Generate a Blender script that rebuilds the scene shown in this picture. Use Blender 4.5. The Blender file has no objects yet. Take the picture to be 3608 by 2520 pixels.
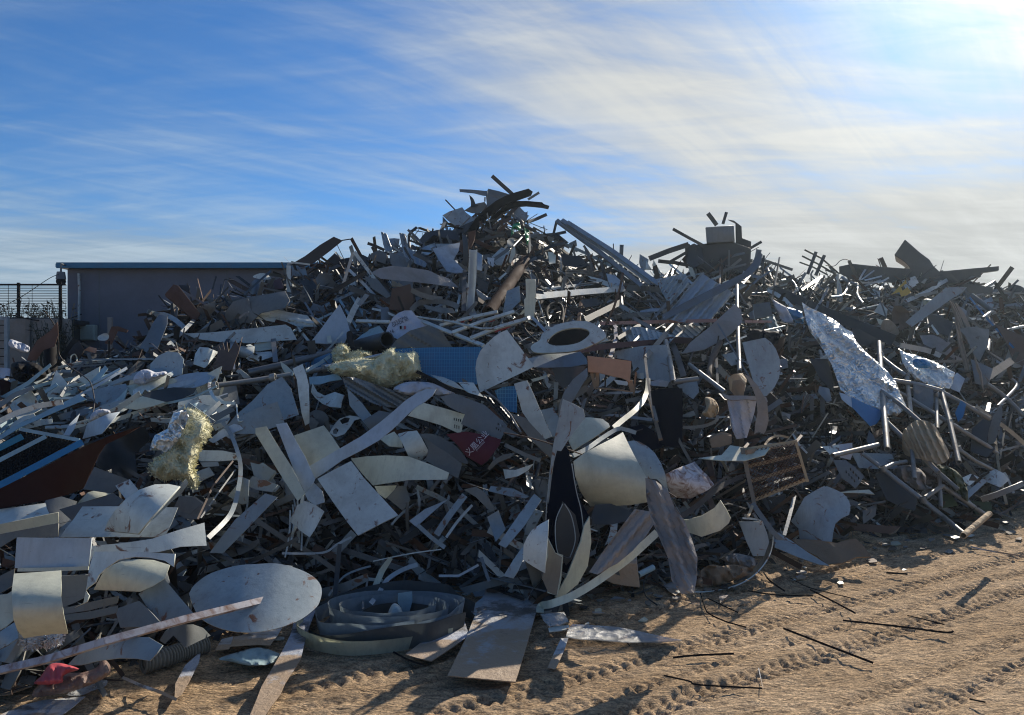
import bpy, bmesh, math, random
import numpy as np
from mathutils import Vector, noise, geometry
R = math.radians
rnd = random.Random(7)
COL = bpy.context.scene.collection
F, CX, HY, EYE = 1734.0, 1148.0, 830.0, 1.6          # focal length, centre, horizon (in photo units), eye height in metres
CROPS = {'P': (0, 0, 1.0)}
for r_, (ys) in enumerate([(850, 580, 700, 750), (1250, 1150, 1150, 1250), (1820,)*4]):
    for k, x0 in enumerate((0, 900, 1800, 2608)):
        CROPS['ABC'[r_] + str(k+1)] = (x0*.63636, ys[k]*.63636, .27778)
CROPS['D1'] = (0, 1500*.63636, .19834); CROPS['D2'] = (1550*.63636, 580*.63636, .13889); CROPS['D3'] = (1300*.63636, 1050*.63636, .11111)
def pix(crop, pts):
    x0, y0, s = CROPS[crop]
    return [(x0 + x*s, y0 + y*s) for x, y in pts]
# ---------- the heap as a surface: foot line, crest line, crest distance ----------
FOOT = [(-500,1600),(-100,1560),(0,1545),(200,1500),(430,1440),(600,1375),(720,1325),(900,1312),(1050,1318),(1150,1345),(1250,1355),(1350,1325),(1560,1300),(1700,1260),(1850,1222),(2000,1192),(2150,1180),(2296,1135),(2450,1100),(2800,1060)]
CREST = [(-500,900),(-100,880),(0,862),(100,830),(180,805),(250,790),(330,750),(370,685),(450,672),(560,655),(640,625),(700,608),(800,590),(880,562),(960,540),(1010,500),(1100,470),(1180,490),(1240,535),(1320,575),(1440,618),(1550,612),(1610,560),(1680,580),(1760,620),(1900,628),(2050,610),(2150,625),(2230,650),(2296,665),(2450,680),(2800,700)]
CDIST = [(-500,6.0),(-100,7.2),(200,8.4),(450,10.5),(800,12.2),(1150,12.8),(1500,13.2),(1900,14.5),(2296,15.5),(2800,17)]
def lut(t):
    a = np.array(t, float)
    return lambda x: float(np.interp(x, a[:, 0], a[:, 1]))
fy, cy_, cd_ = lut(FOOT), lut(CREST), lut(CDIST)
def colpar(px):
    yb, yc, dc = fy(px), cy_(px), cd_(px)
    return yb, yc, EYE*F/(yb-HY), dc, EYE - dc*(yc-HY)/F
PEXP = .78
def D(px, py):
    yb, yc, db, dc, zc = colpar(px)
    if py >= yb: return EYE*F/(py-HY)
    if py <= yc: return dc
    lo, hi = 0., 1.
    for _ in range(22):
        u = (lo+hi)/2; d = db+u*(dc-db); z = zc*u**PEXP
        if HY+(EYE-z)/d*F > py: lo = u
        else: hi = u
    return db+(lo+hi)/2*(dc-db)
def W(px, py, d): return Vector(((px-CX)/F*d, d, EYE+(HY-py)/F*d))
def ray(px, py): return Vector(((px-CX)/F, 1, (HY-py)/F))
# ---------- materials ----------
def newmat(name):
    m = bpy.data.materials.new(name); m.use_nodes = True
    return m, m.node_tree.nodes, m.node_tree.links, m.node_tree.nodes['Principled BSDF']
MATS = {}
def mat(key, col, rough=.5, metal=0., dirt=.35, dcol=(.17,.14,.105), dscale=3., var=.25, bump=.08, bscale=40., trans=0., alpha=1., streak=0., rust=0., spec=.5):
    m, N, L, B = newmat(key)
    tc = N.new('ShaderNodeTexCoord'); oi = N.new('ShaderNodeObjectInfo')
    add = N.new('ShaderNodeVectorMath'); add.operation = 'ADD'
    sc = N.new('ShaderNodeVectorMath'); sc.operation = 'SCALE'; sc.inputs[3].default_value = 37.
    cmb = N.new('ShaderNodeCombineXYZ')
    for i in range(3): L.new(oi.outputs['Random'], cmb.inputs[i])
    L.new(cmb.outputs[0], sc.inputs[0]); L.new(tc.outputs['Object'], add.inputs[0]); L.new(sc.outputs[0], add.inputs[1])
    def ns(scale, det=6., dist=0., rg=.6):
        n = N.new('ShaderNodeTexNoise'); n.inputs['Scale'].default_value = scale; n.inputs['Detail'].default_value = det
        n.inputs['Roughness'].default_value = rg; n.inputs['Distortion'].default_value = dist; L.new(add.outputs[0], n.inputs['Vector']); return n
    def ramp(src, a, b, lo=0., hi=1.):
        r = N.new('ShaderNodeMapRange'); r.inputs[1].default_value = a; r.inputs[2].default_value = b; r.inputs[3].default_value = lo; r.inputs[4].default_value = hi
        L.new(src, r.inputs[0]); return r.outputs[0]
    def mix(f, a, b, mode='MIX'):
        x = N.new('ShaderNodeMix'); x.data_type = 'RGBA'; x.blend_type = mode
        if isinstance(f, float): x.inputs[0].default_value = f
        else: L.new(f, x.inputs[0])
        for i, v in ((6, a), (7, b)):
            if isinstance(v, tuple): x.inputs[i].default_value = (*v, 1)
            else: L.new(v, x.inputs[i])
        return x.outputs[2]
    hs = N.new('ShaderNodeHueSaturation'); hs.inputs['Color'].default_value = (*col, 1)
    L.new(ramp(oi.outputs['Random'], 0, 1, 1-var, 1+var*.35), hs.inputs['Value'])
    n1 = ns(dscale, 8., .6); n2 = ns(dscale*7, 6.)
    c = mix(ramp(n1.outputs[0], .47, .72, 0, dirt), hs.outputs[0], dcol)
    c = mix(ramp(n2.outputs[0], .35, .75, 0, .22), c, tuple(v*.45 for v in col))
    # fine scratches and specks
    n3 = ns(dscale*26, 3.); c = mix(ramp(n3.outputs[0], .66, .74, 0, dirt*.7), c, dcol)
    if streak or key in ('white', 'cream', 'lilac', 'bluegrey', 'grey', 'galv', 'taupe', 'tealpale'):
        mp = N.new('ShaderNodeMapping'); mp.inputs['Scale'].default_value = (9, 9, 1.1); L.new(add.outputs[0], mp.inputs[0]); ns_ = N.new('ShaderNodeTexNoise'); ns_.inputs['Scale'].default_value = 3.; ns_.inputs['Detail'].default_value = 8; ns_.inputs['Roughness'].default_value = .7; L.new(mp.outputs[0], ns_.inputs['Vector'])
        c = mix(ramp(ns_.outputs[0], .5, .74, 0, .38), c, tuple(v*.4 for v in col))
        mp2 = N.new('ShaderNodeMapping'); mp2.inputs['Scale'].default_value = (1.5, 30, 30); mp2.inputs['Rotation'].default_value = (.4, .8, .3); L.new(add.outputs[0], mp2.inputs[0]); n5 = N.new('ShaderNodeTexNoise'); n5.inputs['Scale'].default_value = 4.; n5.inputs['Detail'].default_value = 3; L.new(mp2.outputs[0], n5.inputs['Vector'])
        c = mix(ramp(n5.outputs[0], .70, .73, 0, .45), c, tuple(min(1, v*.3) for v in col))
    if rust:
        n4 = ns(dscale*3., 8., 1.2); c = mix(ramp(n4.outputs[0], .62-rust*.2, .66, 0, .95), c, (.16,.065,.03))
    L.new(c, B.inputs['Base Color'])
    L.new(ramp(n1.outputs[0], .3, .7, max(.05, rough-.08), min(1., rough+.2)), B.inputs['Roughness'])
    B.inputs['Metallic'].default_value = metal; B.inputs['Transmission Weight'].default_value = trans; B.inputs['Alpha'].default_value = alpha
    B.inputs['Specular IOR Level'].default_value = spec
    if bump:
        nb = ns(bscale, 6., .3, .65); bp = N.new('ShaderNodeBump'); bp.inputs['Strength'].default_value = bump; bp.inputs['Distance'].default_value = .02
        L.new(nb.outputs[0], bp.inputs['Height']); L.new(bp.outputs[0], B.inputs['Normal'])
    MATS[key] = m
    return m
mat('white', (.62,.665,.61), .4, dirt=.5, rust=.12)
mat('cream', (.62,.63,.49), .42, dirt=.45)
mat('lilac', (.44,.51,.55), .4, dirt=.35)
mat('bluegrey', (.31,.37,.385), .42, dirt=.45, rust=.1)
mat('grey', (.17,.19,.195), .45, dirt=.5, dcol=(.13,.12,.10))
mat('taupe', (.18,.175,.15), .5, dirt=.4, dcol=(.12,.11,.09))
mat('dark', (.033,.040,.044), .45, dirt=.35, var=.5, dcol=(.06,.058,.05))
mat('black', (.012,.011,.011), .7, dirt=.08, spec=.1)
mat('blackbrown', (.035,.026,.021), .65, dirt=.3, dcol=(.06,.05,.04))
mat('brown', (.10,.06,.042), .7, dirt=.5)
mat('redbrown', (.042,.017,.012), .8, dirt=.5, dcol=(.06,.045,.03), spec=.1)
mat('maroon', (.075,.025,.028), .6, dcol=(.06,.045,.04))
mat('rust', (.13,.06,.033), .75, dirt=.6, dcol=(.07,.035,.02), dscale=6)
mat('galv', (.46,.49,.50), .38, metal=.75, dirt=.45, dcol=(.2,.18,.15), dscale=5)
mat('galvdark', (.2,.22,.23), .42, metal=.6, dirt=.5)
mat('steeltube', (.30,.30,.28), .45, metal=.35, dirt=.7, dcol=(.2,.16,.11), dscale=6)
mat('teal', (.02,.22,.34), .4, dirt=.2)
mat('tealpale', (.30,.45,.50), .45, dirt=.4)
mat('blue', (.015,.19,.40), .4, dirt=.2)
mat('navy', (.002,.006,.018), .7, dirt=.02, bump=.03, spec=.05)
mat('orange', (.62,.31,.17), .6, dirt=.3, dcol=(.2,.07,.03))
mat('pink', (.5,.28,.24), .55, rust=.3)
mat('crimson', (.075,.004,.018), .7, dirt=.03)
mat('red', (.55,.09,.11), .45, dirt=.1)
mat('green', (.01,.32,.13), .5, dirt=.15)
mat('moss', (.05,.075,.03), .8, dirt=.4)
mat('amber', (.75,.42,.05), .5, dirt=.2)
mat('wood', (.30,.20,.12), .8, dirt=.5, bump=.4, bscale=25)
mat('woodgrey', (.28,.25,.21), .85, dirt=.5, bump=.5, bscale=22)
mat('whiterust', (.58,.56,.58), .5, rust=.85, dscale=4)
mat('burlap', (.30,.2,.12), .9, dirt=.5, bump=.5)
mat('tan', (.48,.36,.22), .85, dirt=.3, bump=.4)
mat('wool', (.82,.79,.52), .95, dirt=.5, dcol=(.42,.30,.10), dscale=6, bump=1., bscale=38, var=.05)
mat('fluff', (.7,.72,.72), .95, dirt=.2, bump=.8, bscale=50)
mat('foil', (.92,.92,.86), .27, metal=.62, dirt=.06, dcol=(.4,.4,.4), bump=.25, bscale=8, var=.02)
mat('clearplastic', (.72,.74,.74), .25, dirt=.25, trans=.0, alpha=.45, bump=.9, bscale=14, var=.05)
mat('cloth', (.60,.61,.66), .7, dirt=.3, bump=1., bscale=16)
mat('dustcloth', (.34,.31,.28), .85, dirt=.5, bump=.7, bscale=14)
mat('brownplastic', (.30,.20,.16), .4, alpha=.75, dirt=.4, bump=.9, bscale=16)
mat('ink', (.02,.02,.03), .6, dirt=0, bump=0)
mat('inkpale', (.6,.55,.6), .6, dirt=.3, bump=0)
mat('concrete', (.30,.27,.24), .9, dirt=.6, bump=.5, bscale=18)
mat('render_', (.17,.175,.20), .9, dirt=.4, dcol=(.12,.115,.12), dscale=.8, bump=.3, bscale=14, var=0)
mat('roofblue', (.005,.15,.27), .4, dirt=.2)
mat('straw', (.36,.28,.16), .9)
mat('leaf', (.03,.04,.02), .8)
# blue basket weave, embossed
def weave():
    m = mat('bluegrid', (.015,.16,.36), .4, dirt=.2, bump=0); N = m.node_tree.nodes; L = m.node_tree.links; B = N['Principled BSDF']
    tc = N.new('ShaderNodeTexCoord'); br = N.new('ShaderNodeTexBrick'); mp = N.new('ShaderNodeMapping'); mp.inputs['Rotation'].default_value = (R(90), 0, 0)
    L.new(tc.outputs['Object'], mp.inputs[0]); L.new(mp.outputs[0], br.inputs['Vector'])
    br.inputs['Scale'].default_value = 15; br.inputs['Mortar Size'].default_value = .03; br.inputs['Brick Width'].default_value = .35; br.inputs['Row Height'].default_value = .5
    br.offset = .0
    bp = N.new('ShaderNodeBump'); bp.inputs['Strength'].default_value = .8; bp.inputs['Distance'].default_value = .02; L.new(br.outputs['Fac'], bp.inputs['Height']); L.new(bp.outputs[0], B.inputs['Normal'])
    old = B.inputs['Base Color'].links[0].from_socket; x = N.new('ShaderNodeMix'); x.data_type = 'RGBA'; L.new(br.outputs['Fac'], x.inputs[0]); L.new(old, x.inputs[6]); x.inputs[7].default_value = (.05,.25,.45,1); L.new(x.outputs[2], B.inputs['Base Color'])
weave()
def facets(key, sc_, st):
    m = MATS[key]; N = m.node_tree.nodes; L = m.node_tree.links; B = N['Principled BSDF']; bp = B.inputs['Normal'].links[0].from_node
    vo = N.new('ShaderNodeTexVoronoi'); vo.feature = 'F1'; vo.inputs['Scale'].default_value = sc_; src = bp.inputs['Height'].links[0].from_node.inputs['Vector'].links[0].from_socket
    nz = N.new('ShaderNodeTexNoise'); nz.inputs['Scale'].default_value = sc_*.4; L.new(src, nz.inputs['Vector']); ad = N.new('ShaderNodeVectorMath'); ad.operation = 'MULTIPLY_ADD'; ad.inputs[1].default_value = (.5,.5,.5); L.new(nz.outputs['Color'], ad.inputs[0]); L.new(src, ad.inputs[2]); L.new(ad.outputs[0], vo.inputs['Vector'])
    b2 = N.new('ShaderNodeBump'); b2.inputs['Strength'].default_value = st; b2.inputs['Distance'].default_value = .05; L.new(vo.outputs['Distance'], b2.inputs['Height']); L.new(bp.outputs[0], b2.inputs['Normal']); L.new(b2.outputs[0], B.inputs['Normal'])
facets('foil', 13, 1.); facets('cloth', 6, .5); facets('tan', 8, .6); facets('brownplastic', 9, .7); facets('clearplastic', 8, .7); facets('wool', 13, .5); facets('dustcloth', 5, .3)
# ground sand on dirty sheets
def sandy(key, col, sandcol=(.36,.25,.15)):
    m = mat(key, col, .6, dirt=.95, dcol=sandcol, dscale=1.7, bump=.6, bscale=26)
    # sand and mud trodden over the end that lies out on the ground
    N, L = m.node_tree.nodes, m.node_tree.links; B = N['Principled BSDF']; tc = N.new('ShaderNodeTexCoord'); sp = N.new('ShaderNodeSeparateXYZ'); L.new(tc.outputs['Generated'], sp.inputs[0])
    def nz(s, d):
        n = N.new('ShaderNodeTexNoise'); n.inputs['Scale'].default_value = s; n.inputs['Detail'].default_value = d; n.inputs['Roughness'].default_value = .7; L.new(tc.outputs['Object'], n.inputs['Vector']); return n.outputs[0]
    def mth(op, a, b):
        n = N.new('ShaderNodeMath'); n.operation = op
        for i, v in enumerate((a, b)):
            if isinstance(v, float): n.inputs[i].default_value = v
            else: L.new(v, n.inputs[i])
        return n.outputs[0]
    def rmp(s, a, b, c, d):
        n = N.new('ShaderNodeMapRange'); L.new(s, n.inputs[0])
        for i, v in enumerate((a, b, c, d)): n.inputs[i+1].default_value = v
        return n.outputs[0]
    def mx(f, a, col_):
        n = N.new('ShaderNodeMix'); n.data_type = 'RGBA'; L.new(f, n.inputs[0]); L.new(a, n.inputs[6]); n.inputs[7].default_value = (*col_, 1); return n.outputs[2]
    k = mth('ADD', mth('MULTIPLY', nz(4., 9), 1.0), mth('MULTIPLY', sp.outputs[1], -.55)); base = B.inputs['Base Color'].links[0].from_socket
    c = mx(rmp(k, .22, .34, 0, .9), base, sandcol)
    k2 = mth('SUBTRACT', nz(3.4, 9), mth('MULTIPLY', mth('ABSOLUTE', mth('SUBTRACT', sp.outputs[1], .58), 0.), .9)); c = mx(rmp(k2, .40, .50, 0, .8), c, (.06,.05,.035))
    L.new(c, B.inputs['Base Color']); return m
sandy('sandsheet', (.52,.53,.53)); sandy('sandblue', (.44,.48,.56))
# ---------- objects ----------
INFO = {}
LAND = []            # landmarks for the labels of the small pieces
def finish(name, bm, m, parent=None, label=None, cat=None, grp=None, kind=None, sharp=35):
    for e in bm.edges:
        if len(e.link_faces) == 2 and e.calc_face_angle(0) > R(sharp): e.smooth = False
    for f in bm.faces: f.smooth = True
    me = bpy.data.meshes.new(name); 
    cs = [v.co for v in bm.verts]
    base = Vector((sum(c.x for c in cs)/len(cs), sum(c.y for c in cs)/len(cs), min(c.z for c in cs)))
    if parent is not None: base = Vector(parent.location)
    for v in bm.verts: v.co -= base
    bm.to_mesh(me); bm.free()
    for mm in (m if isinstance(m, (list, tuple)) else [m]): me.materials.append(MATS[mm] if isinstance(mm, str) else mm)
    o = bpy.data.objects.new(name, me); COL.objects.link(o)
    if parent is not None: o.parent = parent
    else: o.location = base
    return tagit(o, label, cat, grp, kind)
def tagit(o, label=None, cat=None, grp=None, kind=None):
    for k, v in (('label', label), ('category', cat), ('group', grp), ('kind', kind)):
        if v: o[k] = v
    return o
def root(name, loc, label, cat, grp=None):
    o = bpy.data.objects.new(name, None); o.empty_display_size = .1; o.location = loc; COL.objects.link(o); return tagit(o, label, cat, grp)
def smoothpoly(p, closed=True, n=4):
    out = []; k = len(p)
    rng = range(k) if closed else range(k-1)
    for i in rng:
        g = (lambda j: p[j % k]) if closed else (lambda j: p[max(0, min(k-1, j))])
        a, b, c, d = g(i-1), g(i), g(i+1), g(i+2)
        for s in range(n):
            t = s/n
            out.append(tuple(.5*((2*b[q]) + (-a[q]+c[q])*t + (2*a[q]-5*b[q]+4*c[q]-d[q])*t*t + (-a[q]+3*b[q]-3*c[q]+d[q])*t**3) for q in range(len(b))))
    if not closed: out.append(tuple(p[-1]))
    return out
def inside(p, poly):
    x, y = p; r = False; j = len(poly)-1
    for i in range(len(poly)):
        xi, yi = poly[i]; xj, yj = poly[j]
        if (yi > y) != (yj > y) and x < (xj-xi)*(y-yi)/(yj-yi)+xi: r = not r
        j = i
    return r
def edist(p, poly):
    best = 1e9; P = Vector(p)
    for i in range(len(poly)):
        a, b = Vector(poly[i]), Vector(poly[(i+1) % len(poly)]); ab = b-a
        t = max(0, min(1, (P-a).dot(ab)/max(ab.dot(ab), 1e-9))); best = min(best, (P-a-ab*t).length)
    return best
def tri(poly, holes=(), n=9):
    xs = [p[0] for p in poly]; ys = [p[1] for p in poly]
    w, h = max(xs)-min(xs), max(ys)-min(ys); st = max(w, h)/n
    V = []; E = []
    for lp in [poly]+list(holes):
        s0 = len(V); pts = []
        for i in range(len(lp)):
            a, b = lp[i], lp[(i+1) % len(lp)]; L_ = math.dist(a, b); k = max(1, int(L_/st))
            for q in range(k): pts.append((a[0]+(b[0]-a[0])*q/k, a[1]+(b[1]-a[1])*q/k))
        V += pts; E += [(s0+i, s0+(i+1) % len(pts)) for i in range(len(pts))]
    nb = len(V); j = 0; y = min(ys)+st/2
    while y < max(ys):
        x = min(xs)+(st/2 if j % 2 else st)
        while x < max(xs):
            if inside((x, y), poly) and not any(inside((x, y), h_) for h_ in holes) and min([edist((x, y), poly)]+[edist((x, y), h_) for h_ in holes]) > st*.3: V.append((x, y))
            x += st
        y += st*.87; j += 1
    r = geometry.delaunay_2d_cdt([Vector(v) for v in V], E, [], 0, 1e-4)
    vv, ff = r[0], r[2]; out = []
    for f in ff:
        c = (sum(vv[i][0] for i in f)/len(f), sum(vv[i][1] for i in f)/len(f))
        if inside(c, poly) and not any(inside(c, h_) for h_ in holes): out.append(tuple(f))
    return [tuple(v) for v in vv], out, st
def planefn(c, d0, tilt, yaw):
    t, y = R(tilt), R(yaw); n = Vector((math.sin(y)*math.cos(t), -math.cos(y)*math.cos(t), math.sin(t)))
    k = n.dot(ray(*c)*d0)
    def f(px, py):
        q = n.dot(ray(px, py))
        if q > -.3: q = -.3
        return k/q
    return f
def groundfn(h): return lambda px, py: (EYE-h)*F/(py-HY)
def setdepth(poly, o, tilt, yaw, d, on, ground):
    c = (sum(p[0] for p in poly)/len(poly), sum(p[1] for p in poly)/len(poly))
    if on is not None: g = INFO[on.name]; return lambda px, py: g(px, py)-o
    if ground is not None: return groundfn(ground)
    f0 = planefn(c, d if d else D(*c), tilt, yaw)
    if d: return f0
    k = min([(D(*p)-o)/f0(*p) for p in poly]+[1.])
    k = max(k, (D(*c)-o-1.1)/D(*c))
    return lambda px, py: f0(px, py)*k
def clampg(v):
    if v.z < .004: v.z = .004
    return v
def sh(name, label, cat, m, crop, pts, o=.06, t=None, y=None, c=None, wr=.006, sm=0, holes=(), th=.004, rib=None, par=None, on=None, grp=None, d=None, g=None, n=9, land=None, r=None):
    poly = pix(crop, pts) if crop else pts
    if sm: poly = smoothpoly(poly)
    hl = [pix(crop, h) for h in holes]
    if sm: hl = [smoothpoly(h) for h in hl]
    r = r or rnd
    if t is None: t = 28+r.uniform(-16, 18)
    if y is None: y = r.uniform(-28, 28)
    if c is None: c = (r.uniform(-.03, .05), r.uniform(0, 180))
    f0 = setdepth(poly, o, t, y, d, on, g)
    cx = sum(p[0] for p in poly)/len(poly); cyy = sum(p[1] for p in poly)/len(poly)
    size = max(math.dist(p, (cx, cyy)) for p in poly)
    ca, sa = math.cos(R(c[1])), -math.sin(R(c[1])); seed = r.uniform(0, 99)
    crs = [(r.uniform(0, 3.14), r.uniform(-.45, .45), r.choice([-1, 1])*r.uniform(.06, .22)) for _ in range(r.choice([0, 1, 1, 2, 2]))] if (c[0] or c[1]) and on is None and g is None and not holes else []
    if th == .004: th = r.choice([.003, .004, .006, .006, .011])
    scale = 1 if (on is None and g is None) else 0
    def df(px, py):
        dd = f0(px, py); s = ((px-cx)*ca+(py-cyy)*sa)/size
        e = scale*c[0]*(s*s*1.6-.2)
        for ra_, k_, am_ in crs: e += am_*size/F*dd*max(0, ((px-cx)*math.cos(ra_)+(py-cyy)*math.sin(ra_))/size-k_)
        q = Vector((px*dd/F, py*dd/F, seed))
        if wr: e += wr*(noise.noise(q*3.1)*2+noise.noise(q*9.)*.7)*(scale or .25)
        if rib:
            ra, cnt, amp = rib; s2 = ((px-cx)*math.cos(R(ra))-(py-cyy)*math.sin(R(ra)))/size; ph = (s2*cnt) % 1.
            e -= amp*min(1, max(0, (abs(ph-.5)-.26)*12))
        return dd+e
    V, T, st = tri(poly, hl, min(46, max(n, int(rib[1]*9))) if rib else n)
    bm = bmesh.new(); vs = [bm.verts.new(clampg(W(px, py, df(px, py)))) for px, py in V]
    for f in T:
        try: bm.faces.new([vs[i] for i in f])
        except ValueError: pass
    bmesh.ops.delete(bm, geom=[v for v in bm.verts if not v.link_faces], context='VERTS')
    bmesh.ops.recalc_face_normals(bm, faces=bm.faces)
    if sum((f.normal.dot(f.calc_center_median()-Vector((0,0,EYE))) for f in bm.faces)) > 0:
        for f in bm.faces: f.normal_flip()
    ff = list(bm.faces)
    if th <= .02:                                       # thickness straight back through the sheet
        back = sum(((f.normal*f.calc_area()) for f in ff), Vector((0, 0, 0))); back = -back.normalized()*th if back.length > 1e-9 else Vector((0, th, 0))
    else: back = W(cx, cyy, 1)-Vector((0, 0, EYE)); back.z *= .5; back = back.normalized()*th
    bd = [(e.link_loops[0].vert, e.link_loops[0].link_loop_next.vert) for e in list(bm.edges) if len(e.link_faces) == 1]
    mp_ = {v: bm.verts.new(v.co+back) for v in list(bm.verts)}
    for f in ff: bm.faces.new([mp_[v] for v in reversed(list(f.verts))])
    for a, b in bd: bm.faces.new([b, a, mp_[a], mp_[b]])
    ob = finish(name, bm, m, par if par is not None else (on if on is not None else None), label, cat, grp)
    INFO[ob.name] = df
    if par is None and on is None: LAND.append((cx, cyy, land, ob))
    return ob
def blob(name, label, cat, m, crop, pts, b=.1, nz=.03, o=.05, t=20, y=0, par=None, on=None, grp=None, d=None, g=None, n=26, sm=1, land=None, fr=8., flat=.6):
    poly = pix(crop, pts) if crop else pts
    if sm: poly = smoothpoly(poly, n=3)
    f0 = setdepth(poly, o+b*.5, t, y, d, on, g)
    V, T, st = tri(poly, (), n); cx = sum(p[0] for p in poly)/len(poly); cyy = sum(p[1] for p in poly)/len(poly)
    dd0 = f0(cx, cyy); E_ = [edist(v, poly) for v in V]; mx = max(E_)*flat+1e-6; seed = rnd.uniform(0, 99)
    bm = bmesh.new(); fr_, bk = [], []
    for (px, py), e in zip(V, E_):
        dd = f0(px, py); q = Vector((px*dd/F, py*dd/F, seed)); u = min(1, e/mx); k = math.sqrt(max(0, 1-(1-u)**2))
        nn = (1.1-abs(noise.noise(q*fr))*4.2+noise.noise(q*fr*.5)*1.6-abs(noise.noise(q*fr*2.3))*2.0-abs(noise.noise(q*fr*5.1))*1.1)*nz*min(1, u*3)
        fr_.append(bm.verts.new(clampg(W(px, py, dd-b*k-nn))))
        bk.append(fr_[-1] if e < .01 else bm.verts.new(clampg(W(px, py, dd+b*.6*k))))
    for f in T:
        for L_, rev in ((fr_, 0), (bk, 1)):
            q = [L_[i] for i in f]
            if rev: q.reverse()
            try: bm.faces.new(q)
            except ValueError: pass
    bmesh.ops.delete(bm, geom=[v for v in bm.verts if not v.link_faces], context='VERTS')
    bmesh.ops.recalc_face_normals(bm, faces=bm.faces)
    if m in ('wool', 'fluff'):                         # loose glass fibres all over the wad
        fs = [f for f in bm.faces]; rf = random.Random(5)
        for f in rf.choices(fs, weights=[f.calc_area() for f in fs], k=3200 if n > 30 else 800):
            p = f.calc_center_median()+Vector((rf.gauss(0, .006), rf.gauss(0, .006), rf.gauss(0, .006))); dv = (f.normal+Vector((rf.gauss(0, .7), rf.gauss(0, .7), rf.gauss(0, .7)))).normalized()*rf.uniform(.008, .028); sd = dv.orthogonal().normalized()*.0022
            bm.faces.new([bm.verts.new(q) for q in (p-sd, p+sd, p+dv*.6+sd*.7+Vector((0, 0, rf.gauss(0, .006))), p+dv)])
    ob = finish(name, bm, m, par if par is not None else on, label, cat, grp, sharp=75)
    INFO[ob.name] = lambda px, py: f0(px, py)-b
    if par is None and on is None: LAND.append((cx, cyy, land, ob))
    return ob
def profile(kind, w, k):
    h = w/2
    if kind == 'flat': e = .002; return [(-h,-e),(h,-e),(h,e),(-h,e)]
    if kind == 'box': e = h*k; return [(-h,-e),(h,-e),(h,e),(-h,e)]
    if kind == 'L': e = max(.003, w*.1); q = w*k; return [(-h,-q),(-h+e,-q),(-h+e,-e),(h,-e),(h,0),(-h,0)]
    if kind == 'C': e = max(.003, w*.08); q = w*k; return [(-h,-q),(-h+e,-q),(-h+e,-e),(h-e,-e),(h-e,-q),(h,-q),(h,0),(-h,0)]
def sweep(bm, P3, w, kind='box', k=.6, roll=0., taper=None):
    P3 = [Vector(p) for p in P3]; eye = Vector((0, 0, EYE)); rings = []; rin = []
    nP = len(P3)
    for i, p in enumerate(P3):
        T_ = (P3[min(i+1, nP-1)]-P3[max(i-1, 0)]).normalized(); V_ = (eye-p).normalized()
        s = T_.cross(V_); s = s.normalized() if s.length > 1e-4 else Vector((1, 0, 0)); u = s.cross(T_).normalized()
        if u.dot(V_) < 0: u = -u; 
        c_, s_ = math.cos(R(roll)), math.sin(R(roll)); A = s*c_+u*s_; Bq = u*c_-s*s_
        ww = w*(taper[i] if taper else 1)
        if kind == 'tube':
            rings.append([bm.verts.new(p+(A*math.cos(a)+Bq*math.sin(a))*ww/2) for a in [2*math.pi*j/12 for j in range(12)]])
            rin.append([bm.verts.new(p+(A*math.cos(a)+Bq*math.sin(a))*ww*.41) for a in [2*math.pi*j/12 for j in range(12)]])
        else:
            rings.append([bm.verts.new(p+A*x+Bq*y) for x, y in profile(kind, ww, k)])
    def skin(rs, flip):
        for a, b in zip(rs, rs[1:]):
            for j in range(len(a)):
                q = [a[j], a[(j+1) % len(a)], b[(j+1) % len(a)], b[j]]
                bm.faces.new(q[::-1] if flip else q)
    skin(rings, 0)
    if kind == 'tube':
        skin(rin, 1)
        for e, fl in ((0, 1), (-1, 0)):
            a, b = rings[e], rin[e]
            for j in range(12):
                q = [a[j], a[(j+1) % 12], b[(j+1) % 12], b[j]]; bm.faces.new(q if not fl else q[::-1])
    else:
        bm.faces.new(rings[0][::-1]); bm.faces.new(rings[-1])
def br(name, label, cat, m, crop, pts, w, prof='box', k=.6, o=.1, roll=0, sm=0, par=None, on=None, grp=None, d=None, g=None, land=None, taper=None, sharp=35, clamp=1):
    P = pix(crop, pts) if crop else pts; s = CROPS[crop][2] if crop else 1
    oo = o if isinstance(o, (list, tuple)) else [o]*len(P)
    if d is not None: ds = d if isinstance(d, (list, tuple)) else [d]*len(P)
    elif on is not None: ds = [INFO[on.name](*p)-q for p, q in zip(P, oo)]
    elif g is not None: ds = [(EYE-g)*F/(p[1]-HY) for p in P]
    else: ds = [D(*p)-q for p, q in zip(P, oo)]
    wm = w*s*(sum(ds)/len(ds))/F
    P3 = [tuple(W(p[0], p[1], dd)) for p, dd in zip(P, ds)]
    if sm: P3 = smoothpoly(P3, False, 5)
    if taper and sm: taper = list(np.interp(np.linspace(0, 1, len(P3)), np.linspace(0, 1, len(taper)), taper))
    bm = bmesh.new(); sweep(bm, P3, wm, prof, k, roll, taper)
    if clamp:
        for v in bm.verts: clampg(v.co)
    bmesh.ops.recalc_face_normals(bm, faces=bm.faces)
    ob = finish(name, bm, m, par if par is not None else on, label, cat, grp, sharp=sharp)
    cx = sum(p[0] for p in P)/len(P); cyy = sum(p[1] for p in P)/len(P)
    INFO[ob.name] = (lambda dd: (lambda px, py: dd))(sum(ds)/len(ds))
    if par is None and on is None: LAND.append((cx, cyy, land, ob))
    ob['_w'] = wm
    del ob['_w']
    return ob
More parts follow.
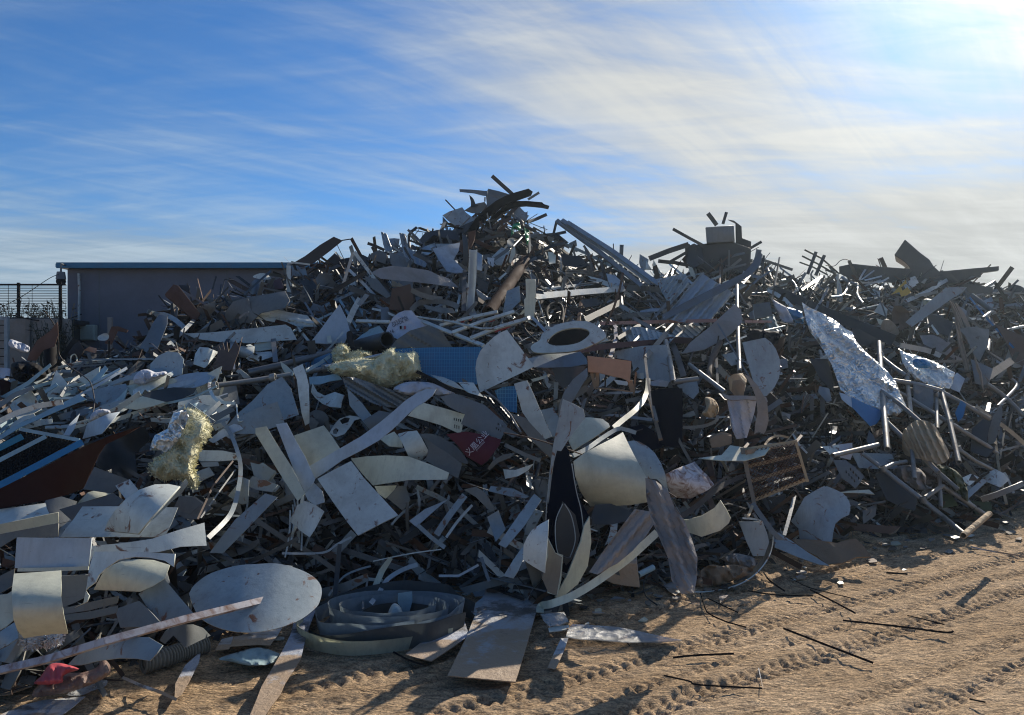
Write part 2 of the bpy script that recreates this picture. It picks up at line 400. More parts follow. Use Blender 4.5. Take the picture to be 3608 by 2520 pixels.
def prism(name, label, cat, m, crop, pts, depth, o=.1, t=0, y=0, d=None, par=None, grp=None, dz=0., dx=0., land=None, bev=.004):
    poly = pix(crop, pts); f0 = setdepth(poly, o, t, y, d, None, None)
    bm = bmesh.new(); a = [bm.verts.new(clampg(W(px, py, f0(px, py)))) for px, py in poly]; cpx = sum(p[0] for p in poly)/len(poly); back = Vector(((cpx-CX)/F*depth+dx, depth, dz))
    b = [bm.verts.new(v.co+back) for v in a]; bm.faces.new(a); bm.faces.new(b[::-1])
    for i in range(len(a)): bm.faces.new([a[i], b[i], b[(i+1) % len(a)], a[(i+1) % len(a)]])
    bmesh.ops.recalc_face_normals(bm, faces=bm.faces)
    bmesh.ops.bevel(bm, geom=list(bm.edges), offset=bev, segments=1, affect='EDGES')
    ob = finish(name, bm, m, par, label, cat, grp); INFO[ob.name] = f0
    cx = sum(p[0] for p in poly)/len(poly); cyy = sum(p[1] for p in poly)/len(poly)
    if par is None: LAND.append((cx, cyy, land, ob))
    return ob
def writing(on, crop, x, y, ang, size, s, m='ink', name='lettering', gap=.006):
    cu = bpy.data.curves.new(name, 'FONT'); cu.body = s; cu.size = 1; cu.align_x = 'CENTER'; cu.align_y = 'CENTER'
    to = bpy.data.objects.new('tmp', cu); COL.objects.link(to); bpy.context.view_layer.update()
    me = bpy.data.meshes.new_from_object(to.evaluated_get(bpy.context.evaluated_depsgraph_get())); bpy.data.objects.remove(to)
    (cx, cyy), = pix(crop, [(x, y)]); sz = size*CROPS[crop][2]; c_, s_ = math.cos(R(ang)), math.sin(R(ang)); f = INFO[on.name]
    bm = bmesh.new(); bm.from_mesh(me); bmesh.ops.triangulate(bm, faces=bm.faces)
    for v in bm.verts:
        u, w_ = v.co.x*sz, v.co.y*sz; px, py = cx+u*c_-w_*s_, cyy-u*s_-w_*c_; v.co = W(px, py, f(px, py)-gap)
    return finish(name, bm, m, on)
# ---------- camera, sun, sky ----------
sc = bpy.context.scene
cam = bpy.data.objects.new('camera', bpy.data.cameras.new('camera')); COL.objects.link(cam); sc.camera = cam
cam.location = (0, 0, EYE); cam.rotation_euler = (R(90), 0, 0)
cam.data.sensor_width = 36; cam.data.lens = F/2296*36; cam.data.shift_y = (HY-802)/2296; cam.data.clip_end = 4000; cam.data.clip_start = .05
SUN = Vector((.635, 1, .66)).normalized(); ELEV = math.asin(SUN.z); AZ = math.atan2(SUN.x, SUN.y)
sl = bpy.data.lights.new('sun', 'SUN'); sl.energy = 5.; sl.angle = R(.6); sl.color = (1, .9, .76)
so = bpy.data.objects.new('sun', sl); COL.objects.link(so); so.rotation_euler = SUN.to_track_quat('Z', 'Y').to_euler()
sc.view_settings.view_transform = 'Standard'; sc.view_settings.look = 'None'; sc.view_settings.exposure = .24; sc.cycles.filter_width = 1.1; sc.view_settings.gamma = 1
w = bpy.data.worlds.new('World'); sc.world = w; w.use_nodes = True
N, L = w.node_tree.nodes, w.node_tree.links; BG = N['Background']; BG.inputs[1].default_value = .096
def node(t, **kw):
    n = N.new(t)
    for k, v in kw.items(): setattr(n, k, v)
    return n
def val(n, i, v):
    if hasattr(v, 'node'): L.new(v, n.inputs[i])
    else: n.inputs[i].default_value = v
def M(op, a, b=None, c=None, clamp=False):
    n = node('ShaderNodeMath', operation=op, use_clamp=clamp); val(n, 0, a)
    if b is not None: val(n, 1, b)
    if c is not None: val(n, 2, c)
    return n.outputs[0]
def MR(v, a, b, lo=0., hi=1., smooth=True):
    n = node('ShaderNodeMapRange', interpolation_type='SMOOTHSTEP' if smooth else 'LINEAR'); val(n, 0, v); val(n, 1, a); val(n, 2, b); val(n, 3, lo); val(n, 4, hi); return n.outputs[0]
def MX(f, a, b, mode='MIX'):
    n = node('ShaderNodeMix', data_type='RGBA', blend_type=mode); val(n, 0, f)
    for i, v in ((6, a), (7, b)): val(n, i, (*v, 1) if isinstance(v, tuple) else v)
    return n.outputs[2]
sky = node('ShaderNodeTexSky', sky_type='NISHITA', sun_disc=False); sky.sun_elevation = ELEV; sky.sun_rotation = AZ; sky.altitude = 300; sky.air_density = 1.0; sky.dust_density = .5; sky.ozone_density = 3.
tc = node('ShaderNodeTexCoord'); sp = node('ShaderNodeSeparateXYZ'); L.new(tc.outputs['Generated'], sp.inputs[0])
X, Y, Z = sp.outputs; zz = M('ADD', M('MAXIMUM', Z, 0.), .10)
def cloudnoise(rot, sx, sy, scale, det=7., dist=.6, off=0., rough=.6):
    # direction seen from the ground projected on a high flat layer of ice cloud
    u = M('DIVIDE', X, zz); v = M('DIVIDE', Y, zz); c_, s_ = math.cos(R(rot)), math.sin(R(rot))
    a = M('MULTIPLY', M('ADD', M('MULTIPLY', u, c_), M('MULTIPLY', v, s_)), sx)
    b = M('MULTIPLY', M('SUBTRACT', M('MULTIPLY', v, c_), M('MULTIPLY', u, s_)), sy)
    cb = node('ShaderNodeCombineXYZ'); val(cb, 0, a); val(cb, 1, b); cb.inputs[2].default_value = off
    n = node('ShaderNodeTexNoise'); L.new(cb.outputs[0], n.inputs['Vector']); n.inputs['Scale'].default_value = scale; n.inputs['Detail'].default_value = det; n.inputs['Distortion'].default_value = dist; n.inputs['Roughness'].default_value = rough
    return n.outputs[0]
dt = node('ShaderNodeVectorMath', operation='DOT_PRODUCT'); L.new(tc.outputs['Generated'], dt.inputs[0]); dt.inputs[1].default_value = SUN
sund = M('MAXIMUM', dt.outputs['Value'], 0.)
broad = cloudnoise(10, .45, .9, .9, 3., .4, 3.)
fine = M('ADD', M('MULTIPLY', cloudnoise(14, .34, 1.15, 1.9, 12., 1.2, 11., .6), .55), M('MULTIPLY', cloudnoise(47, .22, 1.5, 2.6, 11., .8, 21., .62), .45))
fine2 = cloudnoise(-10, .3, 1.3, 4.4, 9., 1.0, 5., .55)
near = MR(sund, .66, .96)              # veil of ice cloud thickens towards the sun
low = MR(Z, .0, .26, 1., 0.)
dens = M('ADD', M('MULTIPLY', broad, 1.0), M('ADD', M('MULTIPLY', near, .44), M('MULTIPLY', low, .78)))   # where there is cloud at all
tex = M('ADD', M('MULTIPLY', fine, .78), M('MULTIPLY', fine2, .24))
mask = MR(M('ADD', tex, M('MULTIPLY', dens, .62)), .74, 1.26, 0., .96)
glow = M('ADD', M('MULTIPLY', M('POWER', sund, 60.), 6.), M('MULTIPLY', M('POWER', sund, 8.), .7))
cb_ = M('ADD', M('MULTIPLY', glow, 1.15), MR(tex, .40, .66, 4.3, 5.9))
ccol = MX(MR(sund, .6, 1.), (.68, .85, 1.0), (1.0, .985, .92))
cs = node('ShaderNodeVectorMath', operation='SCALE'); L.new(ccol, cs.inputs[0]); L.new(cb_, cs.inputs[3])
skyc = MX(MR(Z, .0, .42, .75, 1.), sky.outputs[0], (.33, .665, 1.0), 'MULTIPLY')
L.new(MX(mask, skyc, cs.outputs[0]), BG.inputs[0])
# ---------- ground ----------
def axis(a0, a1, st, far, grow=1.35):
    mid = list(np.arange(a0, a1, st)); lo, hi = [], []; s = st; x = a0
    while x > -far: s *= grow; x -= s; lo.append(x)
    s = st; x = mid[-1]
    while x < far: s *= grow; x += s; hi.append(x)
    return np.array(lo[::-1]+mid+hi)
def npnoise(x, y, seed, sc_):
    r = np.random.RandomState(seed); G = r.rand(256, 256); x = x*sc_; y = y*sc_; xi = np.floor(x).astype(int); yi = np.floor(y).astype(int); fx = x-xi; fy_ = y-yi
    fx = fx*fx*(3-2*fx); fy_ = fy_*fy_*(3-2*fy_); g = lambda a, b: G[a % 256, b % 256]
    return (g(xi,yi)*(1-fx)+g(xi+1,yi)*fx)*(1-fy_)+(g(xi,yi+1)*(1-fx)+g(xi+1,yi+1)*fx)*fy_-.5
gx, gy = axis(-2.2, 6.6, .0155, 1500), axis(3.2, 9.6, .0155, 1500)
XX, YY = np.meshgrid(gx, gy)
near_ = np.clip(1-np.hypot(np.maximum(0, np.abs(XX-2.3)-5.2), np.maximum(0, np.abs(YY-6.6)-3.6))/2, 0, 1)
fb = lambda x, y, s, seed: sum(npnoise(x, y, seed+i, s*2.03**i)/1.75**i for i in range(4))
ang = R(33); U = XX*math.cos(ang)+YY*math.sin(ang); V = -XX*math.sin(ang)+YY*math.cos(ang)      # U runs along the wheel tracks
V2 = V+.05*npnoise(U, V*0, 50, .25)+.008*npnoise(U, V, 51, 1.5)
H = .016*fb(XX, YY, .9, 1)+.014*fb(U*.25, V2*2.6, 3.2, 7)+.013*fb(U*.4, V2*1.8, 12., 20)
lump = npnoise(XX, YY, 31, 9.); H += .016*np.clip(lump-.25, 0, 1)*2.2; lump = npnoise(XX, YY, 32, 22.); H += .016*np.clip(lump-.2, 0, 1)*2.2
def track(v0, wd, depth, lug, pitch, sk=.5):
    global H
    e = np.clip((wd/2-np.abs(V2-v0))/.025, 0, 1); rim = np.exp(-((np.abs(V2-v0)-wd/2-.02)/.03)**2)
    ph = ((U+sk*np.abs(V2-v0))/pitch) % 1; bar = np.clip((.5-np.abs(ph-.5))*6-.8, 0, 1)
    fade = np.clip(.78+npnoise(U, V*2, 77, .45)*1.3+.1*(U-2.), .2, 1)
    H += (-depth*.85*e + lug*.68*e*bar + depth*.5*rim)*fade
for v0, wd, dp, lg, pt, sk in [(2.02,.16,.016,.022,.075,.5),(2.24,.10,.012,.018,.07,-.4),(2.72,.17,.020,.026,.08,-.5),(2.95,.10,.014,.018,.07,.4),(3.22,.15,.018,.024,.078,.5),(3.6,.08,.014,.016,.07,0),(3.86,.18,.022,.028,.085,.5),(4.12,.12,.016,.022,.08,-.5),(1.62,.1,.012,.016,.07,.4),(1.38,.14,.016,.020,.075,.5),(1.02,.09,.012,.016,.065,0),(.78,.15,.014,.018,.075,-.5),(4.5,.16,.018,.026,.09,.5),(.3,.14,.014,.018,.075,.5)]: track(v0, wd, dp, lg, pt, sk)
# loose earth pushed up along the foot of the heap
PXg = CX+XX/np.maximum(YY, .5)*F; footd = EYE*F/(np.interp(PXg, [p[0] for p in FOOT], [p[1] for p in FOOT])-HY)
berm = np.exp(-((YY-footd-.05)/.35)**2)*(.035+.11*np.clip(npnoise(XX, YY, 90, 2.2)+.15, 0, 1)); H += berm*np.clip((PXg-1250)/400, .25, 1)
H += np.exp(-((YY-footd-.1)/.3)**2)*.03*fb(XX, YY, 9., 44)
H = H*near_-.010
ny, nx = XX.shape; co = np.stack([XX, YY, H], -1).reshape(-1, 3)
idx = np.arange(ny*nx).reshape(ny, nx); fa = np.stack([idx[:-1,:-1], idx[:-1,1:], idx[1:,1:], idx[1:,:-1]], -1).reshape(-1, 4)
me = bpy.data.meshes.new('ground'); me.vertices.add(len(co)); me.vertices.foreach_set('co', co.astype(np.float32).ravel()); me.loops.add(fa.size); me.loops.foreach_set('vertex_index', fa.ravel().astype(np.int32))
me.polygons.add(len(fa)); me.polygons.foreach_set('loop_start', np.arange(0, fa.size, 4, dtype=np.int32)); me.polygons.foreach_set('loop_total', np.full(len(fa), 4, dtype=np.int32)); me.polygons.foreach_set('use_smooth', np.ones(len(fa), bool)); me.update()
m, GN, GL, GB = newmat('sandy_ground')
def gnode(t, **kw):
    n = GN.new(t)
    for k, v in kw.items(): setattr(n, k, v)
    return n
gt = gnode('ShaderNodeTexCoord'); gm = gnode('ShaderNodeMapping'); GL.new(gt.outputs['Object'], gm.inputs[0]); gm.inputs['Rotation'].default_value = (0, 0, -ang); gm.inputs['Scale'].default_value = (.45, 1.5, 1)
def gns(s, det, src): n = gnode('ShaderNodeTexNoise'); n.inputs['Scale'].default_value = s; n.inputs['Detail'].default_value = det; n.inputs['Roughness'].default_value = .65; GL.new(src, n.inputs['Vector']); return n.outputs[0]
def gr(src, stops):
    n = gnode('ShaderNodeValToRGB'); GL.new(src, n.inputs[0]); cr = n.color_ramp
    while len(cr.elements) < len(stops): cr.elements.new(.5)
    for e, (p, c) in zip(cr.elements, stops): e.position = p; e.color = (*c, 1)
    return n.outputs[0]
def gmix(f, a, b, mode='MIX'):
    n = gnode('ShaderNodeMix', data_type='RGBA', blend_type=mode)
    if isinstance(f, float): n.inputs[0].default_value = f
    else: GL.new(f, n.inputs[0])
    GL.new(a, n.inputs[6]); GL.new(b, n.inputs[7]); return n.outputs[2]
c1 = gr(gns(1.3, 8, gm.outputs[0]), [(.3, (.35,.24,.14)), (.5, (.52,.375,.235)), (.72, (.68,.51,.34))])
c2 = gr(gns(24, 9, gm.outputs[0]), [(.33, (.28,.26,.24)), (.5, (.92,.92,.92)), (.68, (1.4,1.38,1.3))])
c3 = gmix(.8, c1, c2, 'MULTIPLY')
c4 = gr(gns(75, 5, gt.outputs['Object']), [(.36, (.3,.28,.26)), (.5, (1,1,1)), (.66, (1.6,1.5,1.4))]); c5 = gmix(.7, c3, c4, 'MULTIPLY'); GL.new(c5, GB.inputs['Base Color'])
GB.inputs['Roughness'].default_value = .95; GB.inputs['Specular IOR Level'].default_value = .15
bp = gnode('ShaderNodeBump'); bp.inputs['Strength'].default_value = 1.; bp.inputs['Distance'].default_value = .05; GL.new(gns(30, 9, gm.outputs[0]), bp.inputs['Height']); GL.new(bp.outputs[0], GB.inputs['Normal'])
me.materials.append(m); gob = bpy.data.objects.new('ground', me); COL.objects.link(gob); gob['kind'] = 'structure'; gob['label'] = 'sandy brown ground with wheel tracks running to the right'
# ---------- the heap's fine mass: a rough core painted black as gap shade, and its crumbs ----------
bm = bmesh.new(); cols = np.linspace(-750, 2850, 215); us = list(np.linspace(0, 1, 46)); rows = []
BACK = .42
for px in cols:
    yb, yc, db, dc, zc = colpar(px); row = []
    for u in us:
        d = db+BACK*.6+u*(dc-db)+BACK*u*.4; z = zc*u**PEXP; y = HY+(EYE-z)/(db+u*(dc-db))*F
        x = (px-CX)/F*d; q = Vector((x, d, z)); nz = noise.noise(q*1.3)*.22+noise.noise(q*4)*.12+noise.noise(q*11)*.05
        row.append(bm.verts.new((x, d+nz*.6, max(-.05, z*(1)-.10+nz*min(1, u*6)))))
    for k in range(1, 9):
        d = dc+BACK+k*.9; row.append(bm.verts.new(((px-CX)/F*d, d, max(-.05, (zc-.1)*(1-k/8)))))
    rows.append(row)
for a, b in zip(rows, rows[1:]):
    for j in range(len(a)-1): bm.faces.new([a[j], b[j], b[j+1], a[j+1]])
rr = random.Random(3)
def surf(px, py, off=0.):
    d = D(px, py)+BACK*.5-off; return W(px, py, d)
nsh = 0
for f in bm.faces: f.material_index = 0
for _ in range(19000):
    px = rr.uniform(-650, 2700); yb, yc = fy(px), cy_(px); py = yc+(yb-yc)*rr.random()**1.15
    p = surf(px, py, rr.uniform(0, .42)); s = rr.uniform(.012, .05)*(1+ (p.y/9)); 
    a = Vector((rr.gauss(0,1), rr.gauss(0,1), rr.gauss(0,.7))).normalized(); b = a.orthogonal().normalized(); b.rotate(__import__('mathutils').Quaternion(a, rr.uniform(0, 6.28))); c = a.cross(b)
    l, wd = s*rr.uniform(1.2, 5.), s*rr.uniform(.08, .45); mid = b*rr.uniform(-.4,.4)*s
    v = [bm.verts.new(clampg(p+q)) for q in (-a*l-c*wd, -a*l+c*wd, c*wd*1.1+mid, -c*wd*.8+mid, a*l+c*wd*.6, a*l*.9-c*wd)]
    mi = rr.choices(range(1, 8), [8, 5, 1.6, 3.5, 3, .7, 1.2])[0]
    for q in ([0,1,2,3], [3,2,4,5]):
        f = bm.faces.new([v[i] for i in q]); f.material_index = mi
me = bpy.data.meshes.new('fine_scrap'); bm.to_mesh(me); bm.free()
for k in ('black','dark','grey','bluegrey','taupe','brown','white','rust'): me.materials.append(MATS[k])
ob = bpy.data.objects.new('fine_scrap', me); COL.objects.link(ob); tagit(ob, 'fine crushed metal and shards over a core painted black for shade in the gaps', 'scrap', None, 'stuff')
# ---------- building, fence and yard at the left ----------
def box(bm, x0, x1, y0, y1, z0, z1):
    v = [bm.verts.new((x, y, z)) for x in (x0, x1) for y in (y0, y1) for z in (z0, z1)]
    for q in ((0,1,3,2),(4,6,7,5),(0,4,5,1),(2,3,7,6),(0,2,6,4),(1,5,7,3)): bm.faces.new([v[i] for i in q])
def obox(name, boxes, m, par=None, label=None, cat=None, bev=.01, **kw):
    bm = bmesh.new()
    for b in boxes: box(bm, *b)
    bmesh.ops.recalc_face_normals(bm, faces=bm.faces)
    if bev: bmesh.ops.bevel(bm, geom=list(bm.edges), offset=bev, segments=1, affect='EDGES')
    return finish(name, bm, m, par, label, cat, **kw)
BY = 15.; bl = W(150, 830, BY).x; ztop = W(150, 602, BY).z
b0 = root('building', (bl+3, BY, 0), 'long low grey rendered building with a blue roof edge behind the heap', 'building')
obox('wall', [(bl, bl+7.5, BY, BY+6, 0, ztop)], 'render_', b0, bev=.02)
obox('roof', [(bl-.13, bl+7.6, BY-.16, BY+6.2, ztop, ztop+.07), (bl-.10, bl+7.6, BY-.19, BY-.163, ztop-.02, ztop+.09)], 'roofblue', b0, bev=.004)
LAND.append((350, 640, 'the grey building', b0))
def tubeobj(name, P3, w, m, par=None, label=None, cat=None, grp=None, sm=0):
    if sm: P3 = smoothpoly([tuple(p) for p in P3], False, 5)
    bm = bmesh.new(); sweep(bm, P3, w, 'tube'); bmesh.ops.recalc_face_normals(bm, faces=bm.faces); return finish(name, bm, m, par, label, cat, grp)
def wp(crop, x, y, d): (p,) = pix(crop, [(x, y)]); return W(*p, d)
obox('wall_joint', [(bl+.62, bl+.64, BY-.008, BY-.003, 0, ztop-.04), (bl+3.1, bl+3.12, BY-.008, BY-.003, 0, ztop-.04), (bl+5.6, bl+5.62, BY-.008, BY-.003, 0, ztop-.04)], 'grey', b0, bev=0)
dp = tubeobj('drain_pipe', [wp('A1', 636, 262, BY-.06), wp('A1', 642, 400, BY-.06), wp('A1', 637, 655, BY-.06)], .05, 'white', None, 'thin white downpipe running down the building wall', 'pipe')
mb = wp('A1', 705, 740, BY-.06); t_ = root('meter_box', (mb.x, mb.y, mb.z-.15), 'small pale electric box low on the building wall', 'box')
obox('cabinet', [(mb.x-.17, mb.x+.17, mb.y-.07, mb.y+.06, mb.z-.15, mb.z+.15)], 'cream', t_, bev=.01); obox('door', [(mb.x-.15, mb.x+.15, mb.y-.085, mb.y-.073, mb.z-.13, mb.z+.13)], 'cream', t_, bev=.003)
cb = wp('A1', 492, 300, BY-.35); t_ = root('security_camera', (cb.x, cb.y, cb.z-.2), 'dome security camera on a bracket at the building corner', 'camera')
tubeobj('bracket', [(bl+.05, BY-.02, cb.z+.27), (cb.x, cb.y, cb.z+.27), (cb.x, cb.y, cb.z+.12)], .035, 'grey', t_)
bm = bmesh.new(); bmesh.ops.create_cone(bm, cap_ends=True, segments=20, radius1=.09, radius2=.07, depth=.14); [setattr(v, 'co', v.co+cb+Vector((0,0,.05))) for v in bm.verts]; finish('housing', bm, 'grey', t_)
bm = bmesh.new(); bmesh.ops.create_uvsphere(bm, u_segments=16, v_segments=10, radius=.085); [setattr(v, 'co', v.co+cb-Vector((0,0,.06))) for v in bm.verts]; finish('dome', bm, 'black', t_, sharp=80)
tubeobj('cable', [wp('A1', 500, 262, BY-.3), wp('A1', 400, 300, 14.3), wp('A1', 180, 445, 13.6), wp('A1', -40, 560, 13.)], .012, 'black', None, 'thin cable slanting down from the security camera over the fence', 'cable', sm=1)
tubeobj('cable', [wp('A1', 660, 590, BY-.05), wp('A1', 560, 625, BY-.2), wp('A1', 470, 640, 14.), wp('A1', 300, 640, 13.6), wp('A1', 100, 600, 13.4)], .02, 'black', None, 'sagging black cable between the downpipe and the fence wall', 'cable', sm=1)
FD = 13.6; zf = wp('A1', 0, 345, FD).z; zb = wp('A1', 0, 598, FD).z
fr = root('mesh_fence', (wp('A1', 200, 600, FD).x, FD, 0), 'black steel fence of thin horizontal wires left of the building', 'fence')
for x in (-330, -90, 150, 487): p = wp('A1', x, 400, FD); obox('post', [(p.x-.022, p.x+.022, FD-.02, FD+.02, zb-.05 if x != 487 else .6, zf+.02)], 'black', fr, bev=.004)
x0, x1 = wp('A1', -330, 0, FD).x, wp('A1', 530, 0, FD).x
obox('top_rail', [(x0, x1, FD-.02, FD+.02, zf-.03, zf)], 'black', fr, bev=.004)
obox('wire_panel', [(x0, x1, FD+.022, FD+.028, zb+(zf-zb)*i/19, zb+(zf-zb)*i/19+.009) for i in range(19)]+[(x0+i*.42, x0+i*.42+.007, FD+.031, FD+.036, zb, zf) for i in range(int((x1-x0)/.42))], 'black', fr, bev=0)
lw = root('boundary_wall', (x0+1, FD, 0), 'weathered low wall of grey boards under the wire fence', 'wall')
obox('wall_panel', [(x0+.0, x1, FD+.02, FD+.14, 0, zb-.06)], 'woodgrey', lw)
for i in range(9): xx = x0+.5+i*.72; obox('board', [(xx-.04, xx+.04, FD-.03, FD+.018, 0, zb-.04-.02*(i % 3))], 'woodgrey', lw, bev=.006)
g0 = wp('A1', -160, 610, 12.9); g1 = wp('A1', 70, 610, 12.9); gz = g0.z
gt_ = root('gate', ((g0.x+g1.x)/2, 12.9, 0), 'tall dark grille gate in a pale frame at the far left edge', 'gate')
obox('frame', [(g0.x, g0.x+.06, 12.87, 12.93, 0, gz), (g1.x-.06, g1.x, 12.87, 12.93, 0, gz), (g0.x+.06, g1.x-.06, 12.87, 12.93, gz-.06, gz)], 'bluegrey', gt_, bev=.004)
obox('grille', [(g0.x+.07+i*.09, g0.x+.085+i*.09, 12.89, 12.9, 0, gz-.07) for i in range(int((g1.x-g0.x-.14)/.09))]+[(g0.x+.06, g1.x-.06, 12.905, 12.915, i*.13, i*.13+.015) for i in range(1, int(gz/.13))], 'black', gt_, bev=0)
# a dim shed behind the gate and dry weeds beyond the fence
obox('shed', [(x0-1.5, g1.x+.1, 13.9, 16, 0, gz-.05), (x0-1.6, g1.x+.2, 13.85, 16.1, gz-.045, gz+.05)], 'dark', None, 'dark low shed behind the grille gate at the left edge', 'shed')
def weeds(name, label, cx_, d, z0, h, wd, n, m, seed):
    r = random.Random(seed); bm = bmesh.new()
    for i in range(n):
        x = cx_+r.uniform(-wd, wd); y = d+r.uniform(0, .5); hh = h*r.uniform(.4, 1); lx = r.gauss(0, .18)*hh
        pts = [Vector((x, y, z0)), Vector((x+lx*.3, y, z0+hh*.5)), Vector((x+lx, y+r.gauss(0,.05), z0+hh))]; w_ = .006
        for a, b in zip(pts, pts[1:]):
            v = [bm.verts.new(q) for q in (a+Vector((-w_,0,0)), a+Vector((w_,0,0)), b+Vector((w_*.5,0,0)), b+Vector((-w_*.5,0,0)))]; bm.faces.new(v)
        for k in range(r.randint(4, 10)):
            t = r.uniform(.3, 1); p = pts[0].lerp(pts[2], t); q = Vector((r.gauss(0,.05), r.gauss(0,.05), r.gauss(.03,.03))); s = Vector((.012, 0, .008))
            bm.faces.new([bm.verts.new(z) for z in (p, p+q*.5+s, p+q, p+q*.5-s)])
    return finish(name, bm, m, None, label, 'plants', None, 'stuff')
weeds('dry_weeds', 'pale dry weeds showing behind the wire fence', -8.95, FD+.3, zb-.4, .75, .85, 150, 'straw', 5)
p = wp('A1', 360, 700, 13.2); weeds('dark_shrub', 'dark leafy shrub in front of the boundary wall', p.x, 13.2, p.z-.6, .75, .22, 90, 'leaf', 9)

# ---------- dusty air over the yard ----------
hz, HN, HL, HB = newmat('haze'); HN.remove(HB); pv = HN.new('ShaderNodeVolumePrincipled'); pv.inputs['Color'].default_value = (.72,.88,1,1); pv.inputs['Density'].default_value = .0013; pv.inputs['Anisotropy'].default_value = .72
HL.new(pv.outputs[0], HN['Material Output'].inputs['Volume']); MATS['haze'] = hz
obox('haze', [(-26, 26, -6, 24, -1.2, 8.)], 'haze', None, 'thin dusty haze in the air over the yard', None, bev=0, kind='stuff')
# ---------- far left, top of the left slope ----------
sh('rusty_plate', 'tall ragged orange-brown rusty plate leaning before the boundary wall', 'plate', 'rust', 'A1', [(465,650),(400,730),(300,800),(250,880),(215,965),(290,965),(350,880),(440,850),(470,760)], o=.5, t=15, wr=.03, land='the tall rusty plate at far left')
blob('sack', 'creased white sack stuck up beside the grille gate', 'sack', 'cloth', 'A1', [(80,795),(160,815),(240,855),(215,905),(140,885),(72,850)], b=.1, o=.5)
br('wide_pipe', 'black wide pipe standing upright among rusty scrap at far left', 'pipe', 'black', 'A1', [(405,850),(412,1090)], 95, 'tube', o=.3)
blob('tin_drum', 'crushed black drum lying below the rusty plate at far left', 'drum', 'black', 'A1', [(90,995),(180,970),(300,990),(370,1060),(360,1110),(200,1140),(110,1110)], b=.25, nz=.05, o=.3)
for i, (pts, m, lb) in enumerate([([(530,930),(600,830),(640,810),(680,880),(640,960)], 'blackbrown', 'blackened curled sheet left of the rust-brown bent bracket'), ([(680,880),(720,852),(775,865),(770,905)], 'orange', 'small bright orange rusty chip below the meter box'),
    ([(845,825),(900,690),(955,688),(1035,718),(1020,740),(950,725),(900,835)], 'rust', 'rust-brown bent bracket arching over scrap near the meter box'), ([(790,770),(850,742),(880,765),(860,800),(800,800)], 'white', 'small round white lid beside the rust-brown bracket'),
    ([(0,1120),(60,1125),(150,1180),(165,1235),(60,1290),(0,1300)], 'redbrown', 'dark red-brown rounded sheet at the far left edge'), ([(0,1020),(85,1030),(80,1100),(0,1110)], 'cloth', 'pale blue-white sheet at the left edge below the gate')]):
    sh('scrap_plate', lb, 'plate', m, 'A1', pts, o=.25, sm=i in (3,), wr=.02)
prism('rusty_girder', 'thick rusty brown steel beam section tipped on the heap before the building', 'beam', 'rust', 'A1', [(1330,430),(1400,348),(1440,360),(1620,590),(1575,650),(1480,560)], .25, o=.25, t=10, land='the rusty beam in front of the building')
sh('rusty_plate', 'small dark rusty box end behind the tipped rusty beam', 'plate', 'blackbrown', 'A1', [(1440,352),(1530,360),(1532,412),(1490,425)], o=.1)
br('angle_bar', 'thin grey angle bar lying along the tipped rusty beam', 'bar', 'grey', 'A1', [(1400,358),(1790,590)], 16, o=(.35,.3))
br('bent_rod', 'thin bent rod with a crooked top standing before the building', 'rod', 'dark', 'A1', [(1770,470),(1815,310),(1885,315)], 9, 'tube', o=.2)
br('rod', 'short dark stick standing up before the building', 'rod', 'dark', 'A1', [(1745,285),(1715,390)], 12, o=.2)
sh('bent_plate', 'wide grey steel plate leaning upright below the tipped rusty beam', 'plate', 'grey', 'A1', [(1350,605),(1355,660),(1265,885),(1190,905),(1125,860),(1180,770),(1235,660),(1285,592)], o=.35, c=(.08,20), land='the upright grey plate')
br('curled_strip', 'curled grey strip arching over the heap below the rusty beam', 'strip', 'bluegrey', 'A1', [(1190,565),(1260,590),(1330,595),(1420,640),(1510,722)], 38, 'flat', o=.35, sm=1)
sh('rolled_sheet', 'huge dull grey rolled sheet bulging on the heap before the building', 'sheet', 'taupe', 'A1', [(1815,700),(1820,570),(1880,490),(2000,452),(2150,430),(2300,402),(2340,480),(2300,540),(2110,580),(1990,690)], o=.2, c=(.35,70), t=30, land='the big rolled sheet')
sh('curved_cover', 'white curved lid on the skyline before the building', 'lid', 'white', 'A1', [(2040,290),(2090,262),(2140,262),(2190,300),(2130,310)], o=.15, sm=1, c=(.1,0))
sh('curved_cover', 'dull grey rounded hood under the white curved lid', 'hood', 'galvdark', 'A1', [(2010,370),(2060,310),(2130,330),(2110,400),(2030,430)], o=.1, sm=1, c=(.15,0))
sh('ribbed_sheet', 'pale ribbed metal panel sunlit along its edges beside the rolled sheet', 'panel', 'white', 'A1', [(2020,512),(2300,568),(2480,600),(2560,690),(2420,690),(2250,660),(2060,625),(2035,560)], o=.35, rib=(80,4,.04), t=45, land='the pale ribbed panel')
sh('long_sheet', 'long white sheet lying nearly level below the pale ribbed panel', 'sheet', 'white', 'P', [(412,748),(470,746),(560,737),(640,728),(652,735),(666,762),(620,765),(560,770),(500,768),(440,760)], o=.4, t=25, c=(.1,0), land='the long white sheet')
sh('cream_sheet', 'rectangular pale panel leaning under the long white sheet', 'panel', 'cream', 'A1', [(2050,775),(2195,772),(2205,872),(2050,895)], o=.25)
sh('white_sheet', 'curved white panel with a rounded shoulder left of the splintered wood', 'panel', 'white', 'A1', [(1610,855),(1680,860),(1762,895),(1655,1025),(1560,992),(1575,910)], o=.4, c=(.12,160), land='the curved white panel')
sh('disc_plate', 'pale blue-grey many-sided plate standing left of the curved white panel', 'plate', 'bluegrey', 'A1', [(1208,1040),(1215,990),(1270,930),(1350,890),(1440,900),(1482,955),(1470,1075),(1400,1095),(1280,1060)], o=.35, t=15, land='the many-sided blue-grey plate')
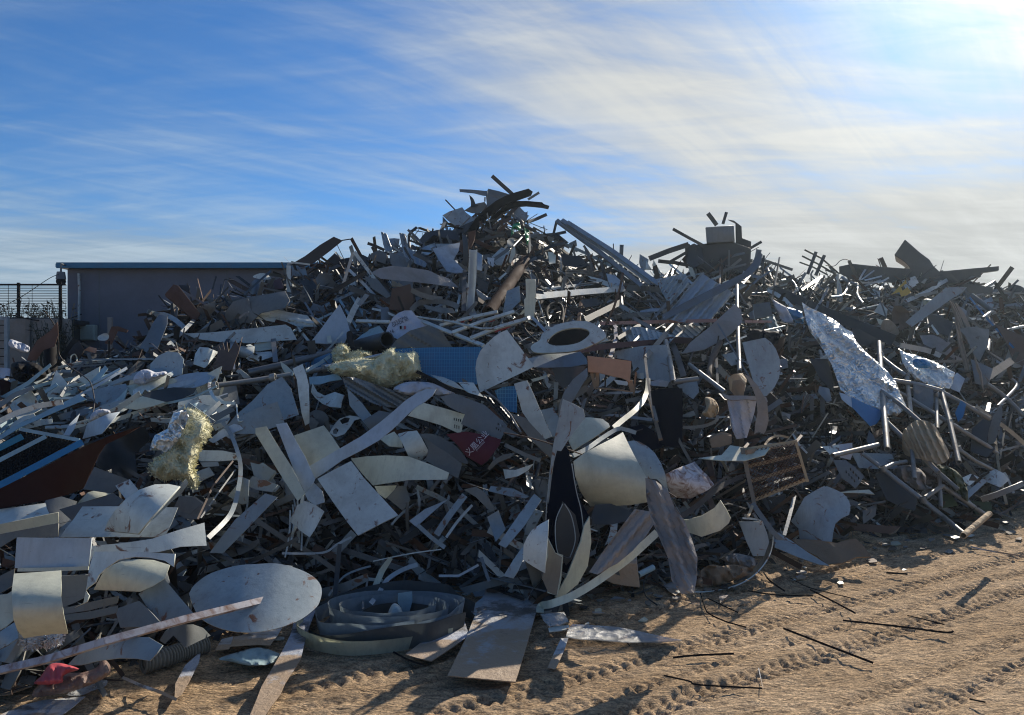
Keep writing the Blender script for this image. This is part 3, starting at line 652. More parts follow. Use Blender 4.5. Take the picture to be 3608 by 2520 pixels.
sh('splintered_board', 'broken brown board with a splintered top beside a grey post', 'board', 'brown', 'A1', [(1680,1040),(1745,960),(1765,840),(1782,880),(1800,820),(1815,880),(1832,812),(1845,900),(1900,800),(1925,850),(1955,772),(1925,900),(1870,1045)], o=.3, wr=.02, land='the splintered board')
br('post', 'short grey post standing beside the splintered board', 'post', 'galv', 'A1', [(1874,820),(1882,1045)], 32, o=.4)
br('post', 'grey square post standing right of the rolled white tube', 'post', 'galvdark', 'A1', [(2205,772),(2225,985)], 38, o=.45)
sh('rolled_sheet', 'small rolled white tube between the two short posts', 'sheet', 'white', 'A1', [(1905,890),(1935,852),(2020,832),(2052,850),(2048,900),(1985,942),(1920,935)], o=.35, c=(.15,60))
sh('scrap_sheet', 'white flat offcut under the rolled white tube', 'sheet', 'white', 'A1', [(1985,945),(2040,900),(2190,890),(2205,930),(2080,975),(2010,965)], o=.2, t=60)
blob('plastic_bag', 'crumpled pale plastic bag sitting on the lens-shaped sheet', 'bag', 'cloth', 'A1', [(1082,1140),(1085,1090),(1140,1042),(1200,1037),(1260,1060),(1330,1050),(1345,1080),(1230,1130),(1150,1165)], b=.16, nz=.04, o=.5, land='the crumpled bag on the left slope')
sh('lens_sheet', 'lens-shaped white sheet stacked under the crumpled bag', 'sheet', 'white', 'A1', [(1395,1048),(1400,1075),(1330,1140),(1200,1215),(1070,1258),(1075,1205),(1140,1165),(1260,1110)], o=.45, t=55, c=(.05,20))
sh('lens_sheet', 'pale triangular sheet just under the lens-shaped one', 'sheet', 'cream', 'A1', [(1010,1170),(1080,1155),(1400,1105),(1430,1130),(1310,1210),(1070,1262)], o=.3, t=55)
sh('blue_sheet', 'wide blue-grey sheet folded over left of the crumpled bag', 'sheet', 'bluegrey', 'A1', [(680,1218),(850,1180),(1015,1150),(1030,1180),(1005,1270),(870,1355),(820,1345)], o=.35, t=45, land='the wide blue-grey sheet')
sh('blue_sheet', 'narrow blue-grey fold hanging at the right of the wide blue-grey sheet', 'sheet', 'tealpale', 'A1', [(1030,1185),(1005,1270),(965,1310),(868,1358),(840,1342),(960,1260)], o=.42, t=10)
sh('lilac_sheet', 'smooth lilac-grey oval sheet behind the lens-shaped sheets', 'sheet', 'lilac', 'A1', [(1360,1140),(1450,1085),(1600,1060),(1715,1065),(1735,1100),(1640,1160),(1500,1195),(1360,1190)], o=.25, sm=1, t=50)
sh('cone_sheet', 'beige curved sheet like a flattened cone on the left slope', 'sheet', 'cream', 'A1', [(955,1312),(1050,1275),(1150,1252),(1340,1300),(1230,1335),(1100,1362),(1000,1350)], o=.5, c=(.15,90), t=20)
sh('dark_tube', 'dark open-ended crushed duct right of the flattened cone sheet', 'duct', 'dark', 'A1', [(1150,1250),(1220,1210),(1400,1180),(1590,1185),(1560,1230),(1460,1275),(1330,1300)], o=.4, c=(-.2,80), t=40)
br('blade_strip', 'long pale strip lying diagonally under the dark crushed duct', 'strip', 'white', 'A1', [(850,1470),(1060,1400),(1250,1340),(1420,1270),(1590,1215)], 34, 'flat', o=.4, sm=1)
for i, (p, w_, m, lb) in enumerate([
    ([(395,1045),(640,985),(890,970)], 22, 'white', 'long pale blade-like strip at the top of the left slope'), ([(640,958),(1255,952)], 14, 'bluegrey', 'thin straight strip along the top edge of the left slope'),
    ([(560,1020),(780,1000),(980,975)], 12, 'grey', 'thin grey strip just below the blade-like strip'), ([(0,1500),(180,1400),(420,1280),(690,1180)], 30, 'tealpale', 'long dull teal strip sweeping up the left slope'),
    ([(160,1290),(330,1272),(600,1265),(680,1240)], 20, 'white', 'thin white strip crossing the long teal strip'), ([(0,1320),(130,1245),(300,1170)], 18, 'bluegrey', 'pale blue thin strip at the left edge of the slope'),
    ([(170,1210),(420,1140),(620,1105)], 26, 'tealpale', 'teal-grey strip below the black drum'), ([(490,1255),(560,1150),(640,1090)], 22, 'grey', 'short grey strip leaning over the teal strips'),
    ([(280,1150),(450,1060),(580,1050)], 24, 'bluegrey', 'blue-grey strip right of the black drum'), ([(0,1380),(160,1290),(400,1200),(620,1150)], 16, 'white', 'narrow white strip above the long teal strip'),
    ([(90,1300),(130,1240)], 14, 'dark', 'dark short bar near the left edge'), ([(800,1105),(960,1060),(1010,1040)], 26, 'tealpale', 'short pale strip above the wide blue-grey sheet'), ([(0,1300),(60,1290),(180,1230),(240,1225)], 20, 'white', 'pale ragged strip at the left edge above the thin blue strip')]):
    br('metal_strip', lb, 'strip', m, 'A1', p, w_, 'box', .25, o=.42+.02*i, roll=(i*37) % 50-25, sm=len(p) > 2)
# thin whip-like rod over the left slope
br('bent_wire', 'long dark crooked wire hanging down over the left slope', 'wire', 'blackbrown', 'A1', [(360,565),(440,680),(470,800),(480,920),(560,1010),(700,1110),(740,1170),(762,1290),(750,1390)], 9, 'tube', o=.7, sm=1)
br('bent_wire', 'small pale loop of strip standing near the meter box', 'wire', 'cream', 'A1', [(570,985),(575,930),(605,915),(622,950),(618,990)], 10, 'flat', o=.4, sm=1)
# frame with dark mesh
sh('flat_beam', 'broad dull teal strip above the blue-edged frame', 'strip', 'tealpale', 'B1', [(0,650),(120,570),(300,490),(640,322),(700,360),(480,450),(160,590),(0,690)], o=.6, t=35, land='the broad teal strip')
sh('white_triangle', 'narrow pale triangle of sheet above the blue-edged frame', 'sheet', 'lilac', 'B1', [(512,650),(560,560),(645,475),(600,600),(560,655)], o=.75)
blob('plastic_bag', 'small white plastic bag on the left slope above the curved blue-grey sheet', 'bag', 'cloth', 'B1', [(722,540),(745,470),(810,440),(880,448),(885,480),(800,520)], b=.1, o=.85)
sh('curved_sheet', 'curved pale blue-grey sheet under the small white bag', 'sheet', 'lilac', 'B1', [(665,680),(705,555),(800,510),(880,475),(965,462),(885,560),(820,640)], o=.8, c=(.12,30), t=25, land='the curved sheet under the small bag')
f_ = root('grille_tray', W(60, 1030, D(60, 1030)-1.0), 'dark mesh panel in a bright blue metal frame at the left edge', 'panel'); LAND.append((100, 1030, 'the blue-edged frame', f_))
base_ = sh('mesh_panel', None, None, 'black', 'B1', [(-60,760),(170,610),(380,650),(610,690),(0,1030),(-60,1060)], o=.6, t=50, y=0, c=(0,0), rib=(62,40,.012), par=f_)
for w_, p, m in ((52, [(-60,1085),(665,705)], 'blue'), (28, [(165,602),(640,690)], 'tealpale'), (50, [(-60,780),(180,660)], 'teal'), (34, [(-20,860),(370,660)], 'tealpale')):
    (px0, py0), (px1, py1) = pix('B1', p); f = INFO[base_.name]; br('frame_bar', None, None, m, 'B1', p, w_, 'box', .5, par=f_, d=(f(px0,py0)-.06, f(px1,py1)-.06))
sh('rusty_sheet', 'big dark red-brown rusty sheet hanging under the blue-edged frame', 'sheet', 'redbrown', 'B1', [(-60,1110),(300,935),(670,745),(900,650),(1130,582),(1010,650),(850,725),(800,800),(670,1082),(550,1130),(380,1172),(-60,1255)], o=.8, t=5, y=-10, c=(-.12,50), wr=.03, n=13, land='the big red-brown rusty sheet')
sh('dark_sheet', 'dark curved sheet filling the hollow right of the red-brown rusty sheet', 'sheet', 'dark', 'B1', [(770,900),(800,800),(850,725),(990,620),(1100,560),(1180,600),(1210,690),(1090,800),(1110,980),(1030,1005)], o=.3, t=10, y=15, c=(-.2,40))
sh('olive_sheet', 'dull olive-brown panel below the dark hollow on the left', 'panel', 'taupe', 'B1', [(668,1085),(762,905),(1035,1008),(970,1075),(900,1122)], o=.55, t=20)
# insulation with foil
ins = blob('insulation', 'torn yellow insulation wad with silver foil facing on the left slope', 'insulation', 'wool', 'B1', [(1490,450),(1560,445),(1640,490),(1690,560),(1695,640),(1660,690),(1615,730),(1600,800),(1570,860),(1560,930),(1590,1010),(1580,1090),(1500,1020),(1430,990),(1340,1010),(1270,990),(1215,930),(1240,870),(1330,800),(1380,720),(1430,600)], b=.2, nz=.045, o=.5, fr=5, n=40, land='the foil-faced insulation')
blob('foil_facing', None, None, 'foil', 'B1', [(1500,440),(1525,500),(1480,620),(1440,700),(1400,740),(1340,790),(1290,775),(1208,772),(1225,700),(1250,650),(1350,600),(1370,540),(1400,470)], b=.04, nz=.035, on=ins, o=.02, sm=0, fr=12, n=20)
# ---------- lower left: big sheets and rolls ----------
sh('white_offcut', 'small square white offcut above the folded white sheet', 'sheet', 'white', 'D1', [(1303,680),(1465,606),(1562,725),(1420,832)], o=.85, t=35, y=-10, c=(0,0))
g_ = dict(land=None)
sh('olive_sheet', 'wide dim brown-grey sheet behind the folded white sheet', 'sheet', 'taupe', 'D1', [(668,948),(1280,765),(1400,842),(1330,915),(1000,1000),(812,1075)], o=.55, t=40)
sh('flat_sheet', 'flat pale sheet lying under the folded white sheet with sunlit patches', 'sheet', 'white', 'D1', [(680,1262),(740,1170),(830,1060),(930,915),(1400,912),(2012,925),(1940,1100),(1862,1262),(1300,1258)], o=.75, t=58, y=0, c=(.05,90), land='the flat pale sheet at lower left')
sh('folded_sheet', 'large white sheet bent over in a smooth arch at lower left', 'sheet', 'white', 'D1', [(1180,1190),(1210,1100),(1300,960),(1420,830),(1570,725),(1750,665),(1900,660),(2030,685),(1940,790),(1840,900),(1700,1050),(1560,1225),(1400,1205)], o=1.1, t=38, y=-18, c=(.16,50), land='the large arched white sheet')
sh('folded_sheet', 'underside flap of the arched white sheet, its shade painted blue-grey', 'sheet', 'bluegrey', 'D1', [(1562,1222),(1700,1050),(1840,900),(2030,688),(2105,600),(2130,650),(2060,760),(1930,870),(1800,1000),(1650,1150)], o=.95, t=5, y=30, c=(-.06,50))  # shaded inner side of the bend, painted blue-grey
sh('folded_sheet', 'long folded white sheet at the left edge, upper sunlit leaf', 'sheet', 'white', 'D1', [(-120,960),(300,905),(512,875),(530,940),(560,1000),(200,1075),(-120,1140)], o=.8, t=62, y=5, c=(.03,0), land='the long folded sheet at the left edge')
sh('folded_sheet', 'cream front face of the folded sheet at the left edge', 'sheet', 'cream', 'D1', [(-120,1140),(200,1075),(560,1000),(662,982),(660,1100),(300,1170),(-120,1250)], o=.9, t=-8, y=0, c=(.03,90))
sh('taupe_sheet', 'dim rounded grey-brown sheet under the folded sheet at the left edge', 'sheet', 'taupe', 'D1', [(-120,1250),(300,1172),(660,1105),(655,1255),(400,1262),(190,1262),(0,1380),(-120,1390)], o=.6, t=20)
sh('taupe_sheet', 'dim tilted sheet under the right end of the arched white sheet', 'sheet', 'taupe', 'D1', [(2000,860),(2200,800),(2400,930),(2240,1060),(2090,1050),(1950,960)], o=.45, t=35)
c_ = sh('boxed_sheet', 'wide pale blue box-like panel with a folded lower lip at lower left', 'panel', 'lilac', 'C1', [(135,170),(740,176),(728,290),(712,412),(400,412),(118,418)], o=.95, t=12, y=-6, c=(.06,0), land='the wide box-like panel')
br('folded_lip', None, None, 'cream', 'C1', [(150,430),(440,428),(715,418)], 30, 'box', .6, on=c_, o=.03, sm=0)
sh('arched_sheet', 'long grey-white sheet bending down to the left above the torn arch', 'sheet', 'white', 'C1', [(712,392),(722,290),(745,238),(1000,215),(1230,180),(1440,110),(1650,50),(1668,236),(1460,245),(1280,288),(1000,300),(760,300)], o=.85, t=25, y=5, c=(.08,10), land='the long sheet above the torn arch')
sh('torn_arch', 'torn white sheet arched like a bridge at lower left', 'sheet', 'white', 'C1', [(762,285),(1000,282),(1200,290),(1412,302),(1402,408),(1330,358),(1200,332),(1080,328),(960,350),(860,415),(800,470),(770,530),(712,575),(690,600),(720,640),(700,690),(600,735),(672,700),(700,560),(718,420)], o=1.05, t=20, c=(.06,0), n=14, land='the torn arched sheet')
sh('cream_sheet', 'cream curved sheet lit under the torn arch', 'sheet', 'cream', 'C1', [(755,592),(800,510),(850,415),(980,362),(1100,345),(1240,352),(1372,392),(1332,500),(1240,560),(1130,608),(950,600)], o=.8, t=28, y=10, c=(.16,75), land='the cream sheet under the torn arch')
sh('rolled_sheet', 'barrel-shaped curved cream sheet standing at lower left', 'sheet', 'cream', 'C1', [(112,462),(300,450),(492,436),(496,560),(492,640),(515,800),(548,945),(430,950),(300,965),(192,985),(140,920),(108,830),(98,700),(95,600)], o=1.0, t=12, y=4, c=(.18,90), land='the barrel-shaped cream sheet')
sh('bluegrey_sheet', 'small squarish pale sheet tilted beside the round disc', 'sheet', 'bluegrey', 'C1', [(1118,625),(1325,503),(1440,640),(1562,782),(1290,853),(1180,722)], o=.75, t=42, y=0, c=(.02,30), land='the squarish tilted sheet')
sh('dark_offcut', 'dark grey offcut left of the squarish tilted sheet', 'sheet', 'grey', 'C1', [(928,750),(1120,682),(1215,770),(1290,853),(1195,890),(970,898)], o=.6)
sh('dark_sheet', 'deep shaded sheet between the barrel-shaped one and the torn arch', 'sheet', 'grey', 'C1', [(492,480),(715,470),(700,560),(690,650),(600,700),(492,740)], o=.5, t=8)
for i, (p, m, lb) in enumerate([([(500,745),(690,700),(960,640),(950,700),(720,760),(510,790)], 'taupe', 'narrow dim sheet edge below the torn arch'), ([(500,800),(730,765),(950,720),(940,780),(720,830),(520,840)], 'taupe', 'second narrow dim sheet edge below the torn arch'),
    ([(-40,640),(60,625),(100,600),(108,840),(50,890),(-40,940)], 'cream', 'curved pale sheet at the left edge beside the barrel-shaped one'), ([(-40,960),(60,890),(125,850),(148,980),(60,1040),(-40,1090)], 'bluegrey', 'dim curved sheet at the left edge under the curved pale one'),
    ([(-40,500),(60,450),(120,420),(100,560),(40,600),(-40,640)], 'taupe', 'dim sheet at the left edge level with the box-like panel'), ([(-30,240),(60,290),(118,325),(40,280)], 'white', 'thin sunlit sliver at the left edge')]):
    sh('scrap_sheet', lb, 'sheet', m, 'C1', p, o=.55, t=20+i*5)
sh('round_disc', 'big round blue-grey metal disc with scratches lying at the foot of the heap', 'disc', 'bluegrey', 'P', [(426,1339),(427,1325),(440,1308),(472,1286),(528,1269),(575,1265),(622,1264),(672,1277),(706,1296),(721,1319),(718,1345),(705,1366),(665,1394),(600,1414),(540,1418),(485,1406),(446,1382)], o=.75, sm=1, t=58, y=0, c=(.05,0), wr=.003, n=14, land='the big round disc')
sh('split_flap', 'narrow flap overlapping the right of the round disc', 'sheet', 'bluegrey', 'C2', [(95,560),(185,385),(300,400),(200,470),(150,520)], o=.85, t=55)
bar = br('box_section', 'long rusty-edged white box section lying across the foot of the heap at lower left', 'bar', 'whiterust', 'C1', [(-80,1262),(400,1150),(850,1010),(1500,830),(2285,640)], 56, 'box', .8, o=(.5,.65,.9,1.0,1.15), roll=18, land='the long white rusty bar')
sh('curved_sheet', 'wide curved grey sheet arching under the long rusty-edged bar', 'sheet', 'bluegrey', 'C1', [(545,1200),(600,1140),(700,1062),(860,1000),(1050,972),(1200,975),(1312,1040),(1262,1110),(1210,1166),(1100,1148),(960,1145),(800,1165),(650,1200)], o=.55, t=30, c=(.12,70), land='the curved sheet under the long bar')
sh('curved_sheet', 'small dark arched sheet between the long rusty-edged bar and the hose', 'sheet', 'grey', 'C1', [(1288,1000),(1330,930),(1400,890),(1480,872),(1560,872),(1640,900),(1700,962),(1600,1010),(1500,1060),(1400,960),(1330,1030)], o=.5, t=35, c=(.08,0))
# corrugated hose
P3 = smoothpoly([tuple(wp('C1', x, y, EYE*F/((1158.3+(y+32)*.27778)-HY)-.0)) for x, y in ((1150,1250),(1350,1190),(1500,1140),(1660,1085))], False, 22)
P3 = [(p[0], p[1], .06) for p in P3]; bm = bmesh.new(); sweep(bm, P3, .105, 'tube', taper=[1 if i % 3 else .84 for i in range(len(P3))]); bmesh.ops.recalc_face_normals(bm, faces=bm.faces)
finish('ribbed_hose', bm, 'taupe', None, 'dark ribbed hose lying on the sand at the foot of the heap', 'hose')
bg = blob('carrier_bag', 'crumpled clear plastic bag with red inside on the sand at lower left', 'bag', 'brownplastic', 'C1', [(262,1462),(290,1380),(400,1300),(520,1262),(620,1262),(700,1252),(790,1210),(810,1160),(850,1155),(895,1215),(885,1270),(800,1330),(680,1380),(560,1420),(420,1442)], b=.09, nz=.03, o=.1, t=60, n=22, land='the red plastic bag')
blob('red_wrapper', None, 'x' and None, 'red', 'C1', [(275,1350),(330,1290),(380,1215),(430,1185),(520,1190),(640,1232),(560,1262),(510,1290),(505,1340),(400,1358)], b=.07, nz=.025, on=bg, o=.015, n=16)
for i, (p, lb) in enumerate([([(185,960),(235,950),(300,965),(298,1030),(240,1052),(200,1010)], 'small puff of white fluff under the barrel-shaped sheet'), ([(305,1005),(340,965),(400,962),(480,955),(475,1005),(420,1030),(350,1035)], 'wider puff of white fluff right of the small one')]):
    blob('fluff', lb, 'fluff', 'fluff', 'C1', p, b=.06, nz=.03, o=.5)
sh('sand_strip', 'pale pointed strip lying flat on the sand near the ribbed hose', 'strip', 'sandblue', 'C1', [(1408,1485),(1415,1350),(1495,1200),(1622,1088),(1605,1180),(1530,1330),(1465,1440)], g=.035, c=(0,0))
br('metal_strip', 'thin dirty strip on the sand running to the pointed strip', 'strip', 'sandsheet', 'C1', [(990,1300),(1150,1370),(1300,1420),(1425,1480)], 22, 'flat', g=.04)
sh('sand_sheet', 'sand-covered flat sheet at the bottom left corner', 'sheet', 'sandsheet', 'C1', [(-40,1620),(160,1530),(350,1482),(690,1452),(600,1530),(500,1604),(380,1660),(-40,1700)], g=.03, c=(0,0))
sh('sand_sheet', 'brownish sheet scrap on the sand at the left edge under the long bar', 'sheet', 'sandsheet', 'C1', [(-60,1300),(120,1270),(300,1290),(260,1370),(60,1440),(-60,1450)], g=.05, c=(0,0))
br('rod', 'dark rod on the sand at the left edge below the long bar', 'rod', 'dark', 'C1', [(-50,1440),(120,1400),(250,1365)], 16, g=.05)
blob('plastic_bag', 'dirty clear wrapper half buried in sand right of the red bag', 'bag', 'clearplastic', 'C1', [(540,1440),(620,1380),(740,1330),(860,1320),(850,1370),(740,1410),(640,1450)], b=.05, g=.03)
blob('plastic_bag', 'flattened pale teal plastic bag on the sand below the round disc', 'bag', 'tealpale', 'C1', [(1765,1150),(1900,1100),(2080,1055),(2200,1085),(2262,1120),(2200,1185),(2060,1208),(1950,1195),(1850,1170)], b=.06, nz=.02, g=.03, land='the pale teal bag')
for p, lb in (([(1735,1082),(1790,990),(1885,968),(1850,1068)], 'small pale square offcut on the sand under the round disc'), ([(1852,1052),(1890,972),(2060,930),(2285,888),(2240,960),(2180,1042),(2080,1035)], 'dusty flat offcut on the sand under the right of the disc')):
    sh('dusty_offcut', lb, 'sheet', 'sandsheet', 'C1', p, g=.05, c=(0,0))
sh('long_strip', 'long curved pale strip running from the disc down over the sand', 'strip', 'sandblue', 'C2', [(540,612),(530,660),(490,750),(440,880),(400,1010),(365,1150),(330,1210),(240,1345),(205,1430),(130,1530),(60,1640),(-60,1640),(0,1500),(50,1370),(110,1270),(180,1150),(230,1060),(280,960),(330,790),(400,650)], g=.06, wr=.03, n=14, land='the long pale strip on the sand')
# ---------- the coil of sheet band ----------
ct = root('coiled_band', (-.78, 4.82, 0), 'wide coil of cream sheet band lying on the sand at the foot of the heap', 'coil'); LAND.append((864, 1364, 'the wide coil of band', ct))
def band(name, m, pts, z0, h, par):
    pts = smoothpoly(pts, False, 6); bm = bmesh.new(); a = [bm.verts.new((x, y, z0(i/len(pts)) if callable(z0) else z0)) for i, (x, y) in enumerate(pts)]
    b = []
    for i, v in enumerate(a):
        t_ = i/len(pts); hh = h(t_) if callable(h) else h; x, y = pts[i]; b.append(bm.verts.new((x+(x+.78)*.10*hh/.15*.6, y+(y-4.82)*.06, v.co.z+hh)))
    for i in range(len(a)-1): bm.faces.new([a[i], a[i+1], b[i+1], b[i]])
    bmesh.ops.solidify(bm, geom=list(bm.faces), thickness=.004); return finish(name, bm, m, par)
def ring(r0, r1, a0, a1, n, sx=1., cx_=-.78, cy__=4.82, wob=.03, seed=0):
    r = random.Random(seed); return [(cx_+sx*(r0+(r1-r0)*i/n+r.uniform(-wob, wob))*math.cos(R(a0+(a1-a0)*i/n)), cy__+(r0+(r1-r0)*i/n+r.uniform(-wob, wob))*math.sin(R(a0+(a1-a0)*i/n))) for i in range(n+1)]
band('outer_turn', 'grey', ring(.48, .44, 15, 345, 18, 1.07, wob=.03, seed=2), .005, lambda t: .10+.05*math.sin(t*9), ct)
band('middle_turn', 'lilac', ring(.43, .38, -60, 300, 14, 1.07, wob=.03, seed=4), .01, lambda t: .11+.03*math.sin(t*7+1), ct)
band('inner_turn', 'lilac', ring(.345, .20, -60, 830, 44, 1.22, cx_=-.75, wob=.01, seed=5), .015, lambda t: .13-.02*math.sin(t*14), ct)
band('core_turn', 'taupe', ring(.18, .15, 40, 330, 12, 1.25, cx_=-.72, wob=.01, seed=6), .015, .08, ct)
band('loose_end', 'cream', [(-1.27, 4.76), (-1.25, 4.56), (-1.10, 4.40), (-.88, 4.33), (-.6, 4.42), (-.36, 4.60)], .0, lambda t: .12-.05*t, ct)
bm = bmesh.new(); cvx = [bm.verts.new((-.76+.42*math.cos(a), 4.82+.36*math.sin(a), .02+.004*math.sin(3*a))) for a in np.linspace(0, 6.0, 22)]; bm.faces.new(cvx); finish('floor_shade', bm, 'dark', ct)  # dark sheet added under the turns as the shade inside the coil
blob('foam_piece', 'smooth white egg-like lump lying inside the coil of band', 'lump', 'white', 'C2', [(1060,838),(1085,740),(1125,700),(1178,742),(1186,838),(1120,860)], b=.05, nz=0, d=4.78)
sh('grey_flap', 'upright grey flap standing inside the coil behind the white lump', 'sheet', 'tealpale', 'C2', [(1150,620),(1265,605),(1268,680),(1235,800),(1200,830),(1180,740),(1150,700)], d=4.95, t=20)
for i, (p, w_, m, lb) in enumerate([([(590,642),(640,570),(720,480),(830,430),(930,402)], 16, 'bluegrey', 'thin bent strip arching up left of the coil of band'), ([(870,745),(868,700),(890,600),(905,515)], 17, 'grey', 'thin upright strip dropping into the coil'), ([(930,705),(1000,610),(1070,505),(1190,430),(1310,388)], 36, 'lilac', 'pale blue strip bending down into the coil of band'),
    ([(905,505),(1030,520)], 26, 'white', 'short white piece resting on the back rim of the coil'), ([(0,25),(250,190),(450,300),(660,445)], 38, 'taupe', 'long dusty grey strip slanting down above the disc'), ([(215,298),(540,294),(660,225),(775,168)], 18, 'lilac', 'thin pale strip bent in the middle above the disc'),
    ([(950,362),(1250,300),(1500,266)], 9, 'white', 'very thin pale rod above the coil of band'), ([(1310,70),(1420,170),(1530,252)], 34, 'bluegrey', 'pale blue bar slanting down to the right above the coil'), ([(1480,480),(1640,480),(1800,392)], 20, 'lilac', 'thin strip bent like an elbow right of the coil'),
    ([(1825,330),(1850,420),(1888,525)], 26, 'grey', 'short dim strip standing by the sandy white slab'), ([(1460,150),(1560,0),(1690,-170)], 52, 'bluegrey', 'bright pale blue bar leaning up right above the coil'), ([(1540,170),(1640,30),(1750,-90)], 22, 'white', 'narrow pale bar beside the bright pale blue bar')]):
    br('metal_strip', lb, 'strip', m, 'C2', p, w_, 'flat' if i < 3 else 'box', .15, o=(.35 if i < 4 else .25+.03*i), sm=len(p) > 2 and i != 8)
for p, m, lb, gg in (([(1910,478),(2080,500),(2292,542),(2285,650),(2268,765),(2190,1040),(2100,1335),(1830,1310),(1550,1285),(1620,1140),(1700,980),(1790,750)], 'sandsheet', 'large sand-caked white slab lying on the sand at the foot of the heap', .14),
    ([(1210,1112),(1400,970),(1560,850),(1660,760),(1725,960),(1600,1050),(1420,1166),(1300,1140)], 'sandblue', 'pale sandy sheet lying between the coil and the large slab', .04), ([(1722,748),(1800,680),(1855,640),(1830,710),(1775,800)], 'bluegrey', 'small dark corner of sheet left of the large slab', .06)):
    a = sh('sandy_sheet', lb, 'sheet', m, 'C2', p, g=min(gg, .05), c=(0,0), wr=.02, th=.006, n=14, land='the sand-caked slab' if gg > .1 else None)
# ---------- lower middle ----------
sh('white_post', 'upright white curved strip leaning among pipes left of the yellow insulation', 'strip', 'white', 'B2', [(300,342),(380,305),(412,390),(432,480),(436,640),(436,780),(402,802),(372,700),(350,560),(335,430)], o=.65, t=10, c=(.05,100), land='the upright white curved strip')
sh('curled_flap', 'small sunlit curled flap left of the upright white strip', 'sheet', 'cream', 'B2', [(200,282),(255,320),(312,372),(300,402),(235,372),(212,330)], o=.6, t=40)
sh('grey_plate', 'large dull slate-grey plate behind the upright white strip', 'plate', 'bluegrey', 'P', [(498,968),(530,930),(565,900),(600,862),(632,845),(652,870),(670,930),(636,942),(603,955),(560,960)], o=.35, t=30, land='the large slate-grey plate')
sh('curved_band', 'long pale band bent in a gentle S crossing the middle of the heap', 'strip', 'lilac', 'B2', [(430,1132),(640,1010),(850,890),(1000,780),(1120,680),(1210,600),(1300,540),(1380,505),(1460,505),(1430,560),(1370,610),(1300,650),(1230,712),(1110,830),(1000,920),(860,1000),(700,1082),(590,1160),(480,1232)], o=1.0, t=25, y=-10, c=(.05,30), n=16, land='the long S-shaped band')
sh('cream_sheet', 'squarish cream sheet behind the lower end of the S-shaped band', 'sheet', 'cream', 'B2', [(313,882),(420,845),(552,800),(620,890),(682,985),(560,1060),(430,1132),(370,1050),(328,960)], o=.8, t=25, y=5, c=(.03,40), land='the squarish cream sheet')
sh('long_strip', 'pale straight strip leaning left of the squarish cream sheet', 'strip', 'cream', 'B2', [(0,822),(88,808),(180,960),(290,1130),(402,1352),(340,1412),(240,1260),(130,1080),(0,868)], o=.85, t=28, y=-5, c=(.01,0))
sh('long_strip', 'bluish straight strip between the pale strip and the cream sheet', 'strip', 'lilac', 'B2', [(165,792),(252,778),(330,930),(400,1050),(482,1232),(470,1262),(402,1342),(330,1210),(250,1010)], o=.9, t=24, y=10, c=(.01,0), land='the bluish straight strip')
sh('rect_sheet', 'large rectangular grey-white sheet hanging below the S-shaped band', 'sheet', 'white', 'B2', [(500,1232),(640,1155),(772,1088),(880,1230),(1010,1370),(1152,1525),(1000,1600),(828,1690),(740,1580),(620,1410)], o=.95, t=30, y=-3, c=(.03,30), wr=.004, land='the large rectangular sheet')
sh('arched_sheet', 'wide arched cream sheet right of the large rectangular sheet', 'sheet', 'cream', 'B2', [(770,1068),(900,1050),(1050,1042),(1232,1050),(1400,1110),(1562,1182),(1545,1238),(1400,1240),(1230,1242),(1080,1265),(950,1286),(860,1190)], o=.75, t=20, c=(.12,0), land='the wide arched cream sheet')
sh('tongue_sheet', 'tongue-shaped pale sheet hanging under the S-shaped band', 'sheet', 'white', 'B2', [(1148,870),(1220,850),(1302,842),(1345,910),(1392,1000),(1386,1032),(1340,1080),(1285,1137),(1240,1060),(1195,965)], o=.95, t=15, c=(.1,110), land='the tongue-shaped sheet')
sh('beige_strip', 'broad beige-grey sheet running down right of the tongue-shaped one', 'sheet', 'taupe', 'B2', [(1345,885),(1450,960),(1560,1030),(1668,1112),(1650,1180),(1636,1228),(1560,1192),(1450,1130),(1372,1082),(1390,1030),(1395,990)], o=.7, t=25)
sh('white_shard', 'bent triangular white shard below the pale leaning strips', 'sheet', 'white', 'B2', [(275,1572),(330,1450),(398,1410),(480,1440),(556,1495),(480,1640),(438,1705),(360,1650)], o=.75, t=20, c=(.07,0))
sh('white_shard', 'small crumpled white sheet where the leaning strips meet', 'sheet', 'lilac', 'B2', [(398,1350),(470,1262),(540,1330),(560,1420),(480,1445),(420,1400)], o=.8, wr=.02)
sh('round_scrap', 'crumpled white sheet punched with two large round holes', 'sheet', 'white', 'B2', [(595,860),(640,790),(680,745),(760,720),(880,738),(800,760),(760,820),(720,870),(650,895)], o=.5, holes=[[(680,760),(720,735),(762,740),(750,775),(700,790)],[(625,840),(650,820),(672,835),(655,870),(628,868)]], n=14, wr=.015)
sh('curled_scrap', 'curled white scrap sheet with pointed tips near the crossed pipes', 'sheet', 'white', 'B2', [(460,460),(500,530),(560,560),(640,530),(722,558),(700,600),(690,658),(600,650),(540,625),(480,575),(448,530)], o=.55, c=(-.12,0), wr=.02)
sh('flat_scrap', 'slanting pale sheet right of the upright white strip', 'sheet', 'tealpale', 'B2', [(430,410),(560,400),(660,380),(700,430),(600,445),(520,470),(440,470)], o=.5, t=40)
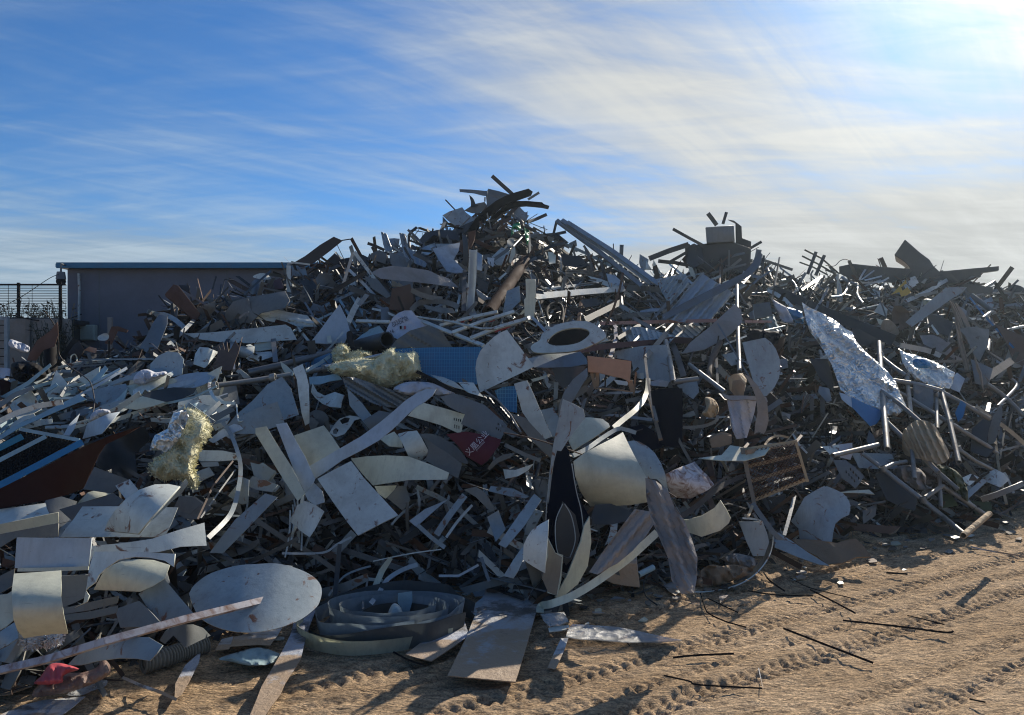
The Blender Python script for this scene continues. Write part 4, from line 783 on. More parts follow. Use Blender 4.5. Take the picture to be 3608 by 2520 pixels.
# pipes
br('steel_pipe', 'dark steel pipe sloping up to the yellow insulation', 'pipe', 'galvdark', 'B2', [(-60,375),(230,310),(640,205)], 56, 'tube', o=(.45,.5,.5), land='the dark sloping pipe')
tp = br('steel_pipe', 'grey pipe with flared collars lying along the dark sloping pipe', 'pipe', 'steeltube', 'B2', [(-330,480),(-20,440),(200,405),(580,340)], 42, 'tube', o=.62, land='the collared pipe')
for x, y in ((-330,480), (140,415), (560,340)):
    (px, py), = pix('B2', [(x, y)]); dd = D(px, py)-.66; br('collar', None, None, 'steeltube', 'B2', [(x-18, y+4), (x+22, y-4)], 66, 'tube', d=dd, par=tp)
br('steel_pipe', 'light galvanised tube passing in front of the yellow insulation', 'pipe', 'galv', 'B2', [(560,330),(700,300),(900,258),(1040,228)], 30, 'tube', o=.95)
br('flat_bar', 'pale bar leaning behind the yellow insulation on its left', 'bar', 'tealpale', 'B2', [(410,360),(520,300),(640,215)], 28, 'box', .4, o=.7)
wl = blob('yellow_insulation', 'big yellow glass-wool insulation bundle in the middle of the heap', 'insulation', 'wool', 'B2', [(600,352),(640,300),(760,270),(860,255),(950,270),(1020,235),(1060,195),(1115,178),(1130,200),(1180,205),(1250,206),(1275,185),(1310,215),(1330,270),(1342,350),(1335,400),(1260,425),(1200,440),(1150,470),(1090,487),(1000,480),(940,450),(880,432),(800,410),(700,398)], b=.3, nz=.06, o=.45, fr=3.6, n=60, land='the yellow insulation', t=15)
blob('yellow_insulation', 'smaller yellow insulation lump left of the elbow pipe', 'insulation', 'wool', 'B2', [(620,270),(635,190),(700,145),(745,170),(760,230),(740,270),(680,295)], b=.16, nz=.05, o=.5, fr=7, n=18)
blob('yellow_insulation', 'long yellow insulation roll just under the big black pipe', 'insulation', 'wool', 'B2', [(750,250),(780,215),(850,200),(910,215),(925,240),(860,262),(790,275)], b=.14, nz=.04, o=.75, fr=8, n=18)
br('big_pipe', 'wide black pipe with a bright rim pointing out above the yellow insulation', 'pipe', 'dark', None, [(800,775),(830,764),(862,756)] if 0 else [(792,782),(868,762)], 36, 'tube', o=(.25,.95), land='the wide black pipe')
br('pipe_elbow', 'short black pipe elbow standing beside the wide black pipe', 'pipe', 'black', 'B2', [(760,62),(768,140),(790,190),(850,200)], 52, 'tube', o=.8, sm=1)
# blue crates
sh('blue_crate', 'big blue plastic panel with a woven grid pattern behind the yellow insulation', 'panel', 'bluegrid', 'B2', [(1120,182),(1450,170),(1825,166),(1835,330),(1790,470),(1610,452),(1450,420),(1300,380),(1180,300)], o=.3, t=12, y=0, c=(0,0), wr=.003, land='the blue grid panel')
sh('blue_crate', 'blue plastic panel seen below the white quarter disc', 'panel', 'bluegrid', 'B2', [(1930,520),(2000,490),(2105,480),(2112,700),(2060,690),(1985,650)], o=.25, t=10, c=(0,0))
sh('blue_crate', 'dim navy blue plastic behind the light galvanised tube', 'panel', 'blue', 'B2', [(400,290),(600,215),(640,250),(600,320),(500,360),(410,350)], o=.2, t=10)
br('white_strip', 'thin wavy white strip lying across the blue grid panel', 'strip', 'white', 'B2', [(1290,205),(1400,208),(1460,210),(1550,195)], 9, 'flat', o=.45, sm=1)
q_ = [(2030,28),(2252,325),(2100,400),(1812,535),(1788,440),(1776,340),(1786,270),(1815,200),(1860,145),(1930,82),(1980,50)]
sh('quarter_disc', 'large white quarter disc standing point-up beside the blue grid panel', 'sheet', 'white', 'B2', q_, o=.75, t=20, y=8, c=(.01,0), wr=.001, n=12, land='the white quarter disc')
sh('white_wing', 'bright white wing-shaped sheet edge below the blue grid panel', 'sheet', 'white', 'B2', [(1412,390),(1520,412),(1610,450),(1690,515),(1610,495),(1500,450)], o=.7, t=45)
sh('white_wing', 'curved white sheet under the white quarter disc', 'sheet', 'white', 'B2', [(1640,450),(1760,455),(1810,535),(1860,590),(1780,575),(1690,515)], o=.65, t=35, c=(.08,0))
br('plank', 'dark narrow plank with a pointed end crossing the yellow insulation edge', 'plank', 'black', 'B2', [(1252,340),(1420,425),(1600,520),(1880,600)], 30, 'box', .5, o=1.0)
br('rope', 'frayed rope hanging diagonally to the woven netting', 'rope', 'dustcloth', 'B2', [(1850,515),(1960,600),(2060,720),(2145,860)], 16, 'tube', o=.8)
sh('netting', 'dark loose netting beside the frayed rope', 'net', 'dark', 'B2', [(1840,560),(1900,580),(2040,700),(2140,860),(2060,800),(1950,700)], o=.7, wr=.03, rib=(40,10,.02))
sh('wood_strip', 'pale brown curved sheet hanging right of the frayed rope', 'sheet', 'taupe', 'B2', [(2060,700),(2180,740),(2290,860),(2420,1000),(2500,1090),(2480,1140),(2330,1020),(2210,900)], o=.6, t=15)
# grey channel and perforated panels
sh('channel', 'dull grey folded channel lying under the yellow insulation', 'channel', 'grey', 'B2', [(700,412),(800,412),(1000,480),(1150,530),(1260,575),(1160,665),(1000,640),(860,590),(735,520)], o=.6, t=20, rib=(60,4,.05), n=12, land='the grey folded channel')
def slots(x0, y0, dx, dy, n, w_, h_, sk=.25): return [[(x0+i*dx, y0+i*dy), (x0+i*dx+w_, y0+i*dy+w_*sk), (x0+i*dx+w_, y0+i*dy+h_+w_*sk), (x0+i*dx, y0+i*dy+h_)] for i in range(n)]
sh('slotted_sheet', 'pale panel with two rows of slots and torn tape near the crimson bag', 'panel', 'cream', 'B2', [(1330,612),(1500,655),(1690,712),(1675,790),(1658,872),(1500,800),(1400,770),(1230,722)], o=.8, t=15, holes=slots(1600,738,17,4,4,8,22)+slots(1605,792,17,5,3,7,30), n=24, wr=.004, land='the slotted pale panel')
br('torn_tape', 'strip of torn brown tape on the slotted pale panel', 'tape', 'rust', 'B2', [(1335,600),(1400,660),(1450,700),(1490,745)], 24, 'flat', o=.9)
sh('slotted_sheet', 'long dim grey panel with a slotted end right of the pale slotted one', 'panel', 'grey', 'B2', [(1490,570),(1600,540),(1850,635),(2032,800),(2010,860),(1980,912),(1800,850),(1660,790),(1690,712),(1560,650)], o=.65, t=12, holes=slots(1955,778,18,9,4,8,20)+slots(1940,815,18,9,3,8,18), n=24, wr=.004, land='the dim slotted panel')
cb2 = sh('crimson_bag', 'dark crimson cloth bag with pale lettering hanging among grey panels', 'bag', 'crimson', 'B2', [(1540,872),(1700,850),(1870,880),(1985,915),(1970,960),(1910,1040),(1870,1092),(1822,1122),(1760,1085),(1700,1050),(1640,970)], o=.6, t=5, y=10, c=(.1,60), wr=.02, land='the crimson bag')
writing(cb2, 'B2', 1790, 945, 47, 62, '义凰公业', 'inkpale'); writing(cb2, 'B2', 1815, 968, 47, 20, 'JINHUANG', 'inkpale')
sh('curved_scrap', 'dim curved grey sheet left of the crimson bag', 'sheet', 'grey', 'B2', [(1330,880),(1430,870),(1560,930),(1640,990),(1720,1105),(1640,1090),(1520,1010),(1420,960)], o=.5, sm=1)
sh('cup_sheet', 'small white cup-like sheet in the dark below the crimson bag', 'sheet', 'white', 'B2', [(2000,1155),(2100,1160),(2245,1110),(2200,1165),(2120,1210),(2015,1232)], o=.5, t=5, c=(.08,0), land='the small cup-like sheet')
sh('curved_scrap', 'thin curved brownish strip below the crimson bag', 'strip', 'taupe', 'B2', [(1870,1150),(1920,1080),(2000,1035),(2100,1020),(2060,1060),(1960,1100),(1890,1160)], o=.5)
br('flat_bar', 'flat grey-brown bar sticking out under the crimson bag', 'bar', 'taupe', 'B2', [(2015,958),(2180,1040),(2300,1085)], 32, 'box', .3, o=.6)
blob('foil_bag', 'shiny crumpled lilac plastic between the insulation and the S-shaped band', 'bag', 'cloth', 'B2', [(1110,512),(1200,455),(1320,448),(1430,460),(1560,520),(1610,545),(1480,560),(1380,520),(1250,560)], b=.08, nz=.025, o=.55, fr=9, n=24)
for i, (p, m, lb) in enumerate([([(1240,1572),(1370,1475),(1480,1430),(1565,1390),(1490,1450),(1400,1530),(1300,1620)], 'lilac', 'pale blue pointed strip below the arched cream sheet'), ([(1060,1385),(1150,1290),(1215,1290),(1250,1400),(1190,1490)], 'grey', 'dim grey leaf-like sheet right of the rectangular sheet'),
    ([(960,1290),(1140,1285),(1110,1340),(1050,1392),(990,1350)], 'cream', 'small cream corner under the arched cream sheet'), ([(1880,1330),(1900,1290),(2080,1310),(2210,1375),(2180,1390),(2040,1370)], 'bluegrey', 'long dim wedge of sheet below the cup-like one'),
    ([(1870,1540),(1960,1485),(2020,1640),(1940,1740)], 'bluegrey', 'short pale blue upright offcut left of the dark tall roll'), ([(1680,1320),(1780,1295),(1850,1340),(1940,1480),(1900,1500),(1780,1380)], 'taupe', 'dim curved strip left of the small cup-like sheet'), ([(2250,1350),(2120,1530),(1960,1760),(2020,1790),(2180,1600),(2310,1400)], 'bluegrey', 'broad slate-blue strip leaning beside the tall dark roll'),
    ([(1990,790),(2120,870),(2080,900),(2010,860)], 'grey', 'small grey tab at the end of the dim slotted panel'), ([(0,1130),(60,1100),(170,1180),(110,1270),(30,1240)], 'bluegrey', 'slate offcut left of the pale leaning strips'), ([(0,1260),(60,1230),(200,1290),(160,1340),(0,1310)], 'bluegrey', 'flat slate offcut under the first one left of the leaning strips'),
    ([(870,760),(1000,680),(1100,700),(1130,760),(960,880)], 'grey', 'dim sheet behind the middle of the S-shaped band'), ([(1000,905),(1120,850),(1180,920),(1190,980),(1080,970)], 'cream', 'pale patch of sheet left of the tongue-shaped one'), ([(740,500),(860,620),(980,780),(920,830),(760,640)], 'bluegrey', 'narrow slate sheet under the grey folded channel')]):
    sh('scrap_sheet', lb, 'sheet', m, 'B2', p, o=.4+.01*i)
# curved clear-edged strip, left of centre
br('curved_strip', 'long narrow strip curving down left of the pale leaning strips', 'strip', 'bluegrey', 'B1', [(1800,545),(1880,680),(1940,880),(1925,1080),(1860,1290),(1680,1480)], 34, 'flat', o=.75, sm=1)
for i, (p, m, lb) in enumerate([([(1565,770),(1800,775),(1920,800),(1925,850),(1750,862),(1610,862)], 'white', 'grey-white strip end right of the foil-faced insulation'), ([(1615,870),(1760,865),(1770,900),(1640,908)], 'bluegrey', 'small slate tab under the grey-white strip end'), ([(1680,690),(1800,600),(1920,545),(1962,600),(1820,660),(1720,715)], 'lilac', 'pale flat offcut above the grey-white strip end'),
    ([(1840,1140),(1960,990),(2010,1010),(2000,1200),(1950,1210)], 'bluegrey', 'narrow slate upright offcut by the long curving strip'), ([(2020,870),(2110,890),(2230,940),(2150,1030),(2050,980)], 'bluegrey', 'folded slate offcut left of the pale leaning strips, upper'), ([(1980,1050),(2040,980),(2240,1050),(2200,1110),(2060,1090)], 'bluegrey', 'folded slate offcut left of the pale leaning strips, lower'),
    ([(1690,1600),(1900,1330),(2140,1120),(2240,1150),(2000,1400),(1800,1604)], 'bluegrey', 'wide dim slate sheet sloping under the folded offcuts'), ([(1400,1240),(1450,1140),(1560,1150),(1640,1200),(1530,1290)], 'taupe', 'dim brown-grey sheet right of the arched white sheet'), ([(1640,500),(1750,480),(1860,420),(1900,450),(1700,560)], 'grey', 'dim sheet above the grey-white strip end'), ([(1480,430),(1600,385),(1570,440),(1500,470)], 'tealpale', 'small pale teal tab above the foil-faced insulation'),
    ([(1790,590),(2050,440),(2240,380),(2300,560),(2050,640),(1900,640)], 'bluegrey', 'broad slate plate under the collared pipe')]):
    sh('scrap_sheet', lb, 'sheet', m, 'B1', p, o=.4+.03*i)
br('cane', 'bent pale cane shaped like a hook on the left slope', 'rod', 'white', 'B1', [(1908,405),(1915,470),(1925,535),(1965,535)], 12, 'tube', o=.9, sm=1)
br('long_rod', 'thin rusty rod slanting in the dark hollow right of the insulation wad', 'rod', 'brown', 'B1', [(1880,860),(1720,1060),(1595,1330)], 14, 'box', o=.75)
br('long_rod', 'thin pale rod beside the rusty one in the dark hollow', 'rod', 'grey', 'B1', [(1900,930),(1760,1120),(1620,1320)], 12, 'box', o=.7)
br('curved_band', 'curved white rim hooked around the pipe end on the left', 'strip', 'white', 'A1', [(1765,1035),(1700,1120),(1695,1200),(1760,1290),(1900,1310)], 24, 'flat', o=.75, sm=1)
# ---------- upper middle: skyline of the big heap ----------
sh('dark_plank', 'broad black plank slanting up to the sky at the left of the summit', 'plank', 'blackbrown', 'A2', [(270,815),(400,740),(520,650),(632,583),(705,615),(600,700),(480,790),(380,830)], o=.1, t=5, th=.04, land='the broad black plank')
br('rod', 'short thin stick poking right from the tip of the broad black plank', 'rod', 'black', 'A2', [(700,613),(765,603)], 9, o=.15)
for i, (p, m, lb) in enumerate([([(560,790),(640,715),(690,765),(760,750),(770,820),(640,850)], 'blackbrown', 'dark jagged brown plate on the skyline right of the black plank'), ([(440,800),(560,803),(565,835),(440,825)], 'redbrown', 'small red-brown box on the skyline beside the white post'),
    ([(350,940),(540,895),(600,960),(560,1010),(400,1000)], 'dark', 'dark slab behind the white bent post'), ([(60,980),(200,915),(230,1000),(150,1010)], 'maroon', 'maroon corner plate left of the white bent post'), ([(290,815),(400,820),(420,905),(300,900)], 'bluegrey', 'pale grey panel behind the white bent post'),
    ([(800,720),(870,730),(930,760),(900,860),(860,840)], 'dark', 'dark plate behind the top of the leaning white frame'), ([(745,935),(800,925),(810,980),(750,1010)], 'white', 'small white square piece inside the leaning white frame')]):
    sh('scrap_plate', lb, 'plate', m, 'A2', p, o=.1+.02*i)
P_ = root('bent_post', W(650, 690, D(650, 690)-.5), 'white bent post standing at the left of the heap top', 'post'); LAND.append((650, 640, 'the white bent post', P_))
for p, w_ in (([(268,815),(268,1010),(290,1150)], 34), ([(255,805),(310,792),(440,808)], 14), ([(290,1120),(325,1160)], 28)):
    (q0, q1) = pix('A2', p)[0]; br('post' if w_ == 34 else 'bracket', None, None, 'white', 'A2', p, w_, 'L', .6, par=P_, d=D(645, 640)-.45)
fr2 = root('metal_trestle', W(790, 700, D(790, 700)-.6), 'leaning frame of white angle bars left of the carton-brown box', 'frame'); LAND.append((800, 640, 'the leaning white frame', fr2))
for i, (p, w_) in enumerate([([(790,705),(720,930),(640,1165)], 24), ([(797,705),(930,880),(1065,1078)], 28), ([(755,850),(870,960),(985,1082)], 24)]):
    br('angle_bar', None, None, 'galv' if i != 1 else 'white', 'A2', p, w_, 'L', .7, par=fr2, d=D(800, 650)-.5-.03*i)
for i, (p, w_, m, lb) in enumerate([([(715,972),(820,1130),(932,1305)], 20, 'tealpale', 'pale teal bar falling right under the leaning white frame'), ([(678,1090),(760,1220),(830,1342)], 20, 'tealpale', 'pale teal bar falling right just left of the white bag'), ([(305,1345),(460,1275),(620,1198)], 17, 'tealpale', 'thin pale bar left of the lilac sheet, rising right'),
    ([(400,1115),(470,1230),(480,1260)], 16, 'grey', 'thin grey bar left of the lilac sheet top'), ([(290,1260),(360,1340),(430,1425)], 20, 'white', 'short white bar falling right at the left of the lilac sheet'), ([(505,1260),(560,1330)], 16, 'white', 'tiny white bar touching the lilac sheet'), ([(830,1140),(910,1040)], 36, 'bluegrey', 'short broad slate bar under the leaning frame'),
    ([(745,1280),(790,1180),(840,1090)], 46, 'white', 'white box bar with faint print beside the crossed bars'), ([(945,1165),(1040,1185),(1140,1230)], 18, 'white', 'thin white bar above the printed white bag'), ([(1330,910),(1335,1060)], 12, 'brown', 'thin brown stick standing right of the carton-brown box'), ([(1500,890),(1440,1060)], 18, 'taupe', 'dim stick leaning right of the brown stick'), ([(1620,1190),(1650,1060)], 20, 'tealpale', 'short slate bar left of the tall white channel'),
    ([(905,636),(960,655),(1042,692)], 24, 'dark', 'dark bar poking left on the skyline'), ([(1230,527),(1300,590),(1400,700)], 20, 'grey', 'slender stick rising left on the skyline below the summit'), ([(1690,830),(1680,1190)], 34, 'dark', 'dark upright bar left of the tall white channel')]):
    br('metal_bar', lb, 'bar', m, 'A2', p, w_, 'L' if i in (0,1,4) else 'box', .5, o=.3+.02*i)
pr = sh('printed_bag', 'white woven bag with dark print and a small flag above the wide black pipe', 'bag', 'cloth', 'D3', [(330,720),(370,600),(480,400),(600,300),(720,255),(860,250),(920,330),(1000,420),(1300,560),(1180,640),(900,800),(640,860),(500,800),(400,760)], o=.6, t=25, y=0, c=(.03,30), wr=.02, n=14, land='the printed white bag')
writing(pr, 'D3', 618, 445, 25, 62, 'INDUSTRIAL', 'ink'); writing(pr, 'D3', 632, 500, 25, 78, 'GRADE 80', 'ink'); writing(pr, 'D3', 440, 690, 22, 95, '116', 'ink', 'handwriting')
for x, m in ((634, 'navy'), (676, 'white'), (716, 'red')):
    sh('flag_stripe', None, None, m, 'D3', [(x-14,568),(x+24,562),(x+28,630),(x-12,636)], on=pr, o=.008, c=(0,0), wr=0, th=.001)
sh('lilac_sheet', 'lilac triangular sheet with a cream tape left of the wide black pipe', 'sheet', 'lilac', 'A2', [(438,1442),(520,1340),(600,1230),(680,1128),(730,1230),(762,1340),(722,1440),(580,1448)], o=.5, t=20, land='the lilac triangular sheet')
br('tape', 'cream band of tape standing over the lilac triangular sheet', 'tape', 'cream', 'A2', [(580,1290),(600,1440)], 32, 'flat', o=.7)
sh('creased_sheet', 'dull grey creased panel right of the wide black pipe', 'panel', 'taupe', 'A2', [(1090,1480),(1130,1420),(1250,1340),(1390,1300),(1500,1340),(1590,1475),(1400,1482)], o=.45, t=30, rib=(60,3,.02), land='the creased grey panel')
sh('creased_sheet', 'pale sheet behind the wide black pipe and below the white bag', 'panel', 'tealpale', 'A2', [(780,1440),(900,1340),(1000,1300),(1060,1380),(1010,1440),(860,1440)], o=.4, t=30)
# red and white striped tubes
for i, (p, w_, st_, lb) in enumerate([([(1272,1236),(1540,1345),(1845,1466)], 28, [], 'white square tube falling right to the white quarter disc'), ([(1490,1302),(1720,1242),(1955,1190)], 26, [(.36,.42),(.5,.54)], 'topmost white tube with red stripes beside the tall channel'), ([(1590,1358),(1830,1268),(2085,1190)], 26, [(.6,.68)], 'middle white tube with red stripes'),
    ([(1735,1405),(1960,1315),(2200,1245)], 28, [(.42,.68)], 'lowest white tube with the broadest red stripe'), ([(815,1264),(1085,1272)], 24, [], 'level white tube left of the printed bag'), ([(1280,1225),(1400,1245),(1560,1265),(1820,1325),(1950,1325)], 14, [], 'thin white bar running level behind the striped tubes')]):
    a = br('striped_tube' if st_ else 'white_tube', lb, 'tube', 'white', 'A2', p, w_, 'box', .8, o=.85+.03*i, roll=30, land=lb if st_ and i == 2 else None)
    for s0, s1 in st_:
        lerp = lambda t: tuple(np.array(p[0])*(1-t)+np.array(p[-1])*t) if i else p[0]
        q0, q1 = lerp(s0), lerp(s1); (a0, b0), (a1, b1) = pix('A2', [p[0], p[-1]]); d0, d1 = D(a0, b0)-.85-.03*i, D(a1, b1)-.85-.03*i
        z = lambda t: 1/((1-t)/d0+t/d1)
        br('red_stripe', None, None, 'red', 'A2', [q0, q1], w_*1.12, 'box', .8, d=(z(s0)-.002, z(s1)-.002), roll=30, par=a)
br('bent_rail', 'pale bent rail drooping right of the striped tubes', 'rail', 'galv', 'A2', [(2195,1245),(2230,1235),(2300,1300),(2360,1370)], 24, 'box', o=1.0, sm=1)
# tall channel
chn = root('upright_channel', W(1055, 650, D(1055, 650)-.6), 'tall white galvanised channel standing below the curved black beams', 'channel'); LAND.append((1055, 640, 'the tall white channel', chn))
dch = D(1055, 700)-.35
sh('web', None, None, 'lilac', 'A2', [(1735,690),(1780,690),(1765,1190),(1700,1185)], par=chn, d=dch, t=0, y=0, c=(0,0))
for p in ([(1731,688),(1722,940),(1706,1150)], [(1786,688),(1776,940),(1752,1190)]): br('flange', None, None, 'white', 'A2', p, 12, 'box', 1.5, par=chn, d=dch-.03)
sh('foot', None, None, 'lilac', 'A2', [(1685,1190),(1700,1150),(1765,1160),(1790,1215),(1740,1222)], par=chn, d=dch-.02, t=30, y=0)
br('brown_log', 'thick red-brown beam slanting under the summit', 'beam', 'redbrown', 'A2', [(2175,775),(2060,950),(1880,1195)], 95, 'tube', .8, o=(.25,.35,.45), land='the red-brown beam')
prism('ribbed_block', 'pale stepped plastic block standing upright right of the red-brown beam', 'block', 'cream', 'A2', [(2180,922),(2262,926),(2266,1062),(2256,1075),(2264,1090),(2250,1235),(2172,1228),(2168,1090),(2182,1075),(2184,1062)], .15, o=.6, t=0, land='the pale stepped block')
# curved black beams
for p, lb, ln in (([(440,1080),(490,980),(560,890),(660,780),(780,680),(900,590),(1050,510),(1200,455),(1430,390),(1500,440),(1478,490),(1330,540),(1200,590),(1080,640),(960,710),(850,790),(740,890),(650,980),(580,1100)], 'upper thick black beam curving over the summit like a horn', 'the curved black beams'), ([(700,1000),(800,880),(900,790),(1000,700),(1100,630),(1200,592),(1400,588),(1650,610),(1680,640),(1768,668),(1755,708),(1640,685),(1400,662),(1280,670),(1150,705),(1050,760),(950,835),(850,930),(760,1030)], 'lower black beam curving right over the summit', None)):
    f_ = sh('curved_girder', lb, 'beam', 'black', 'D2', p, d=11.6 if ln else 11.9, t=0, y=0, c=(.1,30), th=.16, n=16, land=ln)
prism('rusty_stump', 'rusty brown stump where the curved black beams end', 'beam', 'rust', 'D2', [(450,1090),(580,1060),(560,1200),(520,1300),(440,1390),(420,1340),(470,1230)], .2, o=.45)
for i, (p, m, lb) in enumerate([([(315,398),(500,405),(770,430),(760,510),(680,500),(560,468),(320,442)], 'grey', 'flat grey channel pointing left on the summit'), ([(780,392),(950,430),(1120,482),(1060,560),(940,580),(740,480)], 'galvdark', 'folded grey plate on top of the summit'), ([(1280,672),(1320,720),(1430,830),(1400,900),(1420,940),(1300,880),(1200,790),(1140,700)], 'bluegrey', 'lilac-grey plate right under the curved beams'),
    ([(40,822),(150,760),(360,690),(420,775),(560,880),(495,975),(300,1010),(200,960),(120,900)], 'bluegrey', 'big crumpled grey sheet at the left of the summit'), ([(45,840),(130,930),(110,1000),(45,1060)], 'grey', 'small grey sheet under the big crumpled one at the summit'), ([(390,745),(550,640),(720,605),(760,660),(690,740),(640,792),(520,788)], 'taupe', 'olive-grey curved panel between the crumpled sheet and the beams'), ([(472,490),(520,530),(550,570),(575,640),(640,670),(500,690),(500,600)], 'dark', 'pointed dark spike rising at the left of the summit'),
    ([(740,480),(900,540),(1000,580),(880,690),(760,690)], 'grey', 'grey plate under the folded plate on the summit'), ([(270,760),(420,775),(410,890),(340,880)], 'galvdark', 'small grey flap on the big crumpled summit sheet'), ([(560,900),(500,980),(440,1080),(300,1150),(260,1040),(420,960)], 'dark', 'dark hanging sheet left of the lower beam end'), ([(2085,1270),(2200,1215),(2215,1320),(2100,1350)], 'grey', 'small pointed plate on the skyline right of the summit'), ([(1650,1120),(1880,1100),(2080,1260),(2000,1290),(1760,1200)], 'dark', 'dark roof-like plate on the skyline right of the summit')]):
    sh('crumpled_plate', lb, 'plate', m, 'D2', p, o=.05+.04*i if i < 10 else .1, t=12, wr=.04, land='the crumpled summit sheet' if i == 3 else None)
for i, (p, w_, m, lb) in enumerate([([(840,185),(1000,330),(1170,480)], 62, 'dark', 'thick dark stick rising left at the very top of the summit'), ([(1425,565),(1600,455)], 40, 'grey', 'short grey double stick right of the summit'), ([(1410,935),(1560,880),(1722,808)], 52, 'dark', 'dark stick rising right below the curved beams'), ([(1835,1120),(1880,930)], 42, 'dark', 'short dark upright under the long roof beams'), ([(1692,1115),(1677,990)], 15, 'dark', 'thin upright stick right of the green netting'), ([(725,600),(728,530)], 22, 'dark', 'tiny dark upright at the left of the summit'), ([(0,960),(60,990)], 18, 'grey', 'thin sticks poking left below the crumpled summit sheet')]):
    br('stick', lb, 'bar', m, 'D2', p, w_, 'box', .7, o=.3)
for p, lb in (([(1150,1160),(1150,1040),(1180,970),(1240,940),(1285,930),(1312,1040),(1275,1080),(1230,1020),(1180,1050),(1190,1120),(1130,1170)], 'bright green torn netting below the curved beams'), ([(1355,1010),(1400,1040),(1442,1060),(1432,1180),(1440,1230),(1410,1300),(1375,1180)], 'second scrap of bright green netting hanging lower right')):
    blob('green_netting', lb, 'netting', 'green', 'D2', p, b=.08, nz=.05, o=.75, fr=10, sm=0, n=18, land='the green netting' if 'torn' in lb else None)
for i, (p, m, lb) in enumerate([([(1012,542),(1060,560),(1090,640),(1115,700),(1050,702),(1030,640)], 'bluegrey', 'upright fluted grey sheet at the left shoulder of the summit'), ([(1060,600),(1120,595),(1165,600),(1150,690),(1100,690)], 'galv', 'short upright grey sheet between the fluted ones'), ([(1160,552),(1210,560),(1225,640),(1260,730),(1200,770),(1180,650)], 'bluegrey', 'second upright fluted sheet at the left shoulder of the summit'),
    ([(1180,640),(1280,700),(1385,800),(1372,832),(1290,800),(1200,740)], 'galv', 'dished grey sheet falling right under the fluted sheets'), ([(1325,605),(1370,550),(1470,528),(1620,532),(1655,620),(1560,600),(1440,570),(1350,640)], 'dark', 'dark arched sheet on the left of the summit'), ([(1380,630),(1440,570),(1560,580),(1650,625),(1500,650)], 'black', 'black hollow sheet under the dark arched one'),
    ([(1240,570),(1300,575),(1330,620),(1280,620)], 'tan', 'small tan scrap behind the slender stick'), ([(930,720),(1000,690),(1060,720),(1050,800),(950,800)], 'taupe', 'tangled dull bag at the left shoulder of the summit'), ([(1080,700),(1200,750),(1260,860),(1150,850),(1090,800)], 'grey', 'grey sheet under the fluted sheets')]):
    sh('fluted_sheet', lb, 'sheet', m, 'A2', p, o=.15+.03*i, wr=.025, rib=(20,5,.02) if i in (0,2,3) else None, land='the fluted sheets' if i == 2 else None)
sh('shiny_plate', 'shiny dark plate catching the sun below the dark arched sheet', 'plate', 'galv', 'A2', [(1430,680),(1540,652),(1652,630),(1640,700),(1600,765),(1700,872),(1620,880),(1545,862),(1480,770)], o=.5, t=40, c=(.08,60), wr=.02, land='the shiny plate')
sh('long_cloth', 'long dull grey wrinkled sheet lying across below the shiny plate', 'sheet', 'dustcloth', 'A2', [(935,872),(1000,838),(1100,818),(1250,832),(1400,855),(1480,895),(1560,920),(1645,995),(1600,990),(1420,965),(1200,940),(1010,922)], o=.5, t=40, wr=.03, c=(.1,80), land='the long wrinkled grey sheet')
prism('carton', 'torn dark brown wooden box in the upper middle of the heap', 'box', 'brown', 'A2', [(1100,1000),(1180,985),(1250,962),(1282,1100),(1245,1182),(1160,1182),(1078,1172)], .4, o=.55, land='the dark brown box')
sh('splinters', 'frayed orange-brown splinters on top of the dark brown box', 'wood', 'tan', 'A2', [(1100,985),(1100,930),(1150,960),(1190,900),(1240,790),(1250,880),(1290,900),(1270,975),(1200,990)], o=.6, wr=.04)
br('arched_band', 'dull grey band arching above the striped tubes', 'band', 'taupe', 'A2', [(1258,1180),(1310,1125),(1400,1108),(1500,1108),(1590,1128),(1640,1155)], 42, 'flat', o=.75, sm=1)
for i, (p, m, lb) in enumerate([([(1350,1130),(1450,1150),(1590,1160),(1620,1200),(1500,1200),(1380,1165)], 'taupe', 'dim sheet under the arching grey band'), ([(1960,920),(2020,870),(2030,880),(1970,935)], 'white', 'small white chip left of the red-brown beam'), ([(1870,750),(1930,755),(1920,830),(1880,800)], 'lilac', 'small lilac square below the curved beams'), ([(2045,785),(2065,690),(2095,660),(2100,720),(2060,800)], 'cream', 'pale pointed leaf of plastic below the green netting'), ([(1780,700),(1830,730),(1830,860),(1790,850)], 'galv', 'narrow bright sheet beside the tall white channel'), ([(1780,890),(1880,960),(1870,1040),(1800,1000)], 'dark', 'dark sheet right of the tall white channel'),
    ([(2030,1020),(2130,980),(2140,1100),(2060,1180),(1990,1240),(2010,1120)], 'bluegrey', 'bent slate sheet right of the red-brown beam'), ([(880,900),(990,930),(1090,1060),(1060,1080),(940,1000)], 'taupe', 'grey-brown triangular sheet inside the leaning frame'), ([(1290,1000),(1400,980),(1440,1050),(1330,1080)], 'taupe', 'dim sheet right of the dark brown box')]):
    sh('small_scrap', lb, 'scrap', m, 'A2', p, o=.5)
